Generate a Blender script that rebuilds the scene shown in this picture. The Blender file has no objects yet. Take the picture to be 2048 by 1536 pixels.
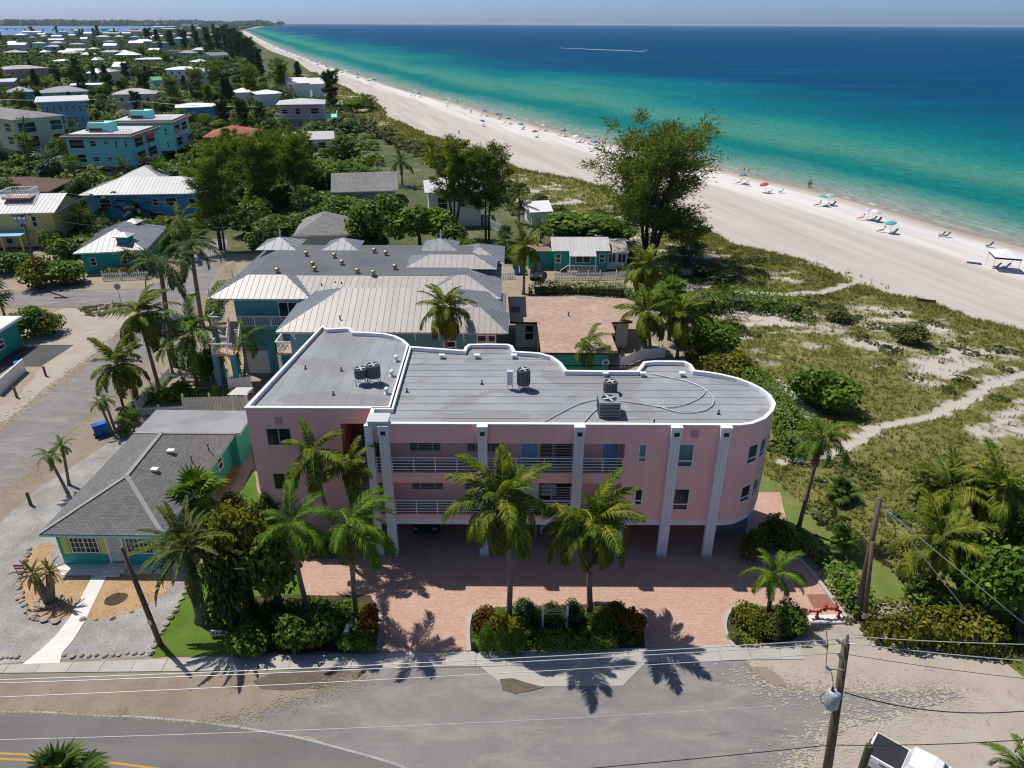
import bpy, math, random
import numpy as np
from mathutils import Vector, Matrix

SC = bpy.context.scene
COL = SC.collection
PI = math.pi
R = math.radians

# ------------------------------------------------------------------ camera
F = 1440.0                      # focal length in pixels of a 2048 wide picture
TH = math.atan(720.0 / F)       # pitch below the horizon
CAMH = 30.0                     # height over the ground
RL = R(0.25)
_U0 = Vector((0, math.sin(TH), math.cos(TH)))
_FW = Vector((0, math.cos(TH),-math.sin(TH)))
_R0 = Vector((1,0,0))
_RR = math.cos(RL) * _R0 + math.sin(RL) * _U0
_UU = math.cos(RL) * _U0 - math.sin(RL) * _R0
cam = bpy.data.cameras.new('camera')
cam.sensor_width = 36.0
cam.lens = 36.0 * F / 2048.0
cam.clip_start = 0.5
cam.clip_end = 200000.0
camo = bpy.data.objects.new('camera', cam)
COL.objects.link(camo)
_m = Matrix((_RR, _UU, -_FW)).transposed().to_4x4()
_m.translation = (0,0, CAMH)
camo.matrix_world = _m
SC.camera = camo

# ------------------------------------------------------------------ light
SUN_V = Vector((-4.06,2.85,9.0)).normalized()      # towards the sun
SUN_EL = math.asin(SUN_V.z)
SUN_AZ = math.atan2(SUN_V.x, SUN_V.y)                # clockwise from +Y
world = bpy.data.worlds.new('World')
SC.world = world
world.use_nodes = True
wn = world.node_tree
wn.nodes.clear()
sky = wn.nodes.new('ShaderNodeTexSky')
sky.sky_type = 'NISHITA'
sky.sun_disc = False
sky.sun_elevation = SUN_EL
sky.sun_rotation = SUN_AZ
sky.altitude = 0
sky.air_density = 0.4
sky.dust_density = 1.0
sky.ozone_density = 10.0
bg = wn.nodes.new('ShaderNodeBackground')
bg.inputs['Strength'].default_value = 0.1
wo = wn.nodes.new('ShaderNodeOutputWorld')
wn.links.new(sky.outputs[0], bg.inputs[0])
wn.links.new(bg.outputs[0], wo.inputs[0])
sl = bpy.data.lights.new('sun', 'SUN')
sl.energy = 3.3
sl.angle = R(0.53)
sl.color = (1.0,0.95,0.87)
slo = bpy.data.objects.new('sun', sl)
COL.objects.link(slo)
slo.rotation_euler = (-SUN_V).to_track_quat('-Z', 'Y').to_euler()
slo.location = SUN_V * 200
SC.view_settings.view_transform = 'Standard'
SC.view_settings.look = 'None'
SC.view_settings.exposure = 0.53
SC.view_settings.gamma = 1.0
SC.view_settings.use_curve_mapping = False
SC.render.engine = 'CYCLES'
SC.cycles.use_denoising = True
SC.cycles.filter_width = 1.2
SC.cycles.max_bounces = 6
SC.cycles.diffuse_bounces = 4
SC.cycles.glossy_bounces = 2
SC.cycles.transmission_bounces = 3
SC.cycles.transparent_max_bounces = 6
SC.cycles.volume_bounces = 0
SC.cycles.caustics_reflective = False
SC.cycles.caustics_refractive = False

def ray(px, py):
 return _RR * ((px - 1024) / F) + _UU * ((768 - py) / F) + _FW

def at(px, py, z=0.0):
 d = ray(px, py)
 t = (z - CAMH) / d.z
 return Vector((d.x * t, d.y * t, z))

def aty(px, py, Y):
 d = ray(px, py)
 t = Y / d.y
 return Vector((d.x * t, Y, CAMH + d.z * t))

# ------------------------------------------------------------------ helpers
class MB:

 def __init__(s, M=None):
  s.v = []
  s.f = []
  s.M = M
  s.uv = None

 def add(s, vs, fs):
  b = len(s.v)
  if s.M is not None:
   vs = [s.M @ Vector(p) for p in vs]
  s.v.extend([tuple(p) for p in vs])
  s.f.extend([tuple(i + b for i in f) for f in fs])
  return s

 def box(s, x0, x1, y0, y1, z0, z1):
  return s.add([(x0, y0, z0),(x1, y0, z0),(x1, y1, z0),(x0, y1, z0),(x0, y0, z1),(x1, y0, z1),(x1, y1, z1),(x0, y1, z1)],
      [(0,3,2,1),(4,5,6,7),(0,1,5,4),(1,2,6,5),(2,3,7,6),(3,0,4,7)])

 def cbox(s, c, size, rz=0.0):
  hx, hy, hz = [k / 2 for k in size]
  m = Matrix.Translation(Vector(c)) @ Matrix.Rotation(rz, 4, 'Z')
  pts = [m @ Vector(p) for p in [(-hx, -hy, -hz),(hx, -hy, -hz),(hx, hy, -hz),(-hx, hy, -hz),(-hx, -hy, hz),(hx, -hy, hz),(hx, hy, hz),(-hx, hy, hz)]]
  return s.add(pts, [(0,3,2,1),(4,5,6,7),(0,1,5,4),(1,2,6,5),(2,3,7,6),(3,0,4,7)])

 def beam(s, p0, p1, w, h):
  p0 = Vector(p0); p1 = Vector(p1)
  d = (p1 - p0).normalized()
  side = d.cross(Vector((0,0,1)))
  if side.length < 1e-4:
   side = Vector((1,0,0))
  side.normalize()
  up = side.cross(d).normalized()
  a = side * w / 2; b = up * h / 2
  pts = [p0 - a - b, p0 + a - b, p0 + a + b, p0 - a + b, p1 - a - b, p1 + a - b, p1 + a + b, p1 - a + b]
  return s.add(pts, [(3,2,1,0),(4,5,6,7),(0,1,5,4),(1,2,6,5),(2,3,7,6),(3,0,4,7)])

 def prism(s, poly, z0, z1, cap=True):
  n = len(poly)
  vs = [(p[0], p[1], z0) for p in poly] + [(p[0], p[1], z1) for p in poly]
  fs = [(i, (i + 1) % n, n + (i + 1) % n, n + i) for i in range(n)]
  if cap:
   fs += [tuple(range(n - 1,-1,-1)), tuple(range(n, 2 * n))]
  return s.add(vs, fs)

 def tube(s, pts, rads, n=8, cap=True):
  pts = [Vector(p) for p in pts]
  vs = []
  ref = Vector((0.31,0.17,0.93))
  for i, p in enumerate(pts):
   d = (pts[min(i + 1, len(pts) - 1)] - pts[max(i - 1,0)]).normalized()
   a = d.cross(ref if abs(d.dot(ref)) < 0.97 else Vector((1,0,0))).normalized()
   b = d.cross(a)
   r = rads[i] if hasattr(rads, '__len__') else rads
   for k in range(n):
    t = 2 * PI * k / n
    vs.append(p + (a * math.cos(t) + b * math.sin(t)) * r)
  fs = []
  for i in range(len(pts) - 1):
   for k in range(n):
    fs.append((i * n + k, (i + 1) * n + k, (i + 1) * n + (k + 1) % n, i * n + (k + 1) % n))
  if cap:
   fs.append(tuple(range(n)))
   fs.append(tuple(range(len(pts) * n - 1,(len(pts) - 1) * n - 1,-1)))
  return s.add(vs, fs)

 def lathe(s, prof, n=14, c=(0,0,0)):
  vs = []
  for r, z in prof:
   for k in range(n):
    t = 2 * PI * k / n
    vs.append((c[0] + r * math.cos(t), c[1] + r * math.sin(t), c[2] + z))
  fs = []
  for i in range(len(prof) - 1):
   for k in range(n):
    fs.append((i * n + k, i * n + (k + 1) % n, (i + 1) * n + (k + 1) % n, (i + 1) * n + k))
  fs.append(tuple(range(n - 1,-1,-1)))
  m = (len(prof) - 1) * n
  fs.append(tuple(range(m, m + n)))
  return s.add(vs, fs)

 def mesh(s, name, mat=None, smooth=False):
  me = bpy.data.meshes.new(name)
  me.from_pydata(s.v, [], s.f)
  if smooth:
   me.polygons.foreach_set('use_smooth', [True] * len(me.polygons))
  if mat is not None:
   me.materials.append(mat)
  me.update()
  return me

 def build(s, name, mat, parent=None, smooth=False):
  return mesh_obj(name, s.mesh(name, mat, smooth), parent)

def mesh_obj(name, me, parent=None, loc=None, rot=None, scale=None):
 o = bpy.data.objects.new(name, me)
 COL.objects.link(o)
 if parent is not None:
  o.parent = parent
 if loc is not None:
  o.location = loc
 if rot is not None:
  o.rotation_euler = rot
 if scale is not None:
  o.scale = scale if hasattr(scale, '__len__') else (scale,) * 3
 return o

def tag(o, label=None, cat=None, group=None, kind=None):
 if label:
  o['label'] = label
 if cat:
  o['category'] = cat
 if group:
  o['group'] = group
 if kind:
  o['kind'] = kind
 return o

def thing(name, label, cat, loc=(0,0,0), rz=0.0, group=None):
 o = bpy.data.objects.new(name, None)
 o.empty_display_size = 0.2
 COL.objects.link(o)
 o.location = loc
 o.rotation_euler = (0,0, rz)
 return tag(o, label, cat, group)

def np_mesh(name, verts, faces4=None, faces3=None, mat=None, smooth=False):
 me = bpy.data.meshes.new(name)
 verts = np.asarray(verts, dtype=np.float32).reshape(-1,3)
 loops = []
 starts = []
 totals = []
 pos = 0
 if faces4 is not None and len(faces4):
  f = np.asarray(faces4, dtype=np.int32).reshape(-1,4)
  loops.append(f.ravel())
  starts.append(pos + np.arange(len(f)) * 4)
  totals.append(np.full(len(f),4))
  pos += f.size
 if faces3 is not None and len(faces3):
  f = np.asarray(faces3, dtype=np.int32).reshape(-1,3)
  loops.append(f.ravel())
  starts.append(pos + np.arange(len(f)) * 3)
  totals.append(np.full(len(f),3))
  pos += f.size
 loops = np.concatenate(loops)
 starts = np.concatenate(starts)
 totals = np.concatenate(totals)
 me.vertices.add(len(verts))
 me.vertices.foreach_set('co', verts.ravel())
 me.loops.add(len(loops))
 me.loops.foreach_set('vertex_index', loops.astype(np.int32))
 me.polygons.add(len(starts))
 me.polygons.foreach_set('loop_start', starts.astype(np.int32))
 me.polygons.foreach_set('loop_total', totals.astype(np.int32))
 if smooth:
  me.polygons.foreach_set('use_smooth', np.ones(len(starts), dtype=bool))
 me.update(calc_edges=True)
 if mat is not None:
  me.materials.append(mat)
 return me

def point_attr(me, name, vals):
 a = me.attributes.new(name, 'FLOAT', 'POINT')
 a.data.foreach_set('value', np.asarray(vals, dtype=np.float32))

# ------------------------------------------------------------------ materials
class N:

 def __init__(s, name):
  s.m = bpy.data.materials.new(name)
  s.m.use_nodes = True
  s.t = s.m.node_tree
  s.t.nodes.clear()
  s.out = s.t.nodes.new('ShaderNodeOutputMaterial')

 def n(s, typ, **kw):
  nd = s.t.nodes.new('ShaderNode' + typ)
  for k, v in kw.items():
   if hasattr(nd, k) and k not in nd.inputs:
    setattr(nd, k, v)
  return nd

 def link(s, a, b):
  s.t.links.new(a, b)

 def setin(s, nd, key, v):
  if isinstance(v, bpy.types.NodeSocket):
   s.link(v, nd.inputs[key])
  else:
   nd.inputs[key].default_value = v

 def coord(s, kind='Object'):
  return s.n('TexCoord').outputs[kind]

 def world_pos(s):
  return s.n('NewGeometry').outputs['Position']

 def mapping(s, vec, scale=(1,1,1), rot=(0,0,0), loc=(0,0,0)):
  nd = s.n('Mapping')
  s.link(vec, nd.inputs['Vector'])
  nd.inputs['Scale'].default_value = scale
  nd.inputs['Rotation'].default_value = rot
  nd.inputs['Location'].default_value = loc
  return nd.outputs[0]

 def noise(s, vec, scale=5.0, detail=4.0, rough=0.55, dist=0.0):
  nd = s.n('TexNoise')
  s.link(vec, nd.inputs['Vector'])
  nd.inputs['Scale'].default_value = scale
  nd.inputs['Detail'].default_value = detail
  nd.inputs['Roughness'].default_value = rough
  nd.inputs['Distortion'].default_value = dist
  return nd.outputs['Fac']

 def voronoi(s, vec, scale=5.0, feature='F1', out='Distance'):
  nd = s.n('TexVoronoi')
  nd.feature = feature
  s.link(vec, nd.inputs['Vector'])
  nd.inputs['Scale'].default_value = scale
  return nd.outputs[out]

 def ramp(s, fac, stops, interp='LINEAR'):
  nd = s.n('ValToRGB')
  cr = nd.color_ramp
  cr.interpolation = interp
  while len(cr.elements) < len(stops):
   cr.elements.new(0.5)
  while len(cr.elements) > len(stops):
   cr.elements.remove(cr.elements[-1])
  for e, (p, c) in zip(cr.elements, stops):
   e.position = p
  for e, (p, c) in zip(cr.elements, stops):
   e.color = (c[0], c[1], c[2], 1) if hasattr(c, '__len__') else (c, c, c, 1)
  s.link(fac, nd.inputs[0])
  return nd.outputs[0]

 def mix(s, fac, a, b, blend='MIX'):
  nd = s.n('MixRGB')
  nd.blend_type = blend
  for k, v in ((0, fac),(1, a),(2, b)):
   if isinstance(v, bpy.types.NodeSocket):
    s.link(v, nd.inputs[k])
   elif hasattr(v, '__len__'):
    nd.inputs[k].default_value = (v[0], v[1], v[2], 1)
   else:
    nd.inputs[k].default_value = v if k == 0 else (v, v, v, 1)
  return nd.outputs[0]

 def math(s, op, a, b=0.0, clamp=False):
  nd = s.n('Math')
  nd.operation = op
  nd.use_clamp = clamp
  s.setin(nd, 0, a)
  s.setin(nd, 1, b)
  return nd.outputs[0]

 def maprange(s, v, a, b, c=0.0, d=1.0):
  nd = s.n('MapRange')
  s.setin(nd, 0, v)
  for i, x in enumerate((a, b, c, d)):
   nd.inputs[i + 1].default_value = x
  return nd.outputs[0]

 def bump(s, h, strength=0.3, dist=0.05, normal=None):
  nd = s.n('Bump')
  nd.inputs['Strength'].default_value = strength
  nd.inputs['Distance'].default_value = dist
  s.link(h, nd.inputs['Height'])
  if normal is not None:
   s.link(normal, nd.inputs['Normal'])
  return nd.outputs[0]

 def principled(s, col, rough=0.7, spec=0.3, metal=0.0, normal=None, coat=0.0):
  nd = s.n('BsdfPrincipled')
  if isinstance(col, bpy.types.NodeSocket):
   s.link(col, nd.inputs['Base Color'])
  else:
   nd.inputs['Base Color'].default_value = (col[0], col[1], col[2], 1)
  s.setin(nd, 'Roughness', rough)
  nd.inputs['Specular IOR Level'].default_value = spec
  nd.inputs['Metallic'].default_value = metal
  nd.inputs['Coat Weight'].default_value = coat
  if normal is not None:
   s.link(normal, nd.inputs['Normal'])
  return nd.outputs[0]

 def done(s, sh, disp=None):
  s.link(sh, s.out.inputs['Surface'])
  return s.m

def c8(r, g, b):
 f = lambda x: (x / 255 / 12.92) if x / 255 <= 0.04045 else ((x / 255 + 0.055) / 1.055) ** 2.4
 return (f(r), f(g), f(b))

def mul(c, k):
 return tuple(min(1, x * k) for x in c)

def m_plain(name, col, rough=0.6, var=0.12, scale=1.5, spec=0.3, bump=0.0, metal=0.0, grime=0.0, island=0.0):
 k = N(name)
 p = k.coord('Object')
 n1 = k.noise(p, scale, 5,0.6)
 n2 = k.noise(p, scale * 14,3,0.6)
 f = k.mix(0.35, n1, n2)
 c = k.ramp(f, [(0.3, mul(col, 1 - var)),(0.7, mul(col, 1 + var))])
 if grime:
  g = k.noise(k.mapping(p, (1.5,1.5,0.12)),1.6,5,0.7)
  c = k.mix(k.maprange(g, 0.52,0.75,0, grime), c, mul(col, 0.45))
 if island:
  r = k.n('NewGeometry').outputs['Random Per Island']
  o = k.n('ObjectInfo').outputs['Random']
  r = k.math('FRACT', k.math('ADD', r, o))
  c = k.mix(1.0, c, k.ramp(r, [(0,1 - island),(1,1 + island)]), 'MULTIPLY')
 nrm = k.bump(n2, bump, 0.02) if bump else None
 return k.done(k.principled(c, rough, spec, metal, nrm))

def m_leaf(name, stops, trans=0.35, rough=0.5, tint=0.25, spec=0.25):
 spec *= 0.5; rough = min(0.8, rough + 0.12)
 k = N(name)
 r = k.n('NewGeometry').outputs['Random Per Island']
 o = k.n('ObjectInfo').outputs['Random']
 n1 = k.noise(k.coord('Object'),0.9,2,0.5)
 f = k.math('ADD', k.math('MULTIPLY', r, 0.55), k.math('MULTIPLY', k.maprange(n1,0.3,0.7),0.45))
 c = k.ramp(f, stops)
 c = k.mix(1.0, c, k.ramp(o, [(0,(1 - tint, 1 - tint * 0.8,1 - tint)),(0.5,(1,1,1)),(1,(1 + tint, 1 + tint * 0.6,1))]), 'MULTIPLY')
 a = k.principled(c, rough, spec)
 tb = k.n('BsdfTranslucent')
 c2 = k.mix(1.0, c, (1.25,1.3,0.45), 'MULTIPLY')
 k.link(c2, tb.inputs['Color'])
 ms = k.n('MixShader')
 ms.inputs[0].default_value = trans
 k.link(a, ms.inputs[1])
 k.link(tb.outputs[0], ms.inputs[2])
 return k.done(ms.outputs[0])

M = {}
M['white'] = m_plain('white_paint', (0.78,0.78,0.77),0.5,0.06,2, grime=0.12)
M['offwhite'] = m_plain('off_white_paint', (0.68,0.66,0.60),0.6,0.08,2, grime=0.2)
M['pink'] = m_plain('pink_stucco', (0.93,0.55,0.49),0.9,0.09,0.45,0.12, bump=0.4, grime=0.16)
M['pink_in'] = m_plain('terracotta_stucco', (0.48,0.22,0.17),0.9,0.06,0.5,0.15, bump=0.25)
M['teal'] = m_plain('teal_wood_paint', (0.025,0.36,0.28),0.6,0.08,1, grime=0.15)
M['tealblue'] = m_plain('blue_teal_siding', (0.10,0.33,0.36),0.6,0.08,1, grime=0.15)
M['turq'] = m_plain('turquoise_siding', (0.27,0.74,0.68),0.6,0.07,1, grime=0.15)
M['blue'] = m_plain('blue_siding', (0.10,0.33,0.58),0.6,0.08,1, grime=0.12)
M['paleblue'] = m_plain('pale_blue_siding', (0.26,0.46,0.62),0.6,0.08,1, grime=0.12)
M['yellow'] = m_plain('yellow_siding', (0.72,0.55,0.20),0.6,0.08,1, grime=0.12)
M['cream'] = m_plain('cream_siding', (0.68,0.60,0.44),0.65,0.08,1, grime=0.15)
M['palepink'] = m_plain('pale_pink_siding', (0.68,0.36,0.36),0.65,0.08,1, grime=0.1)
M['limeyellow'] = m_plain('lime_shutter_paint', (0.60,0.66,0.22),0.55,0.06,2)
M['dark'] = m_plain('dark_metal', (0.025,0.027,0.03),0.5,0.2,4)
M['greymetal'] = m_plain('grey_metal', (0.30,0.32,0.33),0.45,0.12,5,0.5, metal=0.3)
M['palemetal'] = m_plain('pale_grey_metal', (0.55,0.56,0.55),0.45,0.1,5,0.5, metal=0.2)
M['deck'] = m_plain('bare_deck_wood', (0.52,0.36,0.22),0.8,0.15,3, bump=0.2, island=0.12)
M['wood'] = m_plain('weathered_wood', (0.16,0.115,0.075),0.85,0.3,3, bump=0.4)
M['polewood'] = m_plain('pole_wood', (0.13,0.10,0.07),0.85,0.3,4, bump=0.4)
M['red'] = m_plain('red_paint', (0.38,0.022,0.016),0.4,0.1,4)
M['bluebin'] = m_plain('blue_plastic', (0.015,0.085,0.36),0.4,0.1,3)
M['rubber'] = m_plain('black_rubber', (0.015,0.015,0.016),0.8,0.2,5)

def m_glass(name, col=(0.012,0.022,0.026), rough=0.12):
 k = N(name)
 p = k.coord('Object')
 n1 = k.noise(p, 0.7,2,0.5)
 c = k.ramp(n1, [(0.35, mul(col, 0.5)),(0.7, mul(col, 2.2))])
 return k.done(k.principled(c, rough, 0.35))

M['glass'] = m_glass('window_glass')
M['glass_teal'] = m_glass('teal_blind_glass', (0.05,0.14,0.14),0.1)

def m_membrane():
 k = N('rolled_roofing')
 p = k.world_pos()
 n1 = k.noise(p, 0.35,5,0.6,0.4)
 n2 = k.noise(p, 9,3,0.6)
 n3 = k.noise(k.mapping(p, (1.2,6,1)),1.5,4,0.65)
 o = k.n('ObjectInfo').outputs['Random']
 c = k.ramp(n1, [(0.3,(0.22,0.23,0.245)),(0.55,(0.27,0.28,0.295)),(0.8,(0.32,0.32,0.32))])
 c = k.mix(1.0, c, k.ramp(o, [(0,0.93),(1,1.07)]), 'MULTIPLY')
 c = k.mix(k.maprange(n3,0.6,0.72,0,0.35), c, (0.11,0.112,0.115))
 pn = k.noise(k.mapping(p, (0.6,1.0,1)),0.30,3,0.5,0.5)
 c = k.mix(k.maprange(pn, 0.53,0.56,0,0.4), c, (0.25,0.245,0.235))
 c = k.mix(k.maprange(pn, 0.56,0.58,0,0.6), c, (0.19,0.195,0.205))
 dk = k.noise(k.mapping(p, (0.5,4,1)),2.0,5,0.75)
 c = k.mix(k.maprange(dk, 0.58,0.66,0,0.4), c, (0.12,0.12,0.122))
 c = k.mix(k.maprange(n2,0.3,0.7,0,0.10), c, (0.36,0.36,0.36))
 return k.done(k.principled(c, 0.75,0.3, normal=k.bump(n2,0.25,0.01)))

M['membrane'] = m_membrane()

def m_metalroof(name, col, warm=0.0):
 k = N(name)
 p = k.coord('Object')
 n1 = k.noise(p, 0.6,4,0.6)
 n2 = k.noise(k.mapping(p, (3,0.4,3)),2.0,4,0.6)
 o = k.n('ObjectInfo').outputs['Random']
 c = k.ramp(k.mix(0.5, n1, n2), [(0.3, mul(col, 0.84)),(0.7, mul(col, 1.1))])
 c = k.mix(1.0, c, k.ramp(o, [(0,0.95),(1,1.05)]), 'MULTIPLY')
 return k.done(k.principled(c, 0.45,0.4,0.0))

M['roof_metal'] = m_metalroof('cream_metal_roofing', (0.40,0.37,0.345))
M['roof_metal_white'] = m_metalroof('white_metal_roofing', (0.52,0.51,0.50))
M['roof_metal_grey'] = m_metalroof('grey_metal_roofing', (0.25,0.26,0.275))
M['roof_white'] = m_plain('white_roofing', (0.80,0.79,0.77),0.55,0.05,1)

def m_shingle(name, col, sx=0.33, sy=0.15):
 k = N(name)
 p = k.coord('UV')
 b = k.n('TexBrick')
 k.link(p, b.inputs['Vector'])
 b.inputs['Scale'].default_value = 1.0
 b.inputs['Brick Width'].default_value = sx
 b.inputs['Row Height'].default_value = sy
 b.inputs['Mortar Size'].default_value = 0.018
 b.inputs['Color1'].default_value = (*mul(col, 0.75),1)
 b.inputs['Color2'].default_value = (*mul(col, 1.22),1)
 b.inputs['Mortar'].default_value = (*mul(col, 0.45),1)
 n1 = k.noise(k.coord('Object'),0.4,5,0.6)
 c = k.mix(1.0, b.outputs['Color'], k.ramp(n1, [(0.3,0.85),(0.7,1.15)]), 'MULTIPLY')
 n2 = k.noise(k.coord('Object'),30,2,0.6)
 c = k.mix(0.25, c, k.ramp(n2, [(0.3, mul(col, 0.5)),(0.7, mul(col, 1.5))]))
 return k.done(k.principled(c, 0.9,0.2, normal=k.bump(b.outputs['Fac'], -0.4,0.02)))

M['shingle_grey'] = m_shingle('grey_shingles', (0.165,0.165,0.162))
M['shingle_brown'] = m_shingle('brown_shingles', (0.15,0.105,0.085))
M['shingle_tan'] = m_shingle('tan_shingles', (0.42,0.30,0.235),0.4,0.2)
M['shingle_red'] = m_shingle('red_roof_tiles', (0.36,0.135,0.08),0.35,0.4)
M['shingle_old'] = m_shingle('worn_grey_shingles', (0.24,0.235,0.23),0.5,0.25)

def m_ground(name, stops, scale=0.5, fine=18, bump=0.4, bigmix=0.5, extra=None, rough=0.95):
 k = N(name)
 p = k.world_pos()
 n1 = k.noise(p, scale, 6,0.65,0.3)
 n2 = k.noise(p, fine, 3,0.7)
 c = k.ramp(k.mix(1 - bigmix, n1, n2), stops)
 if extra:
  c = extra(k, p, c)
 return k.done(k.principled(c, rough, 0.15, normal=k.bump(n2, bump, 0.03)))

def x_sandylot(k, p, c):
 d = k.noise(p, 0.33,5,0.7,0.8)
 c = k.mix(k.maprange(d, 0.60,0.72,0,0.75), c, (0.12,0.085,0.055))
 g = k.noise(p, 0.9,6,0.7,0.5)
 return k.mix(k.maprange(g, 0.63,0.72,0,0.6), c, (0.16,0.17,0.05))

M['soil'] = m_ground('sandy_soil', [(0.25,(0.192,0.155,0.111)),(0.5,(0.296,0.248,0.185)),(0.75,(0.385,0.337,0.266))], 0.35,14,0.4,0.5, x_sandylot)
M['village'] = m_ground('village_ground', [(0.3,(0.039,0.055,0.022)),(0.5,(0.077,0.094,0.033)),(0.62,(0.176,0.165,0.099)),(0.75,(0.374,0.330,0.253))], 0.06,1.5,0.2,0.55)
M['shoulder'] = m_ground('road_shoulder_sand', [(0.25,(0.149,0.115,0.077)),(0.5,(0.248,0.205,0.152)),(0.75,(0.335,0.291,0.236))], 0.5,16,0.5,0.5, x_sandylot)
M['pebble'] = None
M['sandlot'] = m_ground('pale_sand_lot', [(0.25,(0.266,0.222,0.178)),(0.5,(0.370,0.326,0.270)),(0.8,(0.444,0.407,0.355))], 0.4,12,0.3,0.6, x_sandylot)

def m_pebble():
 k = N('shell_gravel')
 p = k.world_pos()
 v = k.n('TexVoronoi')
 k.link(p, v.inputs['Vector'])
 v.inputs['Scale'].default_value = 9
 n1 = k.noise(p, 0.5,5,0.6)
 c = k.mix(0.5, k.ramp(k.noise(p, 20,3,0.8), [(0.3,(0.20,0.19,0.18)),(0.5,(0.40,0.385,0.36)),(0.7,(0.66,0.64,0.61))]), v.outputs['Color'], 'MULTIPLY')
 c = k.ramp(k.mix(0.45, k.noise(p, 11,4,0.85), n1), [(0.32,(0.13,0.12,0.11)),(0.5,(0.28,0.268,0.25)),(0.68,(0.47,0.455,0.43))])
 return k.done(k.principled(c, 0.9,0.2, normal=k.bump(v.outputs['Distance'], 0.6,0.04)))

M['pebble'] = m_pebble()
M['mulch'] = m_ground('wood_chip_mulch', [(0.3,(0.17,0.095,0.05)),(0.5,(0.40,0.26,0.14)),(0.7,(0.56,0.41,0.25))], 0.8,13,0.8,0.3)
M['mulch_red'] = m_ground('red_brown_mulch', [(0.3,(0.13,0.06,0.03)),(0.5,(0.30,0.15,0.075)),(0.7,(0.42,0.25,0.14))], 0.8,13,0.8,0.3)
M['bed'] = m_ground('dark_planting_bed', [(0.3,(0.03,0.022,0.014)),(0.5,(0.07,0.05,0.03)),(0.75,(0.13,0.10,0.065))], 0.8,10,0.7,0.4)
M['damp'] = m_ground('damp_soil', [(0.3,(0.07,0.055,0.04)),(0.5,(0.13,0.105,0.08)),(0.75,(0.22,0.18,0.14))], 0.9,14,0.5,0.5)
M['lawn'] = m_ground('mown_lawn', [(0.25,(0.045,0.085,0.012)),(0.5,(0.085,0.155,0.02)),(0.75,(0.16,0.21,0.04))], 0.5,20,0.6,0.5)
M['roughlawn'] = m_ground('patchy_lawn', [(0.25,(0.07,0.105,0.02)),(0.5,(0.13,0.17,0.04)),(0.66,(0.24,0.21,0.09)),(0.8,(0.40,0.32,0.20))], 0.45,12,0.6,0.55)

def x_asphalt(k, p, c):
 a = k.noise(k.mapping(p, (0.5,1.6,1)),0.5,6,0.72,0.5)
 c = k.mix(k.maprange(a, 0.48,0.72,0,0.7), c, (0.34,0.315,0.29))
 b = k.noise(p, 0.23,4,0.6,0.4)
 c = k.mix(k.maprange(b, 0.62,0.70,0,0.35), c, (0.13,0.13,0.13))
 d = k.noise(k.mapping(p, (0.25,1.1,1),(0,0,0.3)),0.8,6,0.75,0.8)
 c = k.mix(k.maprange(d, 0.60,0.68,0,0.45), c, (0.10,0.098,0.095))
 q = k.noise(p, 3.0,4,0.8)
 return k.mix(k.maprange(q, 0.56,0.75,0,0.3), c, (0.38,0.36,0.34))

M['asphalt_old'] = m_ground('bleached_asphalt', [(0.3,(0.15,0.142,0.135)),(0.5,(0.205,0.195,0.187)),(0.7,(0.265,0.252,0.24))], 0.4,24,0.5,0.42, x_asphalt)
M['asphalt'] = m_ground('road_asphalt', [(0.3,(0.115,0.108,0.10)),(0.5,(0.155,0.147,0.14)),(0.7,(0.20,0.19,0.18))], 0.3,26,0.5,0.4, lambda k, p, c: k.mix(k.maprange(k.noise(k.mapping(p, (0.12,1.3,1),(0,0,-0.08)),0.6,4,0.6),0.5,0.7,0,0.4), c, (0.21,0.20,0.185)))
M['asphalt_dark'] = m_ground('dark_asphalt', [(0.3,(0.06,0.06,0.062)),(0.6,(0.10,0.10,0.10))], 0.4,22,0.35,0.6)
M['line_white'] = m_ground('worn_white_line', [(0.3,(0.19,0.185,0.18)),(0.5,(0.33,0.325,0.315)),(0.7,(0.46,0.455,0.445))], 1.2,9,0.1,0.5)
M['line_yellow'] = m_ground('yellow_line_paint', [(0.3,(0.26,0.19,0.07)),(0.6,(0.50,0.30,0.05))], 1.2,9,0.1,0.5)
M['concrete'] = m_plain('sidewalk_concrete', (0.40,0.375,0.34),0.9,0.16,0.7,0.2, bump=0.3, grime=0.0, island=0.06)
M['concrete_white'] = m_plain('pale_concrete', (0.66,0.63,0.58),0.9,0.08,0.7,0.2, bump=0.2, island=0.04)

def m_paver():
 k = N('brick_pavers')
 p = k.world_pos()
 b = k.n('TexBrick')
 k.link(p, b.inputs['Vector'])
 b.inputs['Scale'].default_value = 1.0
 b.inputs['Brick Width'].default_value = 0.24
 b.inputs['Row Height'].default_value = 0.12
 b.inputs['Mortar Size'].default_value = 0.008
 b.inputs['Color1'].default_value = (0.44,0.285,0.215,1)
 b.inputs['Color2'].default_value = (0.51,0.34,0.26,1)
 b.inputs['Mortar'].default_value = (0.33,0.21,0.16,1)
 n1 = k.noise(p, 0.3,6,0.65,0.3)
 c = k.mix(1.0, b.outputs['Color'], k.ramp(n1, [(0.3,(0.92,0.91,0.91)),(0.7,(1.06,1.07,1.08))]), 'MULTIPLY')
 st = k.noise(k.mapping(p, (0.6,2.4,1)),0.45,5,0.7,0.5)
 c = k.mix(k.maprange(st, 0.60,0.78,0,0.35), c, (0.28,0.22,0.16))
 n2 = k.noise(p, 7,3,0.7)
 c = k.mix(1.0, c, k.ramp(n2, [(0.3,0.86),(0.7,1.12)]), 'MULTIPLY')
 return k.done(k.principled(c, 0.85,0.2, normal=k.bump(b.outputs['Fac'], -0.3,0.01)))

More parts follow.
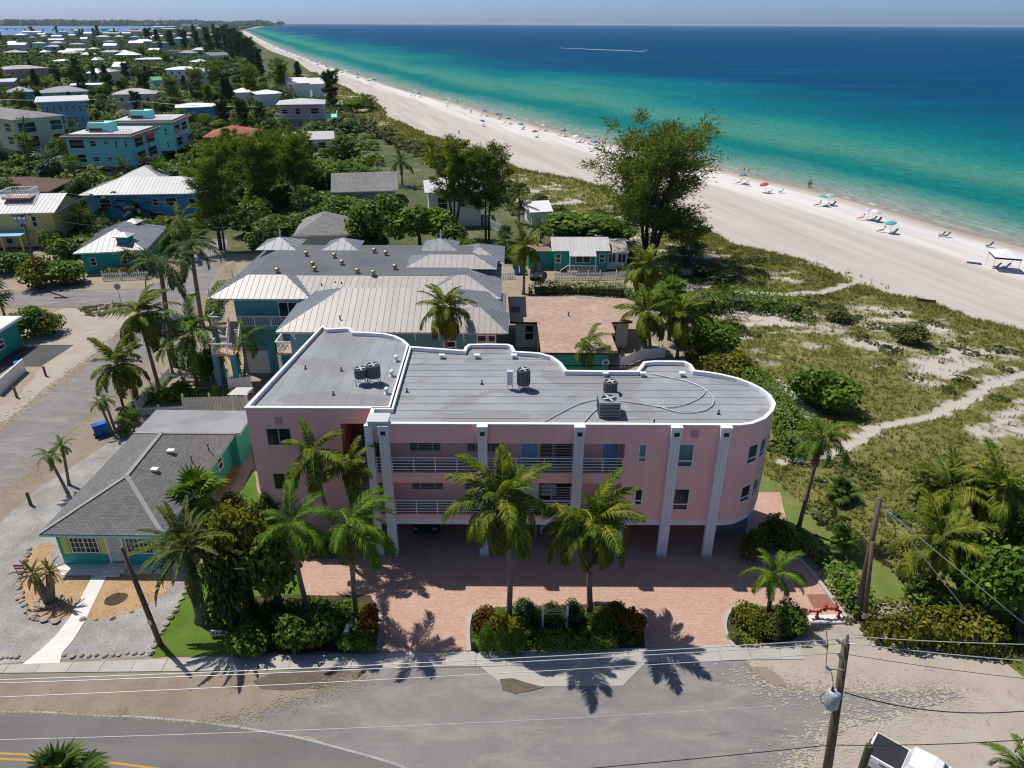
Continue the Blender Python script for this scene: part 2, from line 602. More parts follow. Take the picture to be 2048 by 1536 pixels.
M['paver'] = m_paver()
M['brickborder'] = m_plain('dark_brick_border', (0.25,0.12,0.09),0.85,0.2,4, bump=0.3)

M['palm'] = m_leaf('palm_leaflets', [(0.1,(0.0291,0.0582,0.0053)),(0.5,(0.0952,0.1456,0.0106)),(0.9,(0.2688,0.2679,0.0234))], 0.30,0.45,0.2,0.3)
M['palm_green'] = m_leaf('queen_palm_leaflets', [(0.1,(0.0275,0.0744,0.0084)),(0.5,(0.0770,0.1602,0.0157)),(0.9,(0.1870,0.2860,0.0261))], 0.38,0.45,0.15,0.22)
M['palm_date'] = m_leaf('date_palm_leaflets', [(0.1,(0.0403,0.0598,0.0197)),(0.5,(0.0978,0.1256,0.0328)),(0.9,(0.1955,0.2153,0.0655))], 0.28,0.45,0.15,0.22)
M['palm_dark'] = m_leaf('dark_palm_leaflets', [(0.1,(0.0203,0.0483,0.0110)),(0.5,(0.0580,0.1056,0.0193)),(0.9,(0.1450,0.1810,0.0413))], 0.28,0.45,0.2,0.22)
M['palm_silver'] = m_leaf('silver_palm_blades', [(0.1,(0.0600,0.0884,0.0760)),(0.9,(0.2200,0.2808,0.2375))], 0.2,0.5,0.1)
M['palm_dead'] = m_leaf('dead_palm_fronds', [(0.1,(0.1000,0.0676,0.0333)),(0.9,(0.3400,0.2600,0.1425))], 0.2,0.8,0.1)
M['midrib'] = m_plain('palm_midrib', (0.26,0.27,0.05),0.5,0.2,2)
M['palmtrunk'] = None
M['leaf'] = m_leaf('broad_leaves', [(0.1,(0.0252,0.0582,0.0066)),(0.5,(0.0770,0.1383,0.0146)),(0.9,(0.2100,0.2839,0.0332))], 0.28,0.42,0.3,0.35)
M['leaf_bright'] = m_leaf('bright_leaves', [(0.1,(0.0300,0.0754,0.0071)),(0.5,(0.0938,0.1820,0.0166)),(0.9,(0.2250,0.3250,0.0356))], 0.32,0.42,0.2,0.35)
M['leaf_yellow'] = m_leaf('yellow_green_leaves', [(0.1,(0.0405,0.0562,0.0051)),(0.5,(0.1350,0.1591,0.0120)),(0.9,(0.3240,0.3089,0.0256))], 0.32,0.45,0.15,0.35)
M['leaf_olive'] = m_leaf('olive_leaves', [(0.1,(0.0325,0.0473,0.0148)),(0.5,(0.0845,0.1082,0.0309)),(0.9,(0.1820,0.2028,0.0679))], 0.25,0.5,0.2)
M['leaf_red'] = m_leaf('red_brown_leaves', [(0.1,(0.0480,0.0250,0.0061)),(0.45,(0.1520,0.0707,0.0137)),(0.7,(0.2400,0.1082,0.0152)),(0.95,(0.1600,0.1830,0.0228))], 0.3,0.45,0.2)
M['leaf_far'] = m_leaf('far_leaves', [(0.1,(0.0189,0.0477,0.0115)),(0.5,(0.0540,0.1039,0.0192)),(0.9,(0.1350,0.1895,0.0359))], 0.2,0.55,0.35)
M['needle'] = m_leaf('pine_needles', [(0.1,(0.0450,0.0728,0.0142)),(0.5,(0.1313,0.1755,0.0309)),(0.9,(0.2750,0.3120,0.0653))], 0.45,0.6,0.2)
M['needle_dark'] = m_leaf('dark_pine_needles', [(0.1,(0.0195,0.0421,0.0142)),(0.5,(0.0510,0.0858,0.0256)),(0.9,(0.1050,0.1482,0.0427))], 0.2,0.6,0.25)
M['grassblade'] = m_leaf('dune_grass_blades', [(0.1,(0.0660,0.0858,0.0167)),(0.4,(0.1540,0.1773,0.0376)),(0.7,(0.2860,0.2631,0.0888)),(1.0,(0.4620,0.3890,0.1986))], 0.3,0.6,0.1)
M['bark'] = m_plain('tree_bark', (0.10,0.075,0.055),0.95,0.3,3,0.1, bump=0.5)

def m_palmtrunk():
 k = N('palm_trunk_bark')
 p = k.coord('Object')
 w = k.n('TexWave')
 w.wave_type = 'BANDS'
 w.bands_direction = 'Z'
 k.link(p, w.inputs['Vector'])
 w.inputs['Scale'].default_value = 2.2
 w.inputs['Distortion'].default_value = 1.5
 n1 = k.noise(p, 5,4,0.6)
 c = k.ramp(k.mix(0.5, w.outputs['Fac'], n1), [(0.25,(0.12,0.09,0.062)),(0.6,(0.27,0.21,0.155)),(0.85,(0.40,0.33,0.26))])
 return k.done(k.principled(c, 0.9,0.15, normal=k.bump(w.outputs['Fac'], 0.5,0.03)))

M['palmtrunk'] = m_palmtrunk()

# =================================================================== SETTING
rnd = random.Random(7)
nrs = np.random.RandomState(11)
_LAT = nrs.rand(256,256)

def vnoise(x, y):
 x = np.asarray(x, float); y = np.asarray(y, float)
 xi = np.floor(x).astype(int); yi = np.floor(y).astype(int)
 fx = x - xi; fy = y - yi
 fx = fx * fx * (3 - 2 * fx); fy = fy * fy * (3 - 2 * fy)
 g = lambda a, b: _LAT[a & 255, b & 255]
 return (g(xi, yi) * (1 - fx) + g(xi + 1, yi) * fx) * (1 - fy) + (g(xi, yi + 1) * (1 - fx) + g(xi + 1, yi + 1) * fx) * fy

def fbm(x, y, o=4):
 s = 0; a = 0.5; t = 0
 for i in range(o):
  s = s + a * vnoise(np.asarray(x) * 2 ** i + 17.3 * i, np.asarray(y) * 2 ** i + 5.1 * i)
  t += a; a *= 0.55
 return s / t

CT = np.array((-0.296,0.9552)); CT /= np.linalg.norm(CT)
CN = np.array((CT[1], -CT[0]))

def so(p):
 return (p[0] * CT[0] + p[1] * CT[1], p[0] * CN[0] + p[1] * CN[1])

def xy(s, o):
 return (s * CT[0] + o * CN[0], s * CT[1] + o * CN[1])

_sh = [at(*p, -1) for p in [(2048,492),(1900,455),(1800,425),(1700,398),(1600,375),(1500,353),(1430,335),(1200,283),(1100,257),(1000,232),(900,204),(800,178),(700,146),(640,128),(600,112),(560,97),(520,78),(490,62),(478,56)]]
_vg = [at(*p, 0) for p in [(2048,660),(1950,635),(1850,600),(1780,590),(1700,560),(1650,530),(1560,505),(1480,490),(1170,360),(1050,340),(960,300),(850,265),(780,235),(770,215),(700,180),(640,150),(590,118),(540,100),(500,75),(480,62)]]
_shs = sorted([so(p) for p in _sh]); _vgs = sorted([so(p) for p in _vg])
_shs = [(-400,130),(-100,118),(20,112.5)] + _shs + [(12000,90),(45000,0)]
_vgs = [(-400,92),(-100,84),(20,78)] + _vgs + [(12000,40),(45000,-60)]
shore_o = lambda s: np.interp(s, [a for a, b in _shs], [b for a, b in _shs])
veg_o = lambda s: np.interp(s, [a for a, b in _vgs], [b for a, b in _vgs])

def grid_faces(nr, nc):
 i = np.arange(nr - 1)[:, None] * nc + np.arange(nc - 1)[None, :]
 return np.stack([i, i + 1, i + nc + 1, i + nc], -1).reshape(-1,4)

# ---- sea
def build_sea():
 ss = np.concatenate([np.arange(-400,0,40), np.arange(0,300,6), np.arange(300,900,20), np.geomspace(900,45000,60)])
 dd = np.array([-2.5,-1.2,-0.5,0,0.5,1,1.6,2.5,4,6,8,10,13,16,20,24,28,33,40,48,58,70,85,105,130,160,200,260,350,500,800,1400,3000,8000,25000,90000.])
 S, D = np.meshgrid(ss, dd, indexing='ij')
 wob = (fbm(ss * 0.05, ss * 0 + 3.3) - 0.5) * 3.0
 base = shore_o(ss) + wob * (ss < 2000)
 O = base[:, None] + D
 X = S * CT[0] + O * CN[0]; Y = S * CT[1] + O * CN[1]
 V = np.stack([X, Y, np.full_like(X, -1.0)], -1)
 f = grid_faces(*X.shape)[:, ::-1]
 k = N('sea_water')
 a = k.n('Attribute'); a.attribute_name = 'offshore'
 p = k.world_pos()
 pr = k.mapping(p, (1,1,1),(0,0, R(-17.2)))
 n1 = k.noise(k.mapping(pr, (0.012,0.004,1)),1.0,3,0.5)
 n2 = k.noise(k.mapping(pr, (0.07,0.022,1)),1.0,4,0.6)
 d = k.math('MULTIPLY', a.outputs['Fac'], k.maprange(n1,0.25,0.75,0.48,1.05))
 d = k.math('ADD', d, k.math('MULTIPLY', k.math('SUBTRACT', n2,0.5), k.math('MINIMUM', d, 20)))
 lg = k.math('DIVIDE', k.math('LOGARITHM', k.math('ADD', k.math('MAXIMUM', d, 0),1.0), math.e), math.log(4001))
 P = lambda x: math.log(1 + x) / math.log(4001)
 st = [(0, c8(176,172,156)),(3, c8(158,172,156)),(8, c8(126,168,152)),(14, c8(70,152,138)),(20, c8(16,134,126)),(28, c8(20,136,126)),(42, c8(84,158,138)),
   (60, c8(56,152,138)),(82, c8(14,132,132)),(115, c8(0,108,128)),(155, c8(0,86,122)),(230, c8(0,80,120)),(600, c8(0,80,124)),(4000, c8(0,88,132))]
 c = k.ramp(lg, [(P(x), mul(q, 0.62)) for x, q in st])
 w1 = k.noise(k.mapping(p, (0.006,0.03,1)),1.0,5,0.62,0.6)
 far = k.maprange(a.outputs['Fac'], 60,180,0,1)
 c = k.mix(k.math('MULTIPLY', k.maprange(w1,0.5,0.72,0,0.40), far), c, mul(c8(18,110,160),0.7))
 c = k.mix(k.math('MULTIPLY', k.maprange(w1,0.28,0.46,0.35,0), far), c, mul(c8(0,58,104),0.55))
 fm = k.noise(p, 0.35,4,0.7)
 edge = k.math('MULTIPLY', k.maprange(a.outputs['Fac'], 0.1,0.9,1,0), k.maprange(fm, 0.50,0.62,0,0.7))
 c = k.mix(edge, c, (0.72,0.73,0.72))
 br = k.noise(k.mapping(pr, (0.9,0.06,1)),1.0,4,0.6,0.4)
 bz = k.math('MULTIPLY', k.maprange(a.outputs['Fac'], 1.0,2.0,0,1), k.maprange(a.outputs['Fac'], 5.0,9.0,1,0))
 c = k.mix(k.math('MULTIPLY', bz, k.maprange(br, 0.60,0.66,0,0.6)), c, (0.62,0.66,0.64))
 cp = k.noise(k.mapping(p, (0.35,1.1,1),(0,0,0.25)),0.8,5,0.7,0.3)
 c = k.mix(k.math('MULTIPLY', far, k.maprange(cp, 0.62,0.75,0,0.22)), c, (0.16,0.30,0.40))
 wv = k.noise(k.mapping(p, (1.2,0.5,1)),0.7,5,0.65,0.6)
 wv2 = k.noise(p, 3.5,3,0.6)
 nr = k.bump(k.mix(0.35, wv, wv2),0.35,0.35)
 c = k.mix(1.0, c, k.ramp(wv, [(0.3,0.74),(0.7,1.24)]), 'MULTIPLY')
 df = k.n('BsdfDiffuse'); k.link(c, df.inputs['Color']); k.link(nr, df.inputs['Normal'])
 gl = k.n('BsdfGlossy'); gl.inputs['Roughness'].default_value = 0.22
 gl.inputs['Color'].default_value = (0.55,0.72,0.85,1)
 k.link(nr, gl.inputs['Normal'])
 fr = k.n('Fresnel'); fr.inputs['IOR'].default_value = 1.33; k.link(nr, fr.inputs['Normal'])
 ms = k.n('MixShader')
 k.link(k.math('MINIMUM', k.math('MULTIPLY', fr.outputs[0], 0.4),0.08), ms.inputs[0])
 k.link(df.outputs[0], ms.inputs[1]); k.link(gl.outputs[0], ms.inputs[2])
 mat = k.done(ms.outputs[0])
 me = np_mesh('sea', V.reshape(-1,3), f, None, mat, True)
 point_attr(me, 'offshore', D.ravel())
 o = mesh_obj('sea', me)
 tag(o, 'clear shallow sea turning from pale green at the beach to deep blue', None, None, 'structure')
 return mat

SEA_MAT = build_sea()

# ---- beach
def build_beach():
 ss = np.concatenate([np.arange(-400,0,40), np.arange(0,300,4), np.arange(300,900,15), np.geomspace(900,20000,40)])
 tt = np.array([-0.12,0,0.1,0.2,0.3,0.4,0.5,0.6,0.7,0.78,0.85,0.9,0.94,0.97,1.0,1.04,1.12])
 a = veg_o(ss); b = shore_o(ss)
 O = a[:, None] + (b - a)[:, None] * tt[None, :]
 S = np.repeat(ss[:, None], len(tt),1)
 T = np.repeat(tt[None, :], len(ss),0)
 X = S * CT[0] + O * CN[0]; Y = S * CT[1] + O * CN[1]
 w = (b - a)[:, None]
 Z = -1.0 * np.clip(T, 0,1) ** 2.2 - np.clip(T - 1,0,1) * w * 0.12 + 0.02
 Z += (fbm(X * 0.12, Y * 0.12) - 0.5) * 0.14 * np.clip(1 - T, 0,1) * (S < 900)
 k = N('beach_sand')
 at_ = k.n('Attribute'); at_.attribute_name = 'cross'
 t = at_.outputs['Fac']
 p = k.world_pos()
 pr = k.mapping(p, (1,1,1),(0,0, R(-17.2)))
 n1 = k.noise(k.mapping(pr, (0.35,0.025,1)),1.0,5,0.6,0.25)     # raked lanes along the beach
 n2 = k.noise(p, 2.2,5,0.7)
 n3 = k.noise(k.mapping(pr, (0.09,0.02,1)),1.0,4,0.6)
 tw = k.math('ADD', t, k.math('MULTIPLY', k.math('SUBTRACT', n3,0.5),0.10))
 c = k.ramp(tw, [(0.0,(0.47,0.425,0.375)),(0.45,(0.475,0.43,0.38)),(0.54,(0.50,0.46,0.415)),(0.60,(0.60,0.575,0.54)),(0.84,(0.615,0.59,0.56)),(0.89,(0.50,0.455,0.40)),(0.955,(0.40,0.35,0.29)),(1.0,(0.27,0.235,0.19))])
 c = k.mix(1.0, c, k.ramp(n1, [(0.3,(0.84,0.83,0.82)),(0.7,(1.12,1.12,1.13))]), 'MULTIPLY')
 c = k.mix(k.maprange(n2,0.52,0.75,0,0.22), c, (0.40,0.34,0.28))
 sw_ = k.math('MULTIPLY', k.maprange(k.noise(k.mapping(pr, (1.6,0.12,1)),1.0,5,0.75),0.60,0.72,0,0.6), k.math('MULTIPLY', k.maprange(tw, 0.84,0.88,0,1), k.maprange(tw, 0.90,0.93,1,0)))
 c = k.mix(sw_, c, (0.16,0.12,0.07))
 ft = k.noise(p, 1.1,4,0.8,0.6)
 c = k.mix(k.maprange(ft, 0.60,0.70,0,0.28), c, (0.34,0.30,0.25))
 nr = k.bump(k.mix(0.5, n2, k.noise(p, 9,3,0.7)),0.8,0.10)
 mat = k.done(k.principled(c, 0.95,0.1, normal=nr))
 me = np_mesh('beach', np.stack([X, Y, Z], -1).reshape(-1,3), grid_faces(*X.shape)[:, ::-1], None, mat, True)
 point_attr(me, 'cross', T.ravel())
 tag(mesh_obj('beach', me), 'wide pale sand beach between dunes and sea', None, None, 'structure')

build_beach()

# ---- land: one sheet from under our feet to the far end of the island
def build_land():
 ss = np.concatenate([np.arange(-400,0,50), np.arange(0,900,20), np.geomspace(900,20000,30)])
 right = veg_o(ss) + 1.5
 bay = np.interp(ss, [-400,1500,1750,2100,2600,3400,5000,20000], [-1500,-1500,-560,-470,-360,-420,-520,-1800])
 us = np.linspace(0,1,14) ** 1.6
 O = right[:, None] + (bay - right)[:, None] * us[None, :]
 S = np.repeat(ss[:, None], len(us),1)
 X = S * CT[0] + O * CN[0]; Y = S * CT[1] + O * CN[1]
 Z = np.full_like(X, -0.02)
 Z[:, -1] = -1.8
 me = np_mesh('ground', np.stack([X, Y, Z], -1).reshape(-1,3), grid_faces(*X.shape), None, M['village'])
 tag(mesh_obj('ground', me), 'low island ground with lots and gardens', None, None, 'structure')
 mb = MB()
 mb.add([(-30000,600,-1.2),(-300,600,-1.2),(-5000,45000,-1.2),(-40000,45000,-1.2)], [(0,1,2,3)])
 k = N('bay_water')
 p = k.world_pos()
 n = k.noise(k.mapping(p, (0.004,0.02,1)),1,4,0.6)
 c = k.ramp(n, [(0.3,(0.05,0.14,0.24)),(0.7,(0.10,0.22,0.34))])
 mb.build('bay', k.done(k.principled(c, 0.35,0.3)))
 tag(bpy.data.objects['bay'], 'pale blue bay behind the island', None, None, 'structure')

build_land()

# ---- flat sheets laid on the ground, each a few millimetres over the one below
def sheet(name, poly_px, z, mat, label, px=True, thick=0.0):
 pts = [at(*p, 0) if px else Vector((p[0], p[1], 0)) for p in poly_px]
 ar = sum(a.x * b.y - b.x * a.y for a, b in zip(pts, pts[1:] + pts[:1]))
 if ar < 0:
  pts = pts[::-1]
 mb = MB()
 if thick:
  mb.prism([(p.x, p.y) for p in pts], z - thick, z)
 else:
  mb.add([(p.x, p.y, z) for p in pts], [tuple(range(len(pts)))])
 o = mb.build(name, mat)
 return tag(o, label, None, None, 'structure')

def smooth_px(pts, n=6):
 out = []
 P = [pts[0]] + list(pts) + [pts[-1]]
 for i in range(1, len(P) - 2):
  p0, p1, p2, p3 = [np.array(q, float) for q in P[i - 1:i + 3]]
  for k in range(n):
   t = k / n
   out.append(tuple(0.5 * ((2 * p1) + (-p0 + p2) * t + (2 * p0 - 5 * p1 + 4 * p2 - p3) * t * t + (-p0 + 3 * p1 - 3 * p2 + p3) * t ** 3)))
 out.append(tuple(pts[-1]))
 return out

def wobble(pts, amp, seed=1, step=0.5):
 out = []
 n = len(pts)
 for i in range(n):
  a, b = pts[i], pts[(i + 1) % n]
  L = math.hypot(b[0] - a[0], b[1] - a[1])
  m = max(1, int(L / step))
  nx, ny = -(b[1] - a[1]) / max(L, 1e-6),(b[0] - a[0]) / max(L, 1e-6)
  for k in range(m):
   t = k / m
   x, y = a[0] + (b[0] - a[0]) * t, a[1] + (b[1] - a[1]) * t
   d = (float(fbm(x * 0.9 + seed * 7.7, y * 0.9)) - 0.5) * 2 * amp
   out.append((x + nx * d, y + ny * d))
 return out

def ragged(name, poly_px, z, mat, label, amp=0.35, seed=1, step=0.5):
 pts = [tuple(at(*p, 0))[:2] for p in poly_px]
 return sheet(name, wobble(pts, amp, seed, step), z, mat, label, px=False)

def stripe(name, pts_px, width, z, mat, label, px=True):
 pts = [at(*p, 0) for p in pts_px] if px else [Vector((p[0], p[1], 0)) for p in pts_px]
 mb = MB()
 vs = []
 for i, p in enumerate(pts):
  d = (pts[min(i + 1, len(pts) - 1)] - pts[max(i - 1,0)]).normalized()
  nrm = Vector((-d.y, d.x, 0)) * width / 2
  vs += [(p.x + nrm.x, p.y + nrm.y, z),(p.x - nrm.x, p.y - nrm.y, z)]
 mb.add(vs, [(2 * i + 1,2 * i + 3,2 * i + 2,2 * i) for i in range(len(pts) - 1)])
 return tag(mb.build(name, mat), label, None, None, 'structure')

sheet('sandy_lot', [(-75,4),(70,4),(62,72),(20,90),(-8,100),(-75,104)], 0.0, M['soil'], 'sandy ground of the near lots', px=False)
ragged('shoulder', [(-400,1350),(0,1345),(300,1341),(745,1334),(735,1350),(700,1368),(640,1388),(560,1412),(480,1442),(420,1448),(290,1437),(0,1428),(-400,1430)], 0.004, M['shoulder'], 'brown sandy verge beside the road', 0.35,3,0.3)
ragged('parking_apron', [(420,1447),(480,1442),(560,1412),(640,1387),(700,1367),(735,1347),(745,1336),(965,1333),(1300,1324),(1492,1320),(1512,1345),(1548,1376),(1700,1381),(1905,1384),(1925,1394),(1830,1425),(1700,1455),(1650,1490),(1600,1560),(1560,1700),(1500,1900),(700,1900),(800,1530),(700,1500),(580,1470)], 0.008, M['asphalt_old'], 'bleached grey asphalt apron by the road', 0.3,17,0.3)
sheet('road', [(-1000,1428),(-400,1424),(0,1424),(190,1431),(290,1435),(420,1447),(580,1472),(700,1502),(800,1532),(900,1575),(1100,1690),(1300,1900),(-1600,1900)], 0.012, M['asphalt'], 'two lane asphalt road curving through the corner')
stripe('road_edge_line', smooth_px([(-500,1428),(0,1423),(190,1431),(290,1435),(420,1447),(580,1472),(700,1502),(800,1532),(900,1575)]),0.11,0.016, M['line_white'], 'worn white edge line along the road')
stripe('road_centre_line', smooth_px([(-500,1490),(0,1507),(120,1516),(240,1528),(360,1545),(500,1570)]),0.11,0.016, M['line_yellow'], 'upper of the two yellow centre lines')
stripe('road_centre_line', smooth_px([(-500,1502),(0,1518),(120,1527),(240,1540),(360,1557),(500,1583)]),0.11,0.016, M['line_yellow'], 'lower of the two yellow centre lines')
ragged('sand_lot', [(1592,1284),(1640,1262),(1690,1243),(1760,1262),(1990,1300),(2300,1330),(2500,1900),(1500,1900),(1560,1700),(1600,1560),(1650,1490),(1700,1455),(1830,1425),(1925,1394),(1905,1384),(1700,1381),(1548,1376),(1512,1345),(1492,1322)], 0.016, M['sandlot'], 'pale sand lot where cars park', 0.3,5)
ragged('lot_dirt', [(1730,1480),(1860,1430),(1960,1395),(2048,1330),(2300,1360),(2350,1700),(1700,1700),(1690,1540)], 0.020, M['sandlot'], 'trampled pale sand around the parked pickup', 0.5,9)
ragged('damp_patch', [(505,1362),(545,1345),(590,1345),(650,1340),(720,1346),(700,1362),(640,1375),(560,1385),(520,1380)], 0.020, M['damp'], 'dark damp soil patch on the verge', 0.25,8)
ragged('damp_patch', [(1000,1362),(1025,1358),(1055,1366),(1090,1377),(1060,1384),(1030,1388),(1005,1380)], 0.036, M['damp'], 'dark damp soil patch below the round bushes', 0.18,4)
ragged('damp_patch', [(1495,1336),(1530,1335),(1560,1352),(1575,1372),(1548,1374),(1515,1350)], 0.036, M['shoulder'], 'brown damp soil patch at the end of the sidewalk', 0.2,14)
sheet('concrete_ramp', [(958,1332),(1292,1325),(1245,1372),(1012,1374)], 0.024, M['concrete'], 'concrete apron between the two drives')

_left = [(-330,1060),(0,862),(104,778),(164,740),(191,715),(232,677),(262,650),(285,628),(300,612),(240,612),(0,614),(-400,618),(-400,578),(0,582),(150,580),(285,577),(330,560),(372,530),(405,505),(425,478)]
_right = [(455,478),(452,520),(425,560),(405,595),(383,622),(345,660),(301,707),(241,767),(219,789),(164,844),(104,900),(0,992),(-330,1290)]
ragged('side_street', _left + _right, 0.012, M['asphalt_old'], 'narrow bleached side street running past the houses', 0.12,2)
ragged('street_verge', [(0,850),(104,768),(191,705),(262,640),(230,618),(140,616),(40,640),(60,690),(82,735),(40,790),(0,815)], 0.006, M['sandlot'], 'sandy verge along the side street', 0.4,6)
ragged('street_verge', [(445,540),(470,520),(480,560),(440,600),(400,640),(340,720),(300,770),(250,850),(245,870),(150,935),(20,1050),(-250,1250),(-230,1200),(0,990),(104,902),(219,790),(301,708),(405,597)], 0.008, M['shoulder'], 'brown gravel verge between street and gravel yard', 0.3,7)
ragged('grass_strip', [(330,745),(345,755),(285,822),(262,842),(228,840),(240,822),(270,795)], 0.020, M['lawn'], 'strip of bright grass beside the picket fence', 0.2,21)
sheet('parking_pad', [(66,690),(148,690),(82,733),(10,733),(-60,745),(-20,715)], 0.016, M['asphalt_dark'], 'dark asphalt parking pad beside the turquoise house')

ragged('gravel_yard', [(-260,1250),(0,1050),(60,988),(150,930),(245,868),(300,872),(120,1050),(130,1120),(380,1130),(392,1160),(355,1240),(310,1312),(0,1328),(-350,1334),(-350,1270)], 0.016, M['pebble'], 'white shell gravel yard around the grey roofed house', 0.2,4)
ragged('mulch_bed', smooth_px([(52,1128),(40,1170),(45,1205),(72,1232),(120,1240),(160,1212),(205,1148),(110,1135),(105,1090),(75,1092),(55,1110),(52,1128)]),0.022, M['mulch'], 'tan wood chip bed with two small palms', 0.12,2)
ragged('mulch_bed', smooth_px([(222,1150),(330,1146),(338,1172),(310,1200),(265,1222),(210,1237),(163,1238),(190,1195),(222,1150)]),0.022, M['mulch'], 'tan wood chip bed between walk and utility pole', 0.12,3)
ragged('bare_patch', smooth_px([(212,1196),(235,1186),(255,1190),(248,1203),(225,1212),(209,1208),(212,1196)]),0.026, M['bed'], 'bare grey circle in the wood chip bed', 0.05,3)
sheet('patio_slab', [(112,1131),(318,1124),(322,1148),(125,1152)], 0.06, M['concrete_white'], 'concrete patio along the front of the house', thick=0.1)
_walk = [(187,1150),(216,1149),(192,1198),(172,1240),(146,1282),(124,1308),(120,1327),(44,1330),(80,1302),(112,1272),(140,1236)]
sheet('front_walk', _walk, 0.045, M['concrete_white'], 'white concrete walk from sidewalk to front door', thick=0.05)
ragged('mulch_strip', [(446,905),(478,868),(497,880),(492,905),(468,960),(440,990),(425,985),(448,935)], 0.012, M['mulch_red'], 'red brown mulch strip behind the grey roofed house', 0.1,6)
ragged('sand_strip', [(497,885),(505,900),(505,940),(480,1000),(455,1030),(440,1020),(470,965)], 0.016, M['sandlot'], 'sandy strip beside the pink building', 0.15,6)
ragged('lawn', [(506,935),(520,1010),(545,1110),(600,1128),(612,1240),(604,1303),(303,1316),(325,1268),(362,1190),(395,1140),(440,1060),(480,990)], 0.020, M['lawn'], 'green front lawn under the date palm', 0.12,11)
ragged('rough_lawn', [(1500,950),(1560,930),(1640,950),(1720,985),(1790,1050),(1880,1120),(1850,1190),(1720,1215),(1625,1108),(1500,1105),(1480,1080),(1490,1020)], 0.020, M['roughlawn'], 'patchy lawn right of the pink building', 0.4,15)
ragged('planting_bed', [(445,1195),(610,1190),(740,1192),(758,1240),(755,1285),(725,1303),(560,1308),(480,1300)], 0.030, M['bed'], 'dark planting bed left of the drive', 0.1,3)
sheet('paved_court', [(600,1118),(600,1090),(560,985),(1560,985),(1588,1108),(1640,1170),(1690,1236),(1600,1247),(1470,1292),(752,1306),(758,1205),(612,1200)], 0.026, M['paver'], 'salmon brick paver court under and before the building')
ragged('planting_bed', smooth_px([(940,1303),(938,1262),(946,1232),(975,1218),(1080,1212),(1200,1210),(1262,1222),(1284,1250),(1290,1292)]) + [(1290,1296),(940,1305)], 0.034, M['bed'], 'planted island between the two drives', 0.05,3)
ragged('planting_bed', smooth_px([(1466,1292),(1452,1262),(1456,1230),(1480,1216),(1540,1214),(1600,1222),(1606,1255),(1585,1282)]) + [(1466,1294)], 0.034, M['bed'], 'planting bed right of the drive', 0.05,5)
sheet('paver_patch', [(1612,1189),(1656,1189),(1688,1212),(1628,1218)], 0.030, M['brickborder'], 'square of dark red pavers near the red pipe')

def kerb(name, pts_px, label, w=0.22, h=0.12, n=5):
 pts = [at(*p) for p in smooth_px(pts_px, n)]
 mb = MB()
 prof = []
 for i, p in enumerate(pts):
  d = (pts[min(i + 1, len(pts) - 1)] - pts[max(i - 1,0)]).normalized()
  s = Vector((-d.y, d.x, 0)) * w / 2
  prof.append([(p.x - s.x, p.y - s.y, 0),(p.x - s.x, p.y - s.y, h),(p.x + s.x, p.y + s.y, h),(p.x + s.x, p.y + s.y, 0)])
 vs = [q for pr in prof for q in pr]
 fs = []
 for i in range(len(prof) - 1):
  for k in range(3):
   fs.append((4 * i + k, 4 * i + k + 1,4 * i + 4 + k + 1,4 * i + 4 + k))
 fs += [(0,1,2,3), tuple(4 * (len(prof) - 1) + k for k in (3,2,1,0))]
 mb.add(vs, fs)
 return tag(mb.build(name, M['concrete']), label, None, None, 'structure')

kerb('kerb', [(938,1304),(936,1262),(944,1230),(975,1217)], 'curved concrete kerb at the left of the planted island')
kerb('kerb', [(1466,1294),(1450,1262),(1454,1230),(1474,1214)], 'curved concrete kerb beside the right drive')
kerb('kerb', [(748,1200),(760,1215),(762,1250),(756,1300)], 'concrete kerb left of the left drive')
kerb('kerb', [(1588,1106),(1640,1168),(1692,1238)], 'straight concrete kerb along the clipped bushes', 0.25,0.14)

sw = thing('sidewalk', 'grey concrete sidewalk of square slabs along the road', None)
sw['kind'] = 'structure'
_top = [(-330,1340),(0,1331),(390,1317),(780,1307),(950,1304),(1300,1297),(1590,1284)]
_bot = [(-330,1358),(0,1347),(390,1343),(780,1336),(950,1334),(1300,1326),(1492,1321),(1590,1319)]
_tw = [at(*p) for p in _top]; _bw = [at(*p) for p in _bot]
_x = -31.0
while _x < 15.3:
 x1 = min(_x + 1.62,15.55)
 f = lambda W, x: float(np.interp(x, [p.x for p in W], [p.y for p in W]))
 g = 0.012
 zt = 0.052 + rnd.uniform(-0.006,0.006)
 mb = MB()
 q = [(_x + g, f(_bw, _x + g)),(x1 - g, f(_bw, x1 - g)),(x1 - g, f(_tw, x1 - g)),(_x + g, f(_tw, _x + g))]
 mb.prism(q, -0.02, zt)
 mb.build('slab', M['concrete'], sw)
 _x = x1

# ---- dunes
PATHS = [([(1560,925),(1640,918),(1690,898),(1745,862),(1800,846),(1880,828),(1940,800),(1985,768),(2060,750),(2200,735)], 0.55),
   ([(1480,585),(1560,590),(1640,588),(1700,572),(1740,556)], 0.75),
   ([(1560,760),(1580,790),(1620,830)], 0.5),([(1020,400),(1100,410),(1160,405)], 1.2),([(880,300),(830,330),(870,345)], 1.2),
   ([(730,290),(800,285)], 1.5)]

def seg_dist(X, Y, pts):
 best = np.full(X.shape, 1e9)
 for a, b in zip(pts, pts[1:]):
  dx, dy = b[0] - a[0], b[1] - a[1]
  L = dx * dx + dy * dy
  t = np.clip(((X - a[0]) * dx + (Y - a[1]) * dy) / L, 0,1)
  best = np.minimum(best, np.hypot(X - a[0] - t * dx, Y - a[1] - t * dy))
 return best

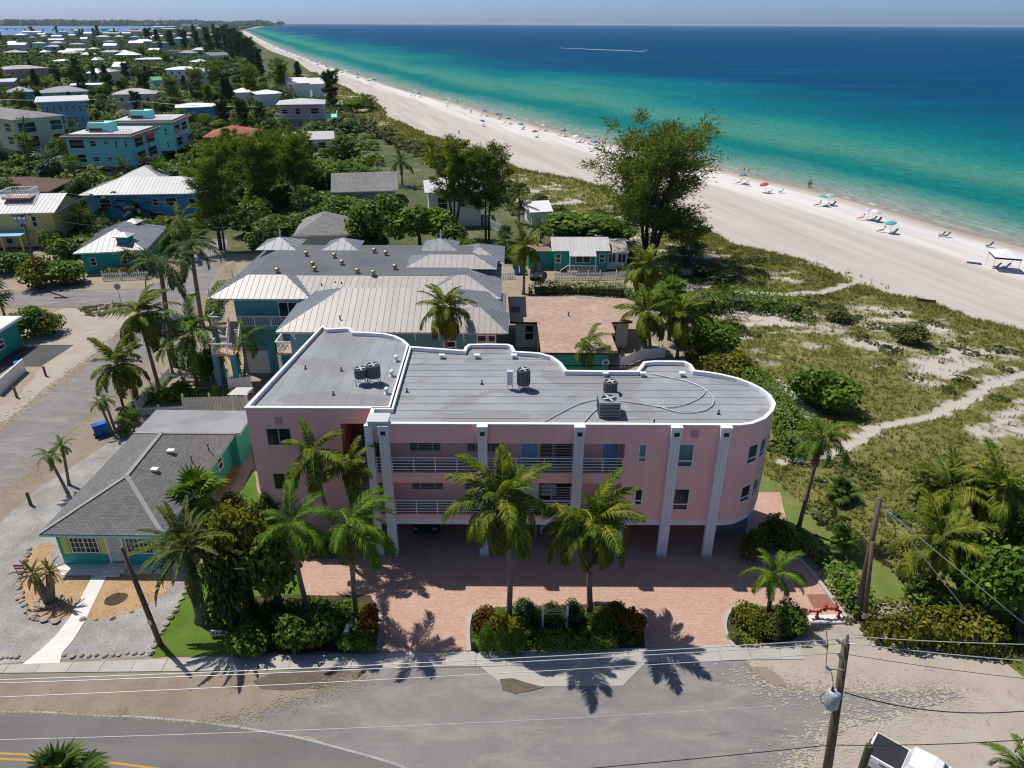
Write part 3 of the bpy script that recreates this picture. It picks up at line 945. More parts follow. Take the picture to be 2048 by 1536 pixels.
def dune_fields(S, O):
 X = S * CT[0] + O * CN[0]; Y = S * CT[1] + O * CN[1]
 edge = veg_o(S) + (fbm(S * 0.09, S * 0 + 1.7) - 0.5) * 5 * np.clip((S - 20) / 60,0.4,1) - O      # metres inland of the ragged front
 hump = fbm(X * 0.11, Y * 0.11)
 veg = 0.42 * fbm(X * 0.14 + 9, Y * 0.14,4) + 0.58 * fbm(X * 0.45, Y * 0.8,4)
 veg = np.clip((veg - 0.25) * 3.4,0,1)
 veg = veg - 0.22 * np.clip((edge - 5) / 3,0,1) * np.clip((27 - edge) / 5,0,1) * (S < 130)
 front = np.clip(1 - np.abs(edge - 3.0) / 5.0,0,1)
 inner = np.clip((edge - 24) / 14,0,1)
 veg = np.clip(veg + 0.3 * front + 0.55 * inner, 0,1) * np.clip(edge / 0.6,0,1)
 pd = np.full(X.shape, 1e9)
 for pts, w in PATHS:
  d = seg_dist(X, Y, [tuple(at(*p))[:2] for p in pts]) + (fbm(X * 1.3, Y * 1.3,2) - 0.5) * 0.35
  pd = np.minimum(pd, d / w)
 veg = np.clip(veg + 0.35 * (pd < 5),0,1) * np.clip((pd - 0.8) / 0.25,0,1)
 Z = 0.03 + np.clip(edge / 3,0,1) * (0.55 * hump - 0.16 + 0.25 * front) * np.clip((pd - 0.3),0.15,1)
 return X, Y, Z, veg, edge

def dune_in(s):
 return np.interp(s, [-40,20,40,50,60,75,90,100,150,200,250,320,400,540], [33,33,31,33,37,41,42,42,40,33,25,18,12,5])

def build_dunes():
 ss = np.concatenate([np.arange(-40,110,0.8), np.arange(110,260,1.6), np.arange(260,545,4)])
 us = np.linspace(0,1,64)
 ii = dune_in(ss); oo = veg_o(ss) + 3.0
 O = ii[:, None] + (oo - ii)[:, None] * us
 S = np.repeat(ss[:, None], len(us),1)
 X, Y, Z, veg, edge = dune_fields(S, O)
 Z = Z * np.clip(us / 0.06,0,1)[None, :] + 0.014
 Z = np.where(edge < 0,0.035 - 0.05 * np.clip(-edge / 2,0,1), Z)
 k = N('dune_sand')
 a = k.n('Attribute'); a.attribute_name = 'cover'
 p = k.world_pos()
 n1 = k.noise(p, 1.4,5,0.7,0.4)
 n2 = k.noise(p, 7,4,0.75)
 n3 = k.noise(p, 0.25,4,0.6)
 f = k.math('ADD', a.outputs['Fac'], k.math('MULTIPLY', k.math('SUBTRACT', k.mix(0.5, n1, n2),0.5),1.5))
 f = k.maprange(f, 0.38,0.72,0,1)
 g = k.ramp(k.mix(0.45, n3, n2), [(0.3,(0.065,0.080,0.016)),(0.46,(0.125,0.140,0.034)),(0.58,(0.21,0.195,0.07)),(0.75,(0.31,0.255,0.14))])
 s_ = k.ramp(n2, [(0.3,(0.36,0.32,0.27)),(0.7,(0.54,0.495,0.44))])
 c = k.mix(f, s_, g)
 nr = k.bump(k.mix(0.6, n1, n2),0.7,0.12)
 mat = k.done(k.principled(c, 0.95,0.1, normal=nr))
 me = np_mesh('dune', np.stack([X, Y, Z], -1).reshape(-1,3), grid_faces(*X.shape)[:, ::-1], None, mat, True)
 point_attr(me, 'cover', veg.ravel())
 tag(mesh_obj('dune', me), 'low sand dunes overgrown with grass and vines', None, None, 'structure')
 n = 60000
 s = np.concatenate([nrs.uniform(-20,110, n), nrs.uniform(110,250,14000), nrs.uniform(250,540,9000)])
 u = nrs.rand(len(s))
 o = dune_in(s) + (veg_o(s) + 2.5 - dune_in(s)) * u
 X, Y, Z, veg, edge = dune_fields(s, o)
 keep = nrs.rand(len(s)) < np.clip(veg * 1.1 - 0.12,0,1) ** 1.5
 X, Y, Z, s, edge = X[keep], Y[keep], Z[keep], s[keep], edge[keep]
 m = len(X)
 nb = 4
 tall = np.where(np.abs(edge - 2.0) < 2.5,1.2,1.0) * np.where(s > 250,2.0, np.where(s > 110,1.4,1.0))
 V = np.zeros((m, nb, 3,3), np.float32)
 for b in range(nb):
  az = nrs.uniform(0,2 * PI, m); h = nrs.uniform(0.14,0.42, m) * tall; le = nrs.uniform(0.15,0.75, m) * h + 0.06
  w = nrs.uniform(0.02,0.06, m) * tall
  bx = X + nrs.uniform(-0.14,0.14, m); by = Y + nrs.uniform(-0.14,0.14, m)
  px, py = -np.sin(az) * w, np.cos(az) * w
  V[:, b, 0] = np.stack([bx - px, by - py, Z], -1)
  V[:, b, 1] = np.stack([bx + px, by + py, Z], -1)
  V[:, b, 2] = np.stack([bx + np.cos(az) * le + 0.05, by + np.sin(az) * le, Z + h], -1)
 V = V.reshape(-1,3)
 me = np_mesh('dune_grass', V, None, np.arange(len(V)).reshape(-1,3), M['grassblade'])
 tag(mesh_obj('dune_grass', me), 'wind blown dune grass', None, None, 'stuff')

build_dunes()

# =================================================================== BUILDING TOOLS
def clip_half(poly, ax, val, keep_ge):
 out = []
 n = len(poly)
 for i in range(n):
  a, b = poly[i], poly[(i + 1) % n]
  ia = (a[ax] >= val) == keep_ge or abs(a[ax] - val) < 1e-9
  ib = (b[ax] >= val) == keep_ge or abs(b[ax] - val) < 1e-9
  if ia:
   out.append(a)
  if ia != ib:
   t = (val - a[ax]) / (b[ax] - a[ax])
   out.append((a[0] + (b[0] - a[0]) * t, a[1] + (b[1] - a[1]) * t))
 return out

def plane_frame(poly):
 P = [Vector(p) for p in poly]
 u = (P[1] - P[0]).normalized()
 nrm = Vector((0,0,0))
 for i in range(1, len(P) - 1):
  nrm += (P[i] - P[0]).cross(P[i + 1] - P[0])
 nrm.normalize()
 v = nrm.cross(u).normalized()
 return P[0], u, v, nrm

def panel_roof(poly, width, mat, parent, name='roof_panel', rib=0.035, ribw=0.05, lift=0.0, thick=0.03):
 o, u, v, nrm = plane_frame(poly)
 if nrm.z < 0:
  poly = poly[::-1]
  o, u, v, nrm = plane_frame(poly)
 q = [((Vector(p) - o).dot(u),(Vector(p) - o).dot(v)) for p in poly]
 u0 = min(p[0] for p in q); u1 = max(p[0] for p in q)
 n = max(1, round((u1 - u0) / width)); w = (u1 - u0) / n
 for k in range(n):
  a, b = u0 + k * w, u0 + (k + 1) * w
  c = clip_half(clip_half(q, 0, a + 1e-4, True),0, b - 1e-4, False)
  if len(c) < 3:
   continue
  W = lambda p, h: o + u * p[0] + v * p[1] + nrm * h
  mb = MB()
  m = len(c)
  mb.add([W(p, lift) for p in c] + [W(p, lift - thick) for p in c],
    [tuple(range(m)), tuple(range(2 * m - 1, m - 1,-1))] + [(i, m + i, m + (i + 1) % m, (i + 1) % m) for i in range(m)])
  e = sorted(p[1] for p in c if abs(p[0] - a) < 2e-3)
  if len(e) >= 2 and e[-1] - e[0] > 0.1:
   x0, x1 = a - ribw / 2, a + ribw / 2
   pts = [W((x, y), h) for h in (lift - 0.004, lift + rib) for x, y in ((x0, e[0]),(x1, e[0]),(x1, e[-1]),(x0, e[-1]))]
   mb.add(pts, [(4,5,6,7),(0,1,5,4),(1,2,6,5),(2,3,7,6),(3,0,4,7)])
  mb.build(name, mat, parent)

def plain_roof(polys, mat, parent, name='roof', thick=0.08):
 vs, fs, uvs = [], [], []
 for poly in polys:
  o, u, v, nrm = plane_frame(poly)
  if nrm.z < 0:
   poly = poly[::-1]
   o, u, v, nrm = plane_frame(poly)
  u = Vector((0,0,1)).cross(nrm)
  u = u.normalized() if u.length > 1e-3 else Vector((1,0,0))
  v = nrm.cross(u)
  b = len(vs); m = len(poly)
  P = [Vector(p) for p in poly]
  vs += [tuple(p) for p in P] + [tuple(p - Vector((0,0, thick))) for p in P]
  uv = [(p.dot(u), p.dot(v)) for p in P]
  fs.append(tuple(range(b, b + m))); uvs += uv
  fs.append(tuple(range(b + 2 * m - 1, b + m - 1,-1))); uvs += uv[::-1]
  for i in range(m):
   j = (i + 1) % m
   fs.append((b + i, b + m + i, b + m + j, b + j)); uvs += [uv[i], uv[i], uv[j], uv[j]]
 me = bpy.data.meshes.new(name)
 me.from_pydata(vs, [], fs)
 l = me.uv_layers.new(name='UVMap')
 l.data.foreach_set('uv', np.array(uvs, dtype=np.float32).ravel())
 me.materials.append(mat)
 me.update()
 return mesh_obj(name, me, parent)

def wall_boxes(mb, o, u, L, z0, z1, openings, t=0.14):
 o = Vector((o[0], o[1], 0)); u = Vector((u[0], u[1], 0)).normalized()
 inn = Vector((-u.y, u.x, 0))
 xs = sorted(set([0.0, L] + [e for a in openings for e in a[:2] if 0 < e < L]))

 def slab(a, b, za, zb):
  p = [o + u * a, o + u * b, o + u * b + inn * t, o + u * a + inn * t]
  mb.prism([(q.x, q.y) for q in p], za, zb)
 for a, b in zip(xs, xs[1:]):
  if b - a < 1e-5:
   continue
  m = (a + b) / 2
  ops = sorted([(q[2], q[3]) for q in openings if q[0] - 1e-6 <= m <= q[1] + 1e-6])
  z = z0
  for za, zb in ops:
   if za > z + 1e-4:
    slab(a, b, z, za)
   z = max(z, zb)
  if z < z1 - 1e-4:
   slab(a, b, z, z1)

def window(parent, o, u, a, b, za, zb, style='two', frame=M['white'], glass=M['glass'], depth=0.10, fw=0.06, name='window', out=0.02):
 o = Vector((o[0], o[1], 0)); u = Vector((u[0], u[1], 0)).normalized()
 inn = Vector((-u.y, u.x, 0))
 MM = Matrix((Vector((u.x, u.y, 0)), Vector((inn.x, inn.y, 0)), Vector((0,0,1)))).transposed().to_4x4()
 MM.translation = o
 f = MB(MM)
 y0, y1 = -out, depth
 f.box(a, b, y0, y1, za, za + fw); f.box(a, b, y0, y1, zb - fw, zb)
 f.box(a, a + fw, y0, y1, za + fw, zb - fw); f.box(b - fw, b, y0, y1, za + fw, zb - fw)
 cells = [(a + fw, b - fw, za + fw, zb - fw)]
 y0 += 0.012
 if style == 'two':
  m = (a + b) / 2
  f.box(m - fw / 2, m + fw / 2, y0, y1, za + fw, zb - fw)
  cells = [(a + fw, m - fw / 2, za + fw, zb - fw),(m + fw / 2, b - fw, za + fw, zb - fw)]
 elif style == 'low':      # a short sash under a tall pane
  m = za + (zb - za) * 0.27
  f.box(a + fw, b - fw, y0, y1, m - fw * 0.7, m + fw * 0.7)
  cells = [(a + fw, b - fw, za + fw, m - fw * 0.7),(a + fw, b - fw, m + fw * 0.7, zb - fw)]
 elif style == 'sash':
  m = (za + zb) / 2
  f.box(a + fw, b - fw, y0, y1, m - fw / 2, m + fw / 2)
  cells = [(a + fw, b - fw, za + fw, m - fw / 2),(a + fw, b - fw, m + fw / 2, zb - fw)]
 elif style == 'three':
  w = b - a
  m1, m2 = a + w * 0.27, b - w * 0.27
  for m in (m1, m2):
   f.box(m - fw / 2, m + fw / 2, y0, y1, za + fw, zb - fw)
  cells = [(a + fw, m1 - fw / 2, za + fw, zb - fw),(m1 + fw / 2, m2 - fw / 2, za + fw, zb - fw),(m2 + fw / 2, b - fw, za + fw, zb - fw)]
 elif style == 'grid':
  m = (a + b) / 2; n = (za + zb) / 2
  f.box(m - fw / 2, m + fw / 2, y0, y1, za + fw, zb - fw)
  f.box(a + fw, m - fw / 2, y0, y1, n - fw / 2, n + fw / 2); f.box(m + fw / 2, b - fw, y0, y1, n - fw / 2, n + fw / 2)
  cells = [(x0, x1, z0, z1) for x0, x1 in ((a + fw, m - fw / 2),(m + fw / 2, b - fw)) for z0, z1 in ((za + fw, n - fw / 2),(n + fw / 2, zb - fw))]
 w = f.build(name, frame, parent)
 for (x0, x1, z0, z1) in cells:
  g = MB(MM)
  yg = depth * 0.45 if depth > 0.03 else -0.004
  g.box(x0 - 0.01, x1 + 0.01, yg, yg + 0.02, z0 - 0.01, z1 + 0.01)
  g.build('pane', glass, w)
 return w

# =================================================================== THE PINK BUILDING
FY = 36.0                               # facade plane
pb = thing('pink_condo_building', 'pink three storey building with white columns and flat grey roof', 'building', (0, FY, 0))
ZR, ZP = 9.16,9.42                     # roof deck, parapet top
def rp(px, py):
 p = at(px, py, ZP + 0.08)
 return (p.x, p.y)

def loc(poly):
 return [(p[0], p[1] - FY) for p in poly]

def arc(c, r0, a0, a1, n, ry=None):
 ry = ry or r0
 return [(c[0] + r0 * math.cos(R(a0 + (a1 - a0) * i / n)), c[1] + ry * math.sin(R(a0 + (a1 - a0) * i / n))) for i in range(n + 1)]

XL = -8.35                                # left corner of the main block
WING = [(-15.95,37.85),(-7.25,37.85),(-7.35,46.6)] + [rp(*p) for p in [(817,688),(806,678),(790,670),(768,665),(735,663),(707,662),(700,655),(692,654),(655,656)]] + [(-14.45,50.9)]
CURVE = [(13.1,36.0)] + [rp(*p) for p in [(1504,845),(1530,835),(1545,820),(1551,805),(1541,788),(1524,775),(1502,764),(1475,754),(1442,746),(1410,741),(1390,739),(1382,727),(1370,721),(1342,720),(1310,720),(1288,722),(1282,730),(1274,740),(1200,740),(1133,739),(1122,724),(1104,711),(1078,704),(1030,701),(1024,690),(1016,687),(975,686),(938,687),(931,692),(928,699)]]
MAIN = [(XL, 36.0)] + CURVE + [(-7.35,47.05),(-7.25,37.85),(XL, 37.85)]

GX0, GX1 = XL + 0.25, aty(1250,900, FY).x
G2 = (6.08,8.12)     # upper opening
G1 = (3.02,5.35)     # lower opening
GD = 1.35              # depth of the galleries

def wall_on(poly_edge, openings, z0, z1, mb, t=0.13):
 (x0, y0),(x1, y1) = poly_edge
 wall_boxes(mb, (x0, y0 - FY),(x1 - x0, y1 - y0), math.hypot(x1 - x0, y1 - y0), z0, z1, openings, t)

wallm = MB()
fx = lambda px, py=900: aty(px, py, FY).x
fz = lambda py, px=1300: aty(px, py, FY).z
front_win = []
for (xa, xb, ya, yb, st, gl) in [(1277,1293,888,924, 'low', 'glass_teal'),(1356,1387,888,934, 'low', 'glass_teal'),(1269,1285,978,1010, 'low', 'glass'),(1346,1378,977,1020, 'low', 'glass')]:
 mx, my = (xa + xb) / 2,(ya + yb) / 2
 front_win.append((fx(xa, my), fx(xb, my), fz(yb, mx), fz(ya, mx), st, gl))
ops = [(a - GX1, b - GX1, za, zb) for a, b, za, zb, _, _ in front_win]
wall_boxes(wallm, (GX1,0),(1,0),13.1 - GX1,2.66, ZP, ops)
wall_boxes(wallm, (XL, 0),(1,0), GX0 - XL, 2.66, ZP, [])
wall_boxes(wallm, (GX0,0),(1,0), GX1 - GX0, G2[1], ZP, [])
wall_boxes(wallm, (GX0,0),(1,0), GX1 - GX0, G1[1], G2[0] - 0.02, [])
wall_boxes(wallm, (GX0,0),(1,0), GX1 - GX0,2.66, G1[0] - 0.02, [])
cv = CURVE
curve_win = []
ce = list(zip(cv, cv[1:]))
for i, (a, b) in enumerate(ce):
 L = math.hypot(b[0] - a[0], b[1] - a[1])
 op = []
 if i in (1,2,3,4) and L > 0.75:
  m = 0.11
  op = [(m, L - m, 6.55,7.85),(m, L - m, 3.75,4.95)]
  for q in op:
   curve_win.append((a, b, q))
 wall_on((a, b), op, 2.66, ZP, wallm)
wall_on((CURVE[-1], (-7.35,47.05)), [], 2.66, ZP, wallm)
wall_on(((XL, 37.85),(XL, 36.0)), [], 2.66, ZP, wallm)
wallm.build('main_wall', M['pink'], pb)
band = MB()
outer = MAIN[:-2]
for a, b in zip(outer, outer[1:]):
 wall_on((a, b), [], 2.28,2.66, band, 0.2)
wall_on(((XL, 37.85),(XL, 36.0)), [], 2.28,2.66, band, 0.2)
band.build('white_band', M['white'], pb)
sof = MB(); sof.prism(loc([(XL + .3,36.28)] + [(p[0] - 0.25 * (1 if p[0] > 10 else 0), p[1] + (0.28 if p[1] < 37 else -0.28)) for p in CURVE] + [(-7.6,46.8),(-7.6,38.1)]),2.34,2.60)
sof.build('soffit', M['offwhite'], pb)

ww = MB()
Yw = 37.85
wx = lambda px, py: aty(px, py, Yw).x
wz = lambda px, py: aty(px, py, Yw).z
wing_win = [(wx(533,873), wx(583,873), wz(556,891), wz(556,856)),(wx(547,962), wx(596,962), wz(570,979), wz(570,946))]
SX0 = wx(686,900)      # the stair well between wing and gallery
wing_front_L = SX0 + 15.95
wall_boxes(ww, (-15.95, Yw - FY),(1,0), wing_front_L, 0, ZP, [(a + 15.95, b + 15.95, za, zb) for a, b, za, zb in wing_win])
wall_boxes(ww, (SX0, Yw - FY),(1,0),-7.5 - SX0 + 0.0,8.35, ZP, [])
for i in range(2, len(WING) - 1):
 wall_on((WING[i], WING[i + 1]), [], 0, ZP, ww)
wall_on((WING[-1], WING[0]), [], 0, ZP, ww)
ww.build('wing_wall', M['pink'], pb)
sw_ = MB()
wall_boxes(sw_, (SX0, Yw - FY + 3.2),(1,0),-7.3 - SX0,0,8.5, [])
wall_boxes(sw_, (SX0 - 0.02, Yw - FY + 3.2),(0,-1),2.95,0,8.35, [], t=0.15)
sw_.box(SX0,-7.4, Yw - FY + 0.24, Yw - FY + 3.2,8.36,8.5)
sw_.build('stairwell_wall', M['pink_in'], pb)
x0s, x1s = SX0 + 0.15, SX0 + 1.35
for z0_, dz, dy in ((3.0,0.18,0.16),(0.1,0.17,0.16)):
 st = MB()
 for i in range(16):
  y = Yw - FY + 0.45 + i * dy
  st.box(x0s, x1s, y, y + 0.17, z0_ + i * dz, z0_ + i * dz + dz + 0.01)
 st.build('stair_flight', M['concrete'], pb)
rl = MB()
for k in range(5):
 for z0_, zz in ((3.2,2.9),(0.3,2.7)):
  rl.beam((x0s + 1.3, Yw - FY + 0.3, z0_ + k * 0.2),(x0s + 1.3, Yw - FY + 2.9, z0_ + zz + k * 0.2),0.035,0.035)
rl.build('stair_rail', M['white'], pb)

for (a, b, za, zb) in wing_win:
 window(pb, (-15.95, Yw - FY),(1,0), a + 15.95, b + 15.95, za, zb, 'two', M['palemetal'], M['glass'], 0.13,0.055)
for (a, b, za, zb, stl, gl) in front_win:
 window(pb, (0,0),(1,0), a, b, za, zb, stl, M['white'], M[gl], 0.12,0.055)
for (a, b, q) in curve_win:
 window(pb, (a[0], a[1] - FY),(b[0] - a[0], b[1] - a[1]), q[0], q[1], q[2], q[3], 'low', M['white'], M['glass'], 0.12,0.06)

BY = GD                                   # back wall plane (local y)
fl = MB()
fl.box(XL + 0.25, GX1,0.23, BY + 0.2,2.72, G1[0] - 0.03)
fl.build('lower_gallery_floor', M['concrete'], pb)
fl = MB(); fl.box(XL + 0.25, GX1,0.23, BY + 0.2,5.62, G2[0] - 0.03)
fl.build('upper_gallery_floor', M['concrete'], pb)
gb = MB()
bx = lambda px, py: aty(px, py, FY + BY).x
bz = lambda px, py: aty(px, py, FY + BY).z
lou = [(818,882,880,899,1),(933,1000,879,899,1),(824,888,970,986,0),(929,996,970,986,0)]
lou = [(bx(a, (c + d) / 2), bx(b, (c + d) / 2), f) for a, b, c, d, f in lou]
lou = [(a, b, (6.72,7.46) if f else (3.92,4.6)) for a, b, f in lou]
SA, SB = bx(1081,900), bx(1147,900)       # dark stair opening
wall_boxes(gb, (XL + 0.25, BY),(1,0), GX1 - XL - 0.25 + 0.2,2.72,9.0,
   [(a - XL - 0.25, b - XL - 0.25, z[0], z[1]) for a, b, z in lou] + [(SA - XL - 0.25, SB - XL - 0.25,2.72,5.5),(SA - XL - 0.25, SB - XL - 0.25,5.9,8.3)])
wall_boxes(gb, (GX1, BY),(0,-1), BY - 0.22,2.72,9.0, [], t=0.15)
gb.build('gallery_wall', M['pink'], pb)
rc = MB()
rc.box(SA - 0.4, SB + 0.4, BY + 3.0, BY + 3.2,0,9.0)
rc.box(SA - 0.3, SA - 0.05, BY + 0.25, BY + 3.0,0,9.0); rc.box(SB + 0.05, SB + 0.3, BY + 0.25, BY + 3.0,0,9.0)
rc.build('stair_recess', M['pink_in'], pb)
for a, b, z in lou:
 w = window(pb, (0, BY),(1,0), a, b, z[0], z[1], 'three', M['palemetal'], M['glass'], 0.12,0.05)
 sl_ = MB()
 for k in range(5):
  zz = z[0] + 0.1 + k * (z[1] - z[0] - 0.14) / 5
  sl_.box(a + 0.06, a + (b - a) * 0.27 - 0.03, BY + 0.004, BY + 0.03, zz, zz + 0.05)
  sl_.box(b - (b - a) * 0.27 + 0.03, b - 0.06, BY + 0.004, BY + 0.03, zz, zz + 0.05)
  sl_.box(a + (b - a) * 0.27 + 0.03, b - (b - a) * 0.27 - 0.03, BY + 0.004, BY + 0.03, zz, zz + 0.05)
 sl_.build('louvre', M['greymetal'], w)

def door(xa, xb, z0, mat, h=2.05):
 d = MB(); d.box(xa, xb, BY - 0.05, BY - 0.002, z0, z0 + h)
 do = d.build('door', mat, pb)
 k = MB(); k.box(xb - 0.14, xb - 0.08, BY - 0.11, BY - 0.05, z0 + 0.98, z0 + 1.06); k.build('handle', M['dark'], do)
 f = MB(); f.box(xa - 0.08, xa, BY - 0.07, BY - 0.002, z0, z0 + h + 0.08); f.box(xb, xb + 0.08, BY - 0.07, BY - 0.002, z0, z0 + h + 0.08); f.box(xa, xb, BY - 0.07, BY - 0.002, z0 + h, z0 + h + 0.08)
 f.build('door_frame', M['white'], do)

for z0 in (G2[0] - 0.03, G1[0] - 0.03):
 door(bx(1043,900), bx(1075,900), z0, M['paleblue'] if z0 > 5 else M['white'])
 door(bx(1205,900), bx(1236,900), z0, M['paleblue'] if z0 > 5 else M['white'])
rl = MB()
for zb_ in (6.1,3.05):
 for k in range(6):
  rl.beam((SA + 0.75, BY - 0.05, zb_ + 0.15 + k * 0.19),(SB - 0.05, BY - 0.05, zb_ + 0.15 + k * 0.19),0.035,0.035)
 for x in (SA + 0.75, SB - 0.05):
  rl.beam((x, BY - 0.05, zb_),(x, BY - 0.05, zb_ + 1.15),0.04,0.04)
rl.build('stair_rail', M['white'], pb)
for z0_ in (0.2,3.2):
 st = MB()
 for i in range(14):
  st.box(SA + 0.1, SA + 1.1, BY + 0.4 + i * 0.17, BY + 0.6 + i * 0.17, z0_ + i * 0.2, z0_ + i * 0.2 + 0.21)
 st.build('stair_flight', M['white'], pb)
ex = MB(); ex.lathe([(0.08,0),(0.09,0.05),(0.09,0.42),(0.03,0.5),(0.03,0.56)], 10,(bx(1160,888), BY - 0.12,7.0))
ex.build('fire_extinguisher', M['red'], pb, True)

COLS = [(XL + 0.1,0.46,9.30,36.0),(fx(779,985) - 0.0,0.58,9.30,36.0),(fx(967,985),0.56,9.30,36.0),(fx(1152,985),0.58,9.30,36.0),(fx(1336,985),0.60,9.30,36.0),(fx(1430,985),0.60,9.30,36.0)]
for i, (cx, cw, ch, cy) in enumerate(COLS):
 c = MB()
 y0, y1 = -0.36,-0.003
 if i == 0:
  c.box(cx - cw / 2, cx + cw / 2,-0.25,-0.003,0,9.40)
  c.build('column', M['white'], pb)
  continue
 c.box(cx - cw / 2, cx + cw / 2, y0 + 0.06, y1,0, ch)
 for k in range(3):
  a = cx - cw / 2 + cw * (0.04 + k * 0.325)
  c.box(a, a + cw * 0.27, y0 + 0.03, y0 + 0.058,0.0, ch - 0.45)
 co = c.build('column', M['white'], pb)
 k = MB()
 k.box(cx - cw / 2 - 0.03, cx + cw / 2 + 0.03, y0 - 0.06, y1, ch + 0.002,9.46)
 k.box(cx - cw / 2 - 0.03, cx - cw / 2 + 0.14, y0 - 0.06, y0 + 0.0, ch - 0.45, ch + 0.002)
 k.box(cx + cw / 2 - 0.14, cx + cw / 2 + 0.03, y0 - 0.06, y0 + 0.0, ch - 0.45, ch + 0.002)
 k.box(cx - cw / 2 + 0.14, cx + cw / 2 - 0.14, y0 - 0.06, y0 + 0.0, ch - 0.16, ch + 0.002)
 k.build('column_cap', M['white'], co)
 h = MB(); h.box(cx - cw / 2 + 0.14, cx + cw / 2 - 0.14, y0 - 0.045, y0 - 0.002, ch - 0.44, ch - 0.17); h.build('scupper', M['dark'], co)
 b = MB(); b.box(cx - cw / 2 - 0.03, cx + cw / 2 + 0.03, y0 - 0.03, y0 + 0.0,0,0.22); b.build('column_foot', M['palemetal'], co)
for (px, py, Y0) in [(1233,1112, None),(1487,1068, None)]:
 p = at(px, py)
 c = MB(); c.box(p.x - 0.27, p.x + 0.27, p.y - FY, p.y - FY + 0.5,0,2.31); c.build('column', M['white'], pb)
for X in (-6.5,-1.8,3.0,8.0):
 c = MB(); c.box(X - 0.3, X + 0.3,8.5,9.1,0,2.31); c.build('column', M['offwhite'], pb)
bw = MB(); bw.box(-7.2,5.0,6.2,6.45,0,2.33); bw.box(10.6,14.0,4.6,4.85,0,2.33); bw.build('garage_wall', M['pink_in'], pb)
gw = MB(); gw.box(13.0,15.4,2.0,2.2,0,2.33); gw.build('lattice_wall', M['greymetal'], pb)

bays = [(XL + 0.35, COLS[1][0] - 0.29),(COLS[1][0] + 0.29, COLS[2][0] - 0.28),(COLS[2][0] + 0.28, COLS[3][0] - 0.29),(COLS[3][0] + 0.29, GX1 - 0.03)]
for zf in (G1[0] + 0.02, G2[0] + 0.02):
 for a, b in bays:
  t = MB()
  n = max(1, round((b - a) / 1.45))
  for k in range(n + 1):
   x = a + (b - a) * k / n
   t.box(x - 0.025, x + 0.025,0.03,0.08, zf - 0.02, zf + 1.0)
  r = t.build('railing', M['white'], pb)
  for k in range(5):
   z = zf + 0.14 + k * 0.205
   q = MB(); q.box(a + 0.0, b - 0.0,0.02 if k == 4 else 0.035,0.09 if k == 4 else 0.075, z, z + (0.06 if k == 4 else 0.042))
   q.build('rail', M['white'], r)

for (px, py, Y) in [(1390,868, FY),(557,842, Yw)]:
 p = aty(px, py, Y)
 v = MB(); v.box(p.x - 0.22, p.x + 0.22, Y - FY - 0.035, Y - FY - 0.002, p.z - 0.25, p.z + 0.25)
 for k in range(6):
  v.box(p.x - 0.2, p.x + 0.2, Y - FY - 0.05, Y - FY - 0.036, p.z - 0.22 + k * 0.08, p.z - 0.18 + k * 0.08)
 v.build('wall_vent', M['palepink'], pb)

def parapet(poly, closed, w=0.17, inner=True):
 n = len(poly)
 mb = MB(); pi = MB()
 P = [Vector((p[0], p[1] - FY, 0)) for p in poly]
 ins, out = [], []
 for i, p in enumerate(P):
  a = P[(i - 1) % n] if (closed or i > 0) else None
  b = P[(i + 1) % n] if (closed or i < n - 1) else None
  d1 = (p - a).normalized() if a else None
  d2 = (b - p).normalized() if b else None
  nn = Vector((0,0,0))
  for d in (d1, d2):
   if d is not None:
    nn += Vector((-d.y, d.x, 0))
  nn.normalize()
  ref = d2 if d2 is not None else d1
  k = max(0.6, nn.dot(Vector((-ref.y, ref.x, 0))))
  ins.append(p + nn * (w / k)); out.append(p - nn * (0.05 / k))
 m = n if closed else n - 1
 vs = []
 for i in range(n):
  for q, z in ((out[i], ZP - 0.05),(out[i], ZP + 0.03),(ins[i], ZP + 0.03),(ins[i], ZR + 0.02)):
   vs.append((q.x, q.y, z))
 fs = []
 for i in range(m):
  j = (i + 1) % n
  for k in range(3):
   fs.append((4 * i + k, 4 * i + k + 1,4 * j + k + 1,4 * j + k)[::-1])
 if not closed:
  fs += [(0,1,2,3), tuple(4 * (n - 1) + k for k in (3,2,1,0))]
 mb.add(vs, fs)
 return mb.build('parapet', M['white'], pb), ins

_, main_in = parapet(MAIN, True)
_, wing_in = parapet([(-7.55,37.85),(-7.64,46.6)][::-1] + [(-7.55,37.85)] if False else WING, True)

def roofing(poly, ax, width, z):
 q = [(p.x, p.y) for p in poly]
 lo = min(p[ax] for p in q); hi = max(p[ax] for p in q)
 n = max(1, round((hi - lo) / width)); w = (hi - lo) / n
 for k in range(n):
  c = clip_half(clip_half(q, ax, lo + k * w, True), ax, lo + (k + 1) * w - 0.018, False)
  if len(c) < 3:
   continue
  mb = MB()
  h = lambda p: z + 0.014 * (1 - (p[ax] - lo - k * w) / w)
  m = len(c)
  mb.add([(p[0], p[1], h(p)) for p in c] + [(p[0], p[1], z - 0.05) for p in c], [tuple(range(m)), tuple(range(2 * m - 1, m - 1,-1))] + [(i, m + i, m + (i + 1) % m, (i + 1) % m) for i in range(m)])
  mb.build('roofing_strip', M['membrane'], pb)

roofing(main_in, 1,0.95, ZR)
roofing(wing_in, 0,0.95, ZR + 0.01)
hx, hy = at(757,838,9.6).x, at(757,838,9.6).y
hm = MB(); hm.box(hx - 0.55, hx + 0.55, hy - FY - 0.45, hy - FY + 0.45, ZR, ZR + 0.5); hm.box(hx - 0.62, hx + 0.62, hy - FY - 0.52, hy - FY + 0.52, ZR + 0.5, ZR + 0.56)
hm.build('roof_hatch', M['palemetal'], pb)

# ---- things standing on the roof
def roof_pt(px, py):
 return at(px, py, ZR + 0.02)

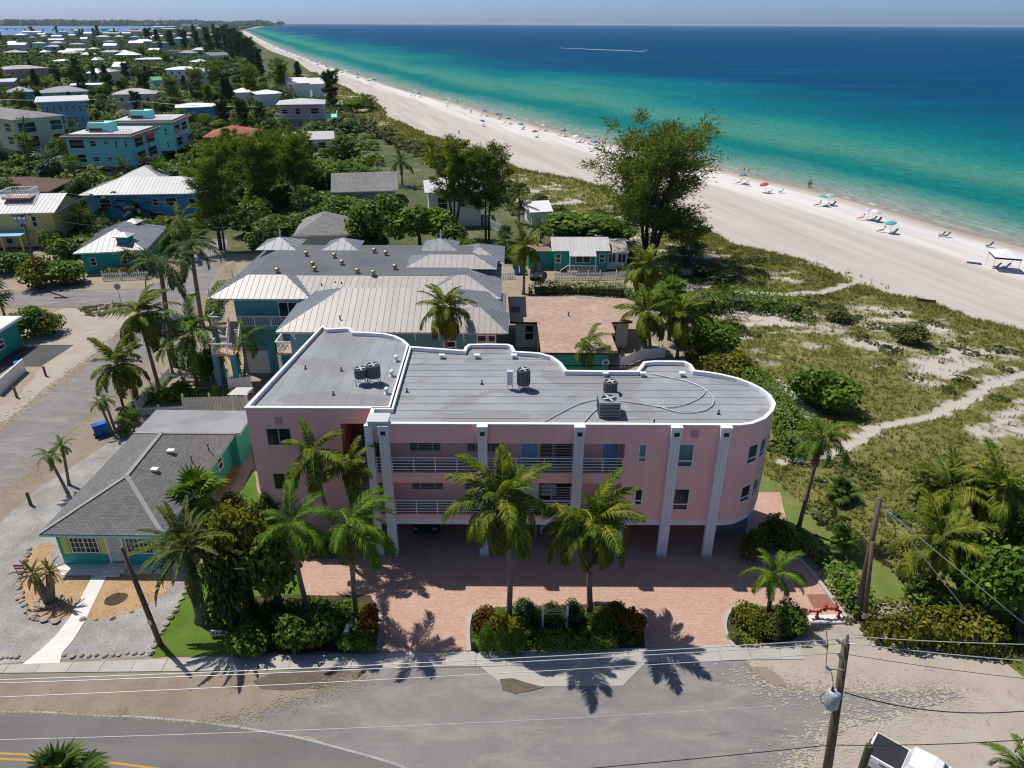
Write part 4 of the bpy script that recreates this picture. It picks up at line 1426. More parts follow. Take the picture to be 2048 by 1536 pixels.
M['acgrey'] = m_plain('condenser_grey', (0.11,0.115,0.12),0.5,0.15,5)

def condenser(label, px, py, kind, size=0.8, h=0.9, stand=0.45, name='air_conditioner'):
 p = roof_pt(px, py)
 t = thing(name, label, 'air conditioner', p, 0, 'air conditioning units on the pink building')
 b = MB()
 if kind == 'round':
  r = size / 2
  b.lathe([(r, 0),(r, h * 0.94),(r * 0.96, h),(r * 0.8, h),(r * 0.8, h - 0.06)], 20,(0,0, stand))
  b.build('housing', M['acgrey'], t, False)
  g = MB()
  for k in range(14):
   a = 2 * PI * k / 14
   g.beam((r * 1.02 * math.cos(a), r * 1.02 * math.sin(a), stand + 0.06),(r * 1.02 * math.cos(a), r * 1.02 * math.sin(a), stand + h * 0.9),0.03,0.03)
  g.build('guard', M['dark'], t)
 else:
  r = size / 2
  b.box(-r, r, -r, r, stand, stand + h); b.build('housing', M['greymetal'], t)
  g = MB()
  for k in range(8):
   g.box(-r * 0.92, r * 0.92,-r - 0.02,-r - 0.001, stand + 0.1 + k * h * 0.1, stand + 0.1 + k * h * 0.1 + h * 0.045)
   g.box(-r - 0.02,-r - 0.001,-r * 0.92, r * 0.92, stand + 0.1 + k * h * 0.1, stand + 0.1 + k * h * 0.1 + h * 0.045)
  g.build('coil_grille', M['dark'], t)
 f = MB()
 f.lathe([(r * 0.72,0),(r * 0.72,0.012)], 18,(0,0, stand + h - (0.055 if kind == 'round' else -0.004)))
 f.build('fan_opening', M['dark'], t)
 bl = MB()
 for k in range(4):
  a = PI / 2 * k + 0.4
  bl.beam((0,0, stand + h + 0.02),(r * 0.66 * math.cos(a), r * 0.66 * math.sin(a), stand + h + 0.02),0.13,0.01)
 bl.lathe([(r * 0.16,0),(r * 0.16,0.05)], 8,(0,0, stand + h))
 bl.build('fan', M['palemetal'], t)
 if stand > 0.2:
  for sx in (-1,1):
   for sy in (-1,1):
    l = MB(); l.beam((sx * r * 0.75, sy * r * 0.75,0.006),(sx * r * 0.75, sy * r * 0.75, stand),0.05,0.05); l.build('leg', M['greymetal'], t)
 return t

condenser('squat round condenser, left one of the pair on stilts', 724,768, 'round', 0.80,0.62,0.5)
condenser('taller round condenser, right one of the pair on stilts', 749,767, 'round', 0.86,0.85,0.5)
condenser('tall dark round condenser beside the small white box on the roof', 1047,778, 'round', 0.80,1.05,0.35)
condenser('dark round condenser behind the large square unit', 1220,785, 'round', 0.84,0.70,0.1)
condenser('large square grey unit with one fan on top', 1216,826, 'box', 1.25,0.95,0.06)
p = roof_pt(1020,778)
t = thing('electrical_box', 'upright pale box on legs beside the tall condenser', 'box', p)
b = MB(); b.box(-0.18,0.18,-0.14,0.14,0.35,1.25); b.box(-0.21,0.21,-0.17,0.17,1.25,1.29); b.build('case', M['palemetal'], t)
for sx in (-1,1):
 l = MB(); l.box(sx * 0.14 - 0.02, sx * 0.14 + 0.02,-0.02,0.02,0,0.35); l.build('leg', M['greymetal'], t)
VL = ['small white box vent near the left parapet step', 'small white box vent behind the tall condenser', 'small white box vent by the middle roof bump', 'small white box vent behind the dark condenser', 'small white box vent left of the right roof bump', 'small white box vent in front of the right roof bump']
for (px, py), lb in zip([(884,716),(954,716),(1028,716),(1211,752),(1285,752),(1364,752)], VL):
 p = roof_pt(px, py)
 t = thing('box_vent', lb, 'roof vent', p, 0, 'white box vents on the pink building')
 b = MB(); b.box(-0.13,0.13,-0.1,0.1,0.0,0.2); b.build('base', M['palemetal'], t)
 b = MB(); b.box(-0.19,0.19,-0.16,0.16,0.2,0.27); b.build('cap', M['white'], t)
for (px, py), lb in zip([(793,722),(784,752),(774,787)], ['round white dome vent, farthest of three by the curved parapet', 'round white dome vent, middle of three by the curved parapet', 'round white dome vent, nearest of three by the curved parapet']):
 p = roof_pt(px, py)
 t = thing('dome_vent', lb, 'roof vent', p, 0, 'dome vents on the pink building')
 b = MB(); b.lathe([(0.20,0),(0.20,0.03),(0.10,0.05),(0.10,0.25)], 12); b.build('base', M['palemetal'], t)
 b = MB(); b.lathe([(0.12,0.25),(0.18,0.28),(0.17,0.36),(0.10,0.43),(0.02,0.45)], 12); b.build('cap', M['white'], t, True)
PL = ['left rear', 'middle rear', 'left front']
for (px, py), lb in zip([(611,738),(683,742),(667,790),(964,768),(814,784),(1437,828),(1308,848)],
      ['short black vent pipe far left on the wing roof', 'short black vent pipe left of the condenser pair', 'short black vent pipe below the condenser pair', 'short black vent pipe left of the tall condenser', 'short black vent pipe beside the sloping parapet', 'short black vent pipe on the rounded roof end', 'short black vent pipe at the front roof edge']):
 p = roof_pt(px, py)
 b = MB(); b.tube([(p.x, p.y, p.z - 0.02),(p.x, p.y, p.z + 0.28)], [0.045,0.045], 8); b.lathe([(0.12,0),(0.11,0.02),(0.05,0.03)], 10,(p.x, p.y, p.z))
 tag(b.build('vent_pipe', M['dark'], None), lb, 'pipe', 'vent pipes on the pink building')

def cable(name, pts, r, mat, label, cat, group=None, n=5):
 b = MB(); b.tube(pts, r, n)
 return tag(b.build(name, mat, None, True), label, cat, group)

def roof_hose(pxs, label, n=8):
 pts = [roof_pt(*q) + Vector((0,0,0.05)) for q in smooth_px(pxs, n)]
 return cable('roof_cable', pts, 0.035, M['palemetal'], label, 'cable', 'cables lying on the roof')

roof_hose([(1084,847),(1100,838),(1130,822),(1160,808),(1195,800)], 'grey cable curving from roof edge to the square unit')
roof_hose([(1166,847),(1175,838),(1188,824),(1200,818)], 'short grey cable from roof edge to square unit')
roof_hose([(1235,802),(1280,808),(1330,816),(1370,810),(1400,796),(1411,783),(1404,776)], 'inner grey cable loop on the rounded roof end')
roof_hose([(1300,748),(1340,756),(1375,764),(1400,774),(1420,788),(1428,802),(1420,816),(1400,824),(1360,826),(1312,812)], 'outer grey cable loop on the rounded roof end')

# =================================================================== OTHER HOUSES
def hip_planes(x0, x1, y0, y1, z, rise):
 w, d = x1 - x0, y1 - y0
 if w >= d:
  a = (x0 + d / 2,(y0 + y1) / 2, z + rise); b = (x1 - d / 2,(y0 + y1) / 2, z + rise)
  return [[(x0, y0, z),(x1, y0, z), b, a], [(x1, y0, z),(x1, y1, z), b], [(x1, y1, z),(x0, y1, z), a, b], [(x0, y1, z),(x0, y0, z), a]]
 a = ((x0 + x1) / 2, y0 + w / 2, z + rise); b = ((x0 + x1) / 2, y1 - w / 2, z + rise)
 return [[(x0, y0, z),(x1, y0, z), a], [(x1, y0, z),(x1, y1, z), b, a], [(x1, y1, z),(x0, y1, z), b], [(x0, y1, z),(x0, y0, z), a, b]]

def gable_planes(x0, x1, y0, y1, z, rise):
 m = (y0 + y1) / 2
 return [[(x0, y0, z),(x1, y0, z),(x1, m, z + rise),(x0, m, z + rise)], [(x1, y1, z),(x0, y1, z),(x0, m, z + rise),(x1, m, z + rise)]]

HOUSES = []

def house(name, label, pA, pB, d, h, wall, roof, rise=1.4, kind='hip', eave=0.5, z0=0.0, wins=(), side_wins=(), panels=0.0, win_style='sash', deck=None, group=None, frame=None, cat='house', trim=True):
 A, B = at(*pA), at(*pB)
 u = (B - A); w = u.length; u.normalize()
 rz = math.atan2(u.y, u.x)
 t = thing(name, label, cat, A, rz, group)
 HOUSES.append((A.x, A.y, u.x, u.y, w, d, h))
 frame = frame or M['white']
 b = MB(); b.box(0, w, 0, d, z0, h); b.build('wall', wall, t)
 if z0 > 0.5:      # raised on posts
  nx = max(2, int(w / 4))
  for i in range(nx + 1):
   for y in (0.2, d - 0.45):
    p = MB(); x = min(i * w / nx, w - 0.3); p.box(x, x + 0.3, y, y + 0.3,0, z0 - 0.002); p.build('post', wall, t)
  p = MB(); p.box(w * 0.35, w * 0.65, d * 0.3, d * 0.7,0, z0 - 0.002); p.build('ground_room', wall, t)
 x0, x1, y0, y1 = -eave, w + eave, -eave, d + eave
 if kind == 'flat':
  e = MB(); e.box(x0, x1, y0, y1, h + 0.003, h + 0.28); e.build('fascia', frame if trim else wall, t)
  r = MB(); r.box(x0 + 0.12, x1 - 0.12, y0 + 0.12, y1 - 0.12, h + 0.283, h + 0.33); r.build('roof', roof, t)
 else:
  pl = hip_planes(x0, x1, y0, y1, h + 0.16, rise) if kind == 'hip' else gable_planes(x0, x1, y0, y1, h + 0.16, rise)
  e = MB(); e.box(x0 + 0.03, x1 - 0.03, y0 + 0.03, y1 - 0.03, h + 0.003, h + 0.12); e.build('fascia', frame, t)
  if kind == 'gable':
   g = MB()
   for x in (0.0, w - 0.1):
    g.prism([(0,0)], 0,0) if False else None
    m = (y0 + y1) / 2
    g.add([(x, 0, h + 0.12),(x, d, h + 0.12),(x, m, h + rise * 0.93),(x + 0.1,0, h + 0.12),(x + 0.1, d, h + 0.12),(x + 0.1, m, h + rise * 0.93)], [(0,1,2)[::-1], (3,4,5),(0,3,5,2),(1,2,5,4)])
   g.build('gable', wall, t)
  if panels:
   for p in pl:
    panel_roof(p, panels, roof, t)
  else:
   plain_roof(pl, roof, t, 'roof', 0.05)
 for (a, b_, za, zb) in wins:       # fractions of the front width, metres up
  window(t, (0,0),(1,0), a * w, b_ * w, za, zb, win_style, frame, M['glass'], 0.02,0.09, out=0.05)
 for (a, b_, za, zb) in side_wins:  # right hand side
  window(t, (w, 0),(0,1), a * d, b_ * d, za, zb, win_style, frame, M['glass'], 0.02,0.09, out=0.05)
 return t, w

def row(n, za, zb, frac=0.45, lo=0.06, hi=0.94):
 s = (hi - lo) / n
 return [(lo + i * s + s * (1 - frac) / 2, lo + (i + 1) * s - s * (1 - frac) / 2, za, zb) for i in range(n)]

# ---- the grey roofed house, front left
def grey_roof_house():
 t = thing('shingle_house', 'low teal green house with grey shingle hip roof and lime shutters', 'house', (-24.4,34.2,0), R(-0.6))
 W2 = 3.75
 D = 11.8
 zl = 2.75
 b = MB(); b.box(-W2 + 0.55, W2 - 0.55,0.55, D, 0, zl - 0.12); b.build('wall', M['teal'], t)
 b = MB(); b.box(-W2 + 0.75, W2 + 0.05, D + 0.002, D + 3.3,0, zl - 0.12); b.build('rear_wall', M['teal'], t)
 pl = [[(-W2,0, zl),(W2,0, zl),(0,3.9,4.35)],
   [(W2,0, zl),(W2, D + 0.1, zl),(-0.2, D - 2.6,4.35),(0,3.9,4.35)],
   [(W2, D + 0.1, zl),(-W2, D + 0.1, zl),(-0.2, D - 2.6,4.35)],
   [(-W2, D + 0.1, zl),(-W2,0, zl),(0,3.9,4.35),(-0.2, D - 2.6,4.35)]]
 plain_roof(pl, M['shingle_grey'], t, 'hip_roof', 0.06)
 f = MB(); f.box(-W2 + 0.02, W2 - 0.02,0.02, D + 0.08, zl - 0.2, zl - 0.07); f.build('eave', M['turq'], t)
 r = MB(); r.box(-W2 + 0.05, W2 + 0.35, D + 0.12, D + 3.6, zl - 0.05, zl + 0.03); r.build('flat_roof', M['shingle_grey'] if False else M['membrane'], t)
 f = MB(); f.box(-W2 + 0.08, W2 + 0.32, D + 0.14, D + 3.57, zl - 0.18, zl - 0.052); f.build('flat_roof_edge', M['white'], t)
 rc = MB()
 for p, q in (((-W2,0, zl),(0,3.9,4.35)),((W2,0, zl),(0,3.9,4.35)),((0,3.9,4.35),(-0.2, D - 2.6,4.35)),((-W2, D + 0.1, zl),(-0.2, D - 2.6,4.35)),((W2, D + 0.1, zl),(-0.2, D - 2.6,4.35))):
  rc.beam(Vector(p) + Vector((0,0,0.015)), Vector(q) + Vector((0,0,0.015)),0.26,0.03)
 rc.build('ridge_cap', m_plain('ridge_shingle', (0.27,0.27,0.262),0.9,0.15,3,0.2, bump=0.3), t)
 for (x, y, z) in [(1.1,5.2,3.93),(1.15,7.5,3.93)]:
  v = MB(); v.cbox((x, y, z + 0.05),(0.45,0.35,0.14)); v.build('roof_vent', M['white'], t)
 for (x, y, z) in [(2.6,7.2,3.3),(3.0,9.0,3.15)]:
  v = MB(); v.tube([(x, y, z - 0.1),(x, y, z + 0.45),(x + 0.1, y - 0.15, z + 0.55)], 0.04,7); v.build('vent_pipe', M['dark'], t)
 y = 0.55
 for (xa, xb) in [(-2.45,-0.72),(0.95,2.6)]:
  w = window(t, (0, y),(1,0), xa, xb, 0.95,2.15, 'two', M['white'], M['glass'], 0.02,0.07, out=0.05)
  mu = MB()
  for k in range(1,3):
   zz = 0.95 + 1.2 * k / 3
   mu.box(xa + 0.08, xb - 0.08, y - 0.03, y - 0.006, zz - 0.015, zz + 0.015)
  for k in (1,2,4,5):
   xx = xa + (xb - xa) * k / 6
   mu.box(xx - 0.015, xx + 0.015, y - 0.032, y - 0.006,1.03,2.07)
  mu.build('muntin', M['white'], w)
  for xs in (xa - 0.5, xb + 0.06):
   s = MB(); s.box(xs, xs + 0.42, y - 0.045, y - 0.003,0.88,2.2)
   for k in range(9):
    s.box(xs + 0.05, xs + 0.37, y - 0.06, y - 0.046,0.98 + k * 0.13,1.05 + k * 0.13)
   s.build('shutter', M['limeyellow'], t)
 d = MB(); d.box(-0.12,0.72, y - 0.05, y - 0.003,0.28,2.3); do = d.build('screen_door', M['palemetal'], t)
 g = MB()
 for k in range(5):
  g.box(0.0 + k * 0.13,0.015 + k * 0.13, y - 0.075, y - 0.052,0.5,2.1)
 for k in range(7):
  g.box(-0.05,0.65, y - 0.078, y - 0.053,0.5 + k * 0.26,0.515 + k * 0.26)
 g.build('door_grille', M['white'], do)
 f = MB(); f.box(-0.24,-0.12, y - 0.08, y - 0.003,0.1,2.4); f.box(0.72,0.84, y - 0.08, y - 0.003,0.1,2.4); f.box(-0.12,0.72, y - 0.08, y - 0.003,2.3,2.4); f.build('door_frame', M['white'], do)
 s = MB(); s.box(-0.35,0.95, y - 0.85, y - 0.09,0.05,0.26); s.build('door_step', M['concrete_white'], t)
 s = MB(); s.box(-0.15,0.75, y - 1.15, y - 0.86,0.05,0.15); s.build('lower_step', M['concrete_white'], t)
 for (a, b_) in [(6.2,7.1),(9.4,10.2)]:
  window(t, (W2 - 0.55,0),(0,1), a, b_, 1.0,2.1, 'sash', M['white'], M['glass'], 0.02,0.07, out=0.05)

grey_roof_house()

# ---- the blue teal apartment complex with metal roofs behind the pink building
def teal_complex():
 t = thing('teal_apartment_complex', 'blue teal apartment house with cream metal roofs and dark flat centre', 'building', (0,0,0))
 MET, GRY = M['roof_metal'], M['roof_metal_grey']
 ex0, ex1, ey0, ey1, ez = -26.95,-1.1,61.0,76.8,7.92  # roof and wall coordinates of the complex: earlier layout scaled about the camera
 ix0, ix1, iy0, iy1, iz = -24.45,-4.25,64.6,74.7,8.98
 b = MB(); b.box(-25.4,-2.2,62.0,75.8,0,7.72); b.build('wall', M['tealblue'], t)
 b = MB(); b.box(-18.4,-2.76,55.0,61.98,0,7.44); b.build('front_wing_wall', M['tealblue'], t)
 e = MB(); e.box(ex0 + 0.05, ex1 - 0.05, ey0 + 0.05, ey1 - 0.05,7.74,7.87); e.build('fascia', M['offwhite'], t)
 F_ = [(ex0, ey0, ez),(ex1, ey0, ez),(ix1, iy0, iz),(ix0, iy0, iz)]
 R_ = [(ex1, ey0, ez),(ex1, ey1, ez),(ix1, iy1, iz),(ix1, iy0, iz)]
 B_ = [(ex1, ey1, ez),(ex0, ey1, ez),(ix0, iy1, iz),(ix1, iy1, iz)]
 L_ = [(ex0, ey1, ez),(ex0, ey0, ez),(ix0, iy0, iz),(ix0, iy1, iz)]
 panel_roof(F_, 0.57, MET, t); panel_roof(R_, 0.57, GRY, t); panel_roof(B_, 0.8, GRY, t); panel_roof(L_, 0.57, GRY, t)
 mr = MB(); mr.box(ix0 - 0.05, ix1 + 0.05, iy0 - 0.05, iy1 + 0.05, iz - 0.1, iz + 0.02)
 mr.build('flat_roof', m_ground('dark_rolled_roofing', [(0.3,(0.10,0.105,0.115)),(0.6,(0.145,0.15,0.16)),(0.8,(0.19,0.19,0.195))], 0.3,8,0.2,0.7, lambda k, p, c: k.mix(k.maprange(k.noise(k.mapping(p, (0.35,2.2,1)),0.9,4,0.7),0.62,0.70,0,0.6), c, (0.055,0.057,0.06))), t)
 hp = hip_planes(-27.2,-18.0,60.8,66.6,7.97,1.3)
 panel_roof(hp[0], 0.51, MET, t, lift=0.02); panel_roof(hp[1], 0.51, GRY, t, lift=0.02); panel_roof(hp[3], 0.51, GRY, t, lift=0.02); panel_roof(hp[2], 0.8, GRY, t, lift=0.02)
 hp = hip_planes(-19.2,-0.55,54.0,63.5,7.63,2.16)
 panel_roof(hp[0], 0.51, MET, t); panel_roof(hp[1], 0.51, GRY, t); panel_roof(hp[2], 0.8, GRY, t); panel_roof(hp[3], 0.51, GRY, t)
 e = MB(); e.box(-19.15,-0.6,54.05,63.45,7.46,7.6); e.build('fascia', M['offwhite'], t)
 for i, p in enumerate(hip_planes(-5.7,-0.3,53.75,58.4,7.66,1.35)):
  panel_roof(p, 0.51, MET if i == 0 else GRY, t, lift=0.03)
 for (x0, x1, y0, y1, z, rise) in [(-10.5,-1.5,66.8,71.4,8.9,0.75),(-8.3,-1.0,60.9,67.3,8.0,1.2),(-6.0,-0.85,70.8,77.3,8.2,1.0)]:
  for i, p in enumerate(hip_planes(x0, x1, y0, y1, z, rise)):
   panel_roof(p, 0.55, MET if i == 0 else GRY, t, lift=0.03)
 for (x, w, fin) in [(-24.5,4.2,1),(-17.85,3.7,0),(-7.55,3.7,1)]:
  for p in hip_planes(x - w / 2, x + w / 2 + 0.01,72.7,72.7 + w, 8.99,0.85):
   panel_roof(p, 0.8, GRY, t, lift=0.02)
  if fin:
   f = MB(); f.lathe([(0.09,0),(0.06,0.3),(0.10,0.36),(0.03,0.95)], 8,(x, 72.7 + w / 2,9.8)); f.build('finial', M['white'], t)
 for (x, y, z) in [(-27.0,60.9,8.0),(-26.9,66.5,8.0)]:
  f = MB(); f.lathe([(0.09,0),(0.06,0.3),(0.10,0.36),(0.03,0.95)], 8,(x, y, z)); f.build('finial', M['white'], t)
 brass = m_plain('brass_vent', (0.42,0.34,0.16),0.4,0.15,4,0.5, metal=0.5)
 for (px, py) in [(613,512),(669,516),(749,506),(772,511),(684,530),(626,533),(555,546),(630,543),(715,547),(747,551),(790,539)]:
  p = at(px, py, iz)
  v = MB(); v.lathe([(0.26,0.0),(0.24,0.10),(0.14,0.14),(0.14,0.24),(0.24,0.28),(0.26,0.40),(0.16,0.50),(0.03,0.53)], 10,(p.x, p.y, iz)); v.build('turbine_vent', brass, t, True)
 for (px, py) in [(707,597),(753,597),(811,597),(750,617)]:
  z = 9.0 if py < 610 else 8.55
  p = at(px, py, z)
  v = MB(); v.cbox((p.x, p.y, z),(0.45,0.36,0.5)); v.build('box_vent', M['palemetal'], t)
 for (px, py) in [(666,565),(671,568),(683,569),(643,571),(815,621),(680,637)]:
  z = 8.5 if py < 600 else 8.3
  p = at(px, py, z)
  v = MB(); v.tube([(p.x, p.y, z - 0.4),(p.x, p.y, z + 0.25)], 0.06,7); v.build('vent_pipe', M['dark'], t)
 yf = 55.0
 wx_ = lambda px: aty(px, 667, yf).x
 for (pa, pb_) in [(953,992),(745,765)]:
  window(t, (0, yf),(1,0), wx_(pa), wx_(pb_),5.75,7.05, 'grid', M['white'], M['glass'], 0.02,0.1, out=0.05)
 window(t, (0, yf),(1,0), wx_(885), wx_(912),5.3,6.5, 'sash', M['white'], M['glass'], 0.02,0.1, out=0.05)
 for i in range(9):
  x = -18.0 + i * 2.0
  b = MB(); b.beam((x, yf - 0.03,6.75),(x, yf - 0.8,7.42),0.09,0.09); b.box(x - 0.045, x + 0.045, yf - 0.06, yf - 0.003,6.5,7.2); b.build('eave_bracket', M['white'], t)
 yl = 62.0
 wl = lambda px, py=640: aty(px, py, yl).x
 bx0, bx1 = aty(476,640,60.7).x, aty(582,640,60.7).x
 zb = 5.35
 b = MB(); b.box(bx0, bx1, yl - 1.35, yl - 0.01, zb - 0.2, zb); b.build('balcony_floor', M['tealblue'], t)

 def rail_run(p, q, z, parent, h=1.0, n=None, post=True):
  p = Vector((p[0], p[1], z if not hasattr(z, '__len__') else z[0])); q = Vector((q[0], q[1], z if not hasattr(z, '__len__') else z[1]))
  L = (q - p).length
  n = n or max(2, int(L / 0.16))
  up = Vector((0,0,1))
  m = MB(); m.beam(p + up * h, q + up * h, 0.09,0.06); m.beam(p + up * 0.12, q + up * 0.12,0.06,0.05)
  for k in range(0, n + 1):
   a = p + (q - p) * (k / n)
   r_ = 0.09 if k % 9 == 0 else 0.035
   m.beam(a, a + up * h, r_, r_)
  return m.build('balcony_railing', M['white'], parent)
 rail_run((bx0, yl - 1.3),(bx1, yl - 1.3), zb, t)
 window(t, (0, yl),(1,0), wl(560), wl(600),5.5,7.3, 'two', M['white'], M['glass'], 0.02,0.1, out=0.05)
 ux0, ux1 = aty(421,630,61.0).x, aty(458,630,61.0).x
 b = MB(); b.box(ux0, ux1 + 0.6,60.5, yl - 0.02, zb - 0.15, zb); b.build('upper_landing', M['deck'], t)
 rail_run((ux0,60.55),(ux1 - 0.4,60.55), zb, t); rail_run((ux0,60.55),(ux0, yl - 0.1), zb, t)
 zl_ = 3.85
 lx0, lx1 = aty(427,706,58.4).x, aty(474,706,58.4).x
 b = MB(); b.box(lx0, lx1,57.8,59.2, zl_ - 0.14, zl_); b.build('lower_landing', M['deck'], t)
 rail_run((lx0,57.85),(lx1 - 0.1,57.85), zl_, t); rail_run((lx0,57.85),(lx0,59.2), zl_, t)
 n_ = 9
 sx0, sx1 = lx1 - 1.0, lx1 - 0.05
 for i in range(n_):
  y0_ = 59.2 + i * (60.5 - 59.2) / n_
  s = MB(); s.box(sx0, sx1, y0_, y0_ + 0.2, zl_ + (i + 0.6) * (zb - zl_) / n_ - 0.05, zl_ + (i + 0.6) * (zb - zl_) / n_); s.build('stair_tread', M['deck'], t)
 for x in (sx0 - 0.06, sx1 + 0.05):
  s = MB(); s.beam((x, 59.2, zl_ + 0.05),(x, 60.5, zb),0.08,0.32); s.build('stair_stringer', M['white'], t)
  rail_run((x, 59.2),(x, 60.5),(zl_ + 0.1, zb), t, 0.95)
 for i in range(12):
  s = MB(); y0_ = 57.9 + i * 0.27; s.box(lx0 + 0.5, lx0 + 1.35,59.3 + i * 0.2,59.5 + i * 0.2, zl_ - 0.35 - i * 0.29, zl_ - 0.3 - i * 0.29); s.build('stair_tread', M['deck'], t)
 for x in (lx0 + 0.24, lx1 - 0.26):
  p = MB(); p.box(x - 0.22, x + 0.22,57.85,58.3,0, zl_ - 0.142); p.build('pier', M['tealblue'], t)
 for x in (ux0 + 0.22, ux1):
  p = MB(); p.box(x - 0.2, x + 0.2,60.55,60.95,0, zb - 0.152); p.build('pier', M['tealblue'], t)
 g = MB(); gx0, gx1 = wl(497,730), wl(540,730)
 g.box(gx0, gx1, yl - 0.06, yl - 0.003,0.05,2.4)
 for k in range(14):
  g.box(gx0 + 0.1, gx1 - 0.1, yl - 0.09, yl - 0.061,0.25 + k * 0.14,0.33 + k * 0.14)
 g.build('louvred_door', M['white'], t)
 b = MB(); b.box(-19.9,-18.42,55.4,57.5,4.95,5.1); b.build('side_balcony', M['deck'], t)
 rail_run((-19.85,55.45),(-18.45,55.45),5.1, t); rail_run((-19.85,55.45),(-19.85,57.45),5.1, t)
 b = MB(); b.box(-19.85,-19.6,55.5,55.75,0,4.948); b.build('post', M['white'], t)
 for y in (64,68,72):
  window(t, (-2.2,0),(0,1), y, y + 1.3,5.4,6.8, 'sash', M['white'], M['glass'], 0.02,0.08, out=0.05)

teal_complex()

# ---- tan flat-roofed house
def tan_house():
 z = 3.1
 px = [(1016,593),(1153,593),(1156,598),(1252,599),(1268,614),(1265,643),(1223,644),(1231,666),(1222,667),(1237,706),(1082,705),(1074,644),(1020,644)]
 P = [at(*q, z) for q in px][::-1]
 t = thing('tan_roof_house', 'low teal house with broad flat tan roof behind the pink building', 'house', (0,0,0))
 poly = [(p.x, p.y) for p in P]
 c = Vector((sum(p[0] for p in poly) / len(poly), sum(p[1] for p in poly) / len(poly),0))
 r = MB(); r.prism(poly, z - 0.2, z - 0.02); r.build('fascia', M['dark'], t)
 vs = [(x, y, z) for x, y in poly]
 plain_roof([vs], M['shingle_tan'], t, 'flat_roof', 0.018)
 fx0, fx1 = at(1090,705, z).x + 0.5, at(1237,705, z).x - 0.5
 yb, yf = at(1100,598, z).y - 0.6, at(1100,705, z).y + 0.6
 ym = at(1100,644, z).y
 b = MB(); b.box(fx0 - 0.2, fx1 - 0.3, yf, ym, 0, z - 0.202); b.build('front_wall', M['teal'], t)
 x0, x1 = at(1020,620, z).x + 0.6, at(1262,620, z).x - 0.6
 b = MB(); b.box(x0, x1, ym + 0.7, yb, 0, z - 0.202); b.build('rear_wall', M['offwhite'], t)
 window(t, (0, ym + 0.7),(1,0), x0 + 0.9, x0 + 1.9,0.8,2.5, 'sash', M['white'], M['glass'], 0.02,0.09, out=0.05)
 window(t, (0, ym + 0.7),(1,0), fx1 + 0.1, fx1 + 1.5,0.4,2.5, 'two', M['white'], M['glass'], 0.02,0.09, out=0.05)
 p = MB(); p.box(x0 + 2.2, x0 + 2.35, ym - 0.0, ym + 0.15,0, z - 0.205); p.build('post', M['white'], t)
 q = at(1137,632, z)
 v = MB(); v.tube([(q.x, q.y, z - 0.02),(q.x, q.y, z + 0.35),(q.x + 0.1, q.y, z + 0.45)], 0.07,7); v.build('vent_pipe', M['dark'], t)
 g = MB()
 q = aty(1211,724, yf)
 for k in range(16):
  a0, a1 = 2 * PI * k / 16,2 * PI * (k + 1) / 16
  g.tube([(q.x + 0.3 * math.cos(a0), yf - 0.09, q.z + 0.3 * math.sin(a0)),(q.x + 0.3 * math.cos(a1), yf - 0.09, q.z + 0.3 * math.sin(a1))], 0.085,6, False)
 tag(g.build('life_ring', M['white'], None), 'white life ring hung on the teal wall of the tan roofed house', 'life ring')
 q0 = at(1019,620, z)
 s = MB(); s.box(q0.x + 0.15, q0.x + 1.1, q0.y - 0.7, q0.y + 0.9, z + 0.003, z + 0.04); s.build('skylight', M['dark'], t)

tan_house()
sheet('tan_patio', [(1238,676),(1268,660),(1300,680),(1345,712),(1280,716),(1240,712)], 0.03, m_ground('tan_pavers', [(0.3,(0.36,0.24,0.16)),(0.7,(0.55,0.42,0.30))], 0.6,6,0.3,0.4), 'tan paved patio beside the tan roofed house')

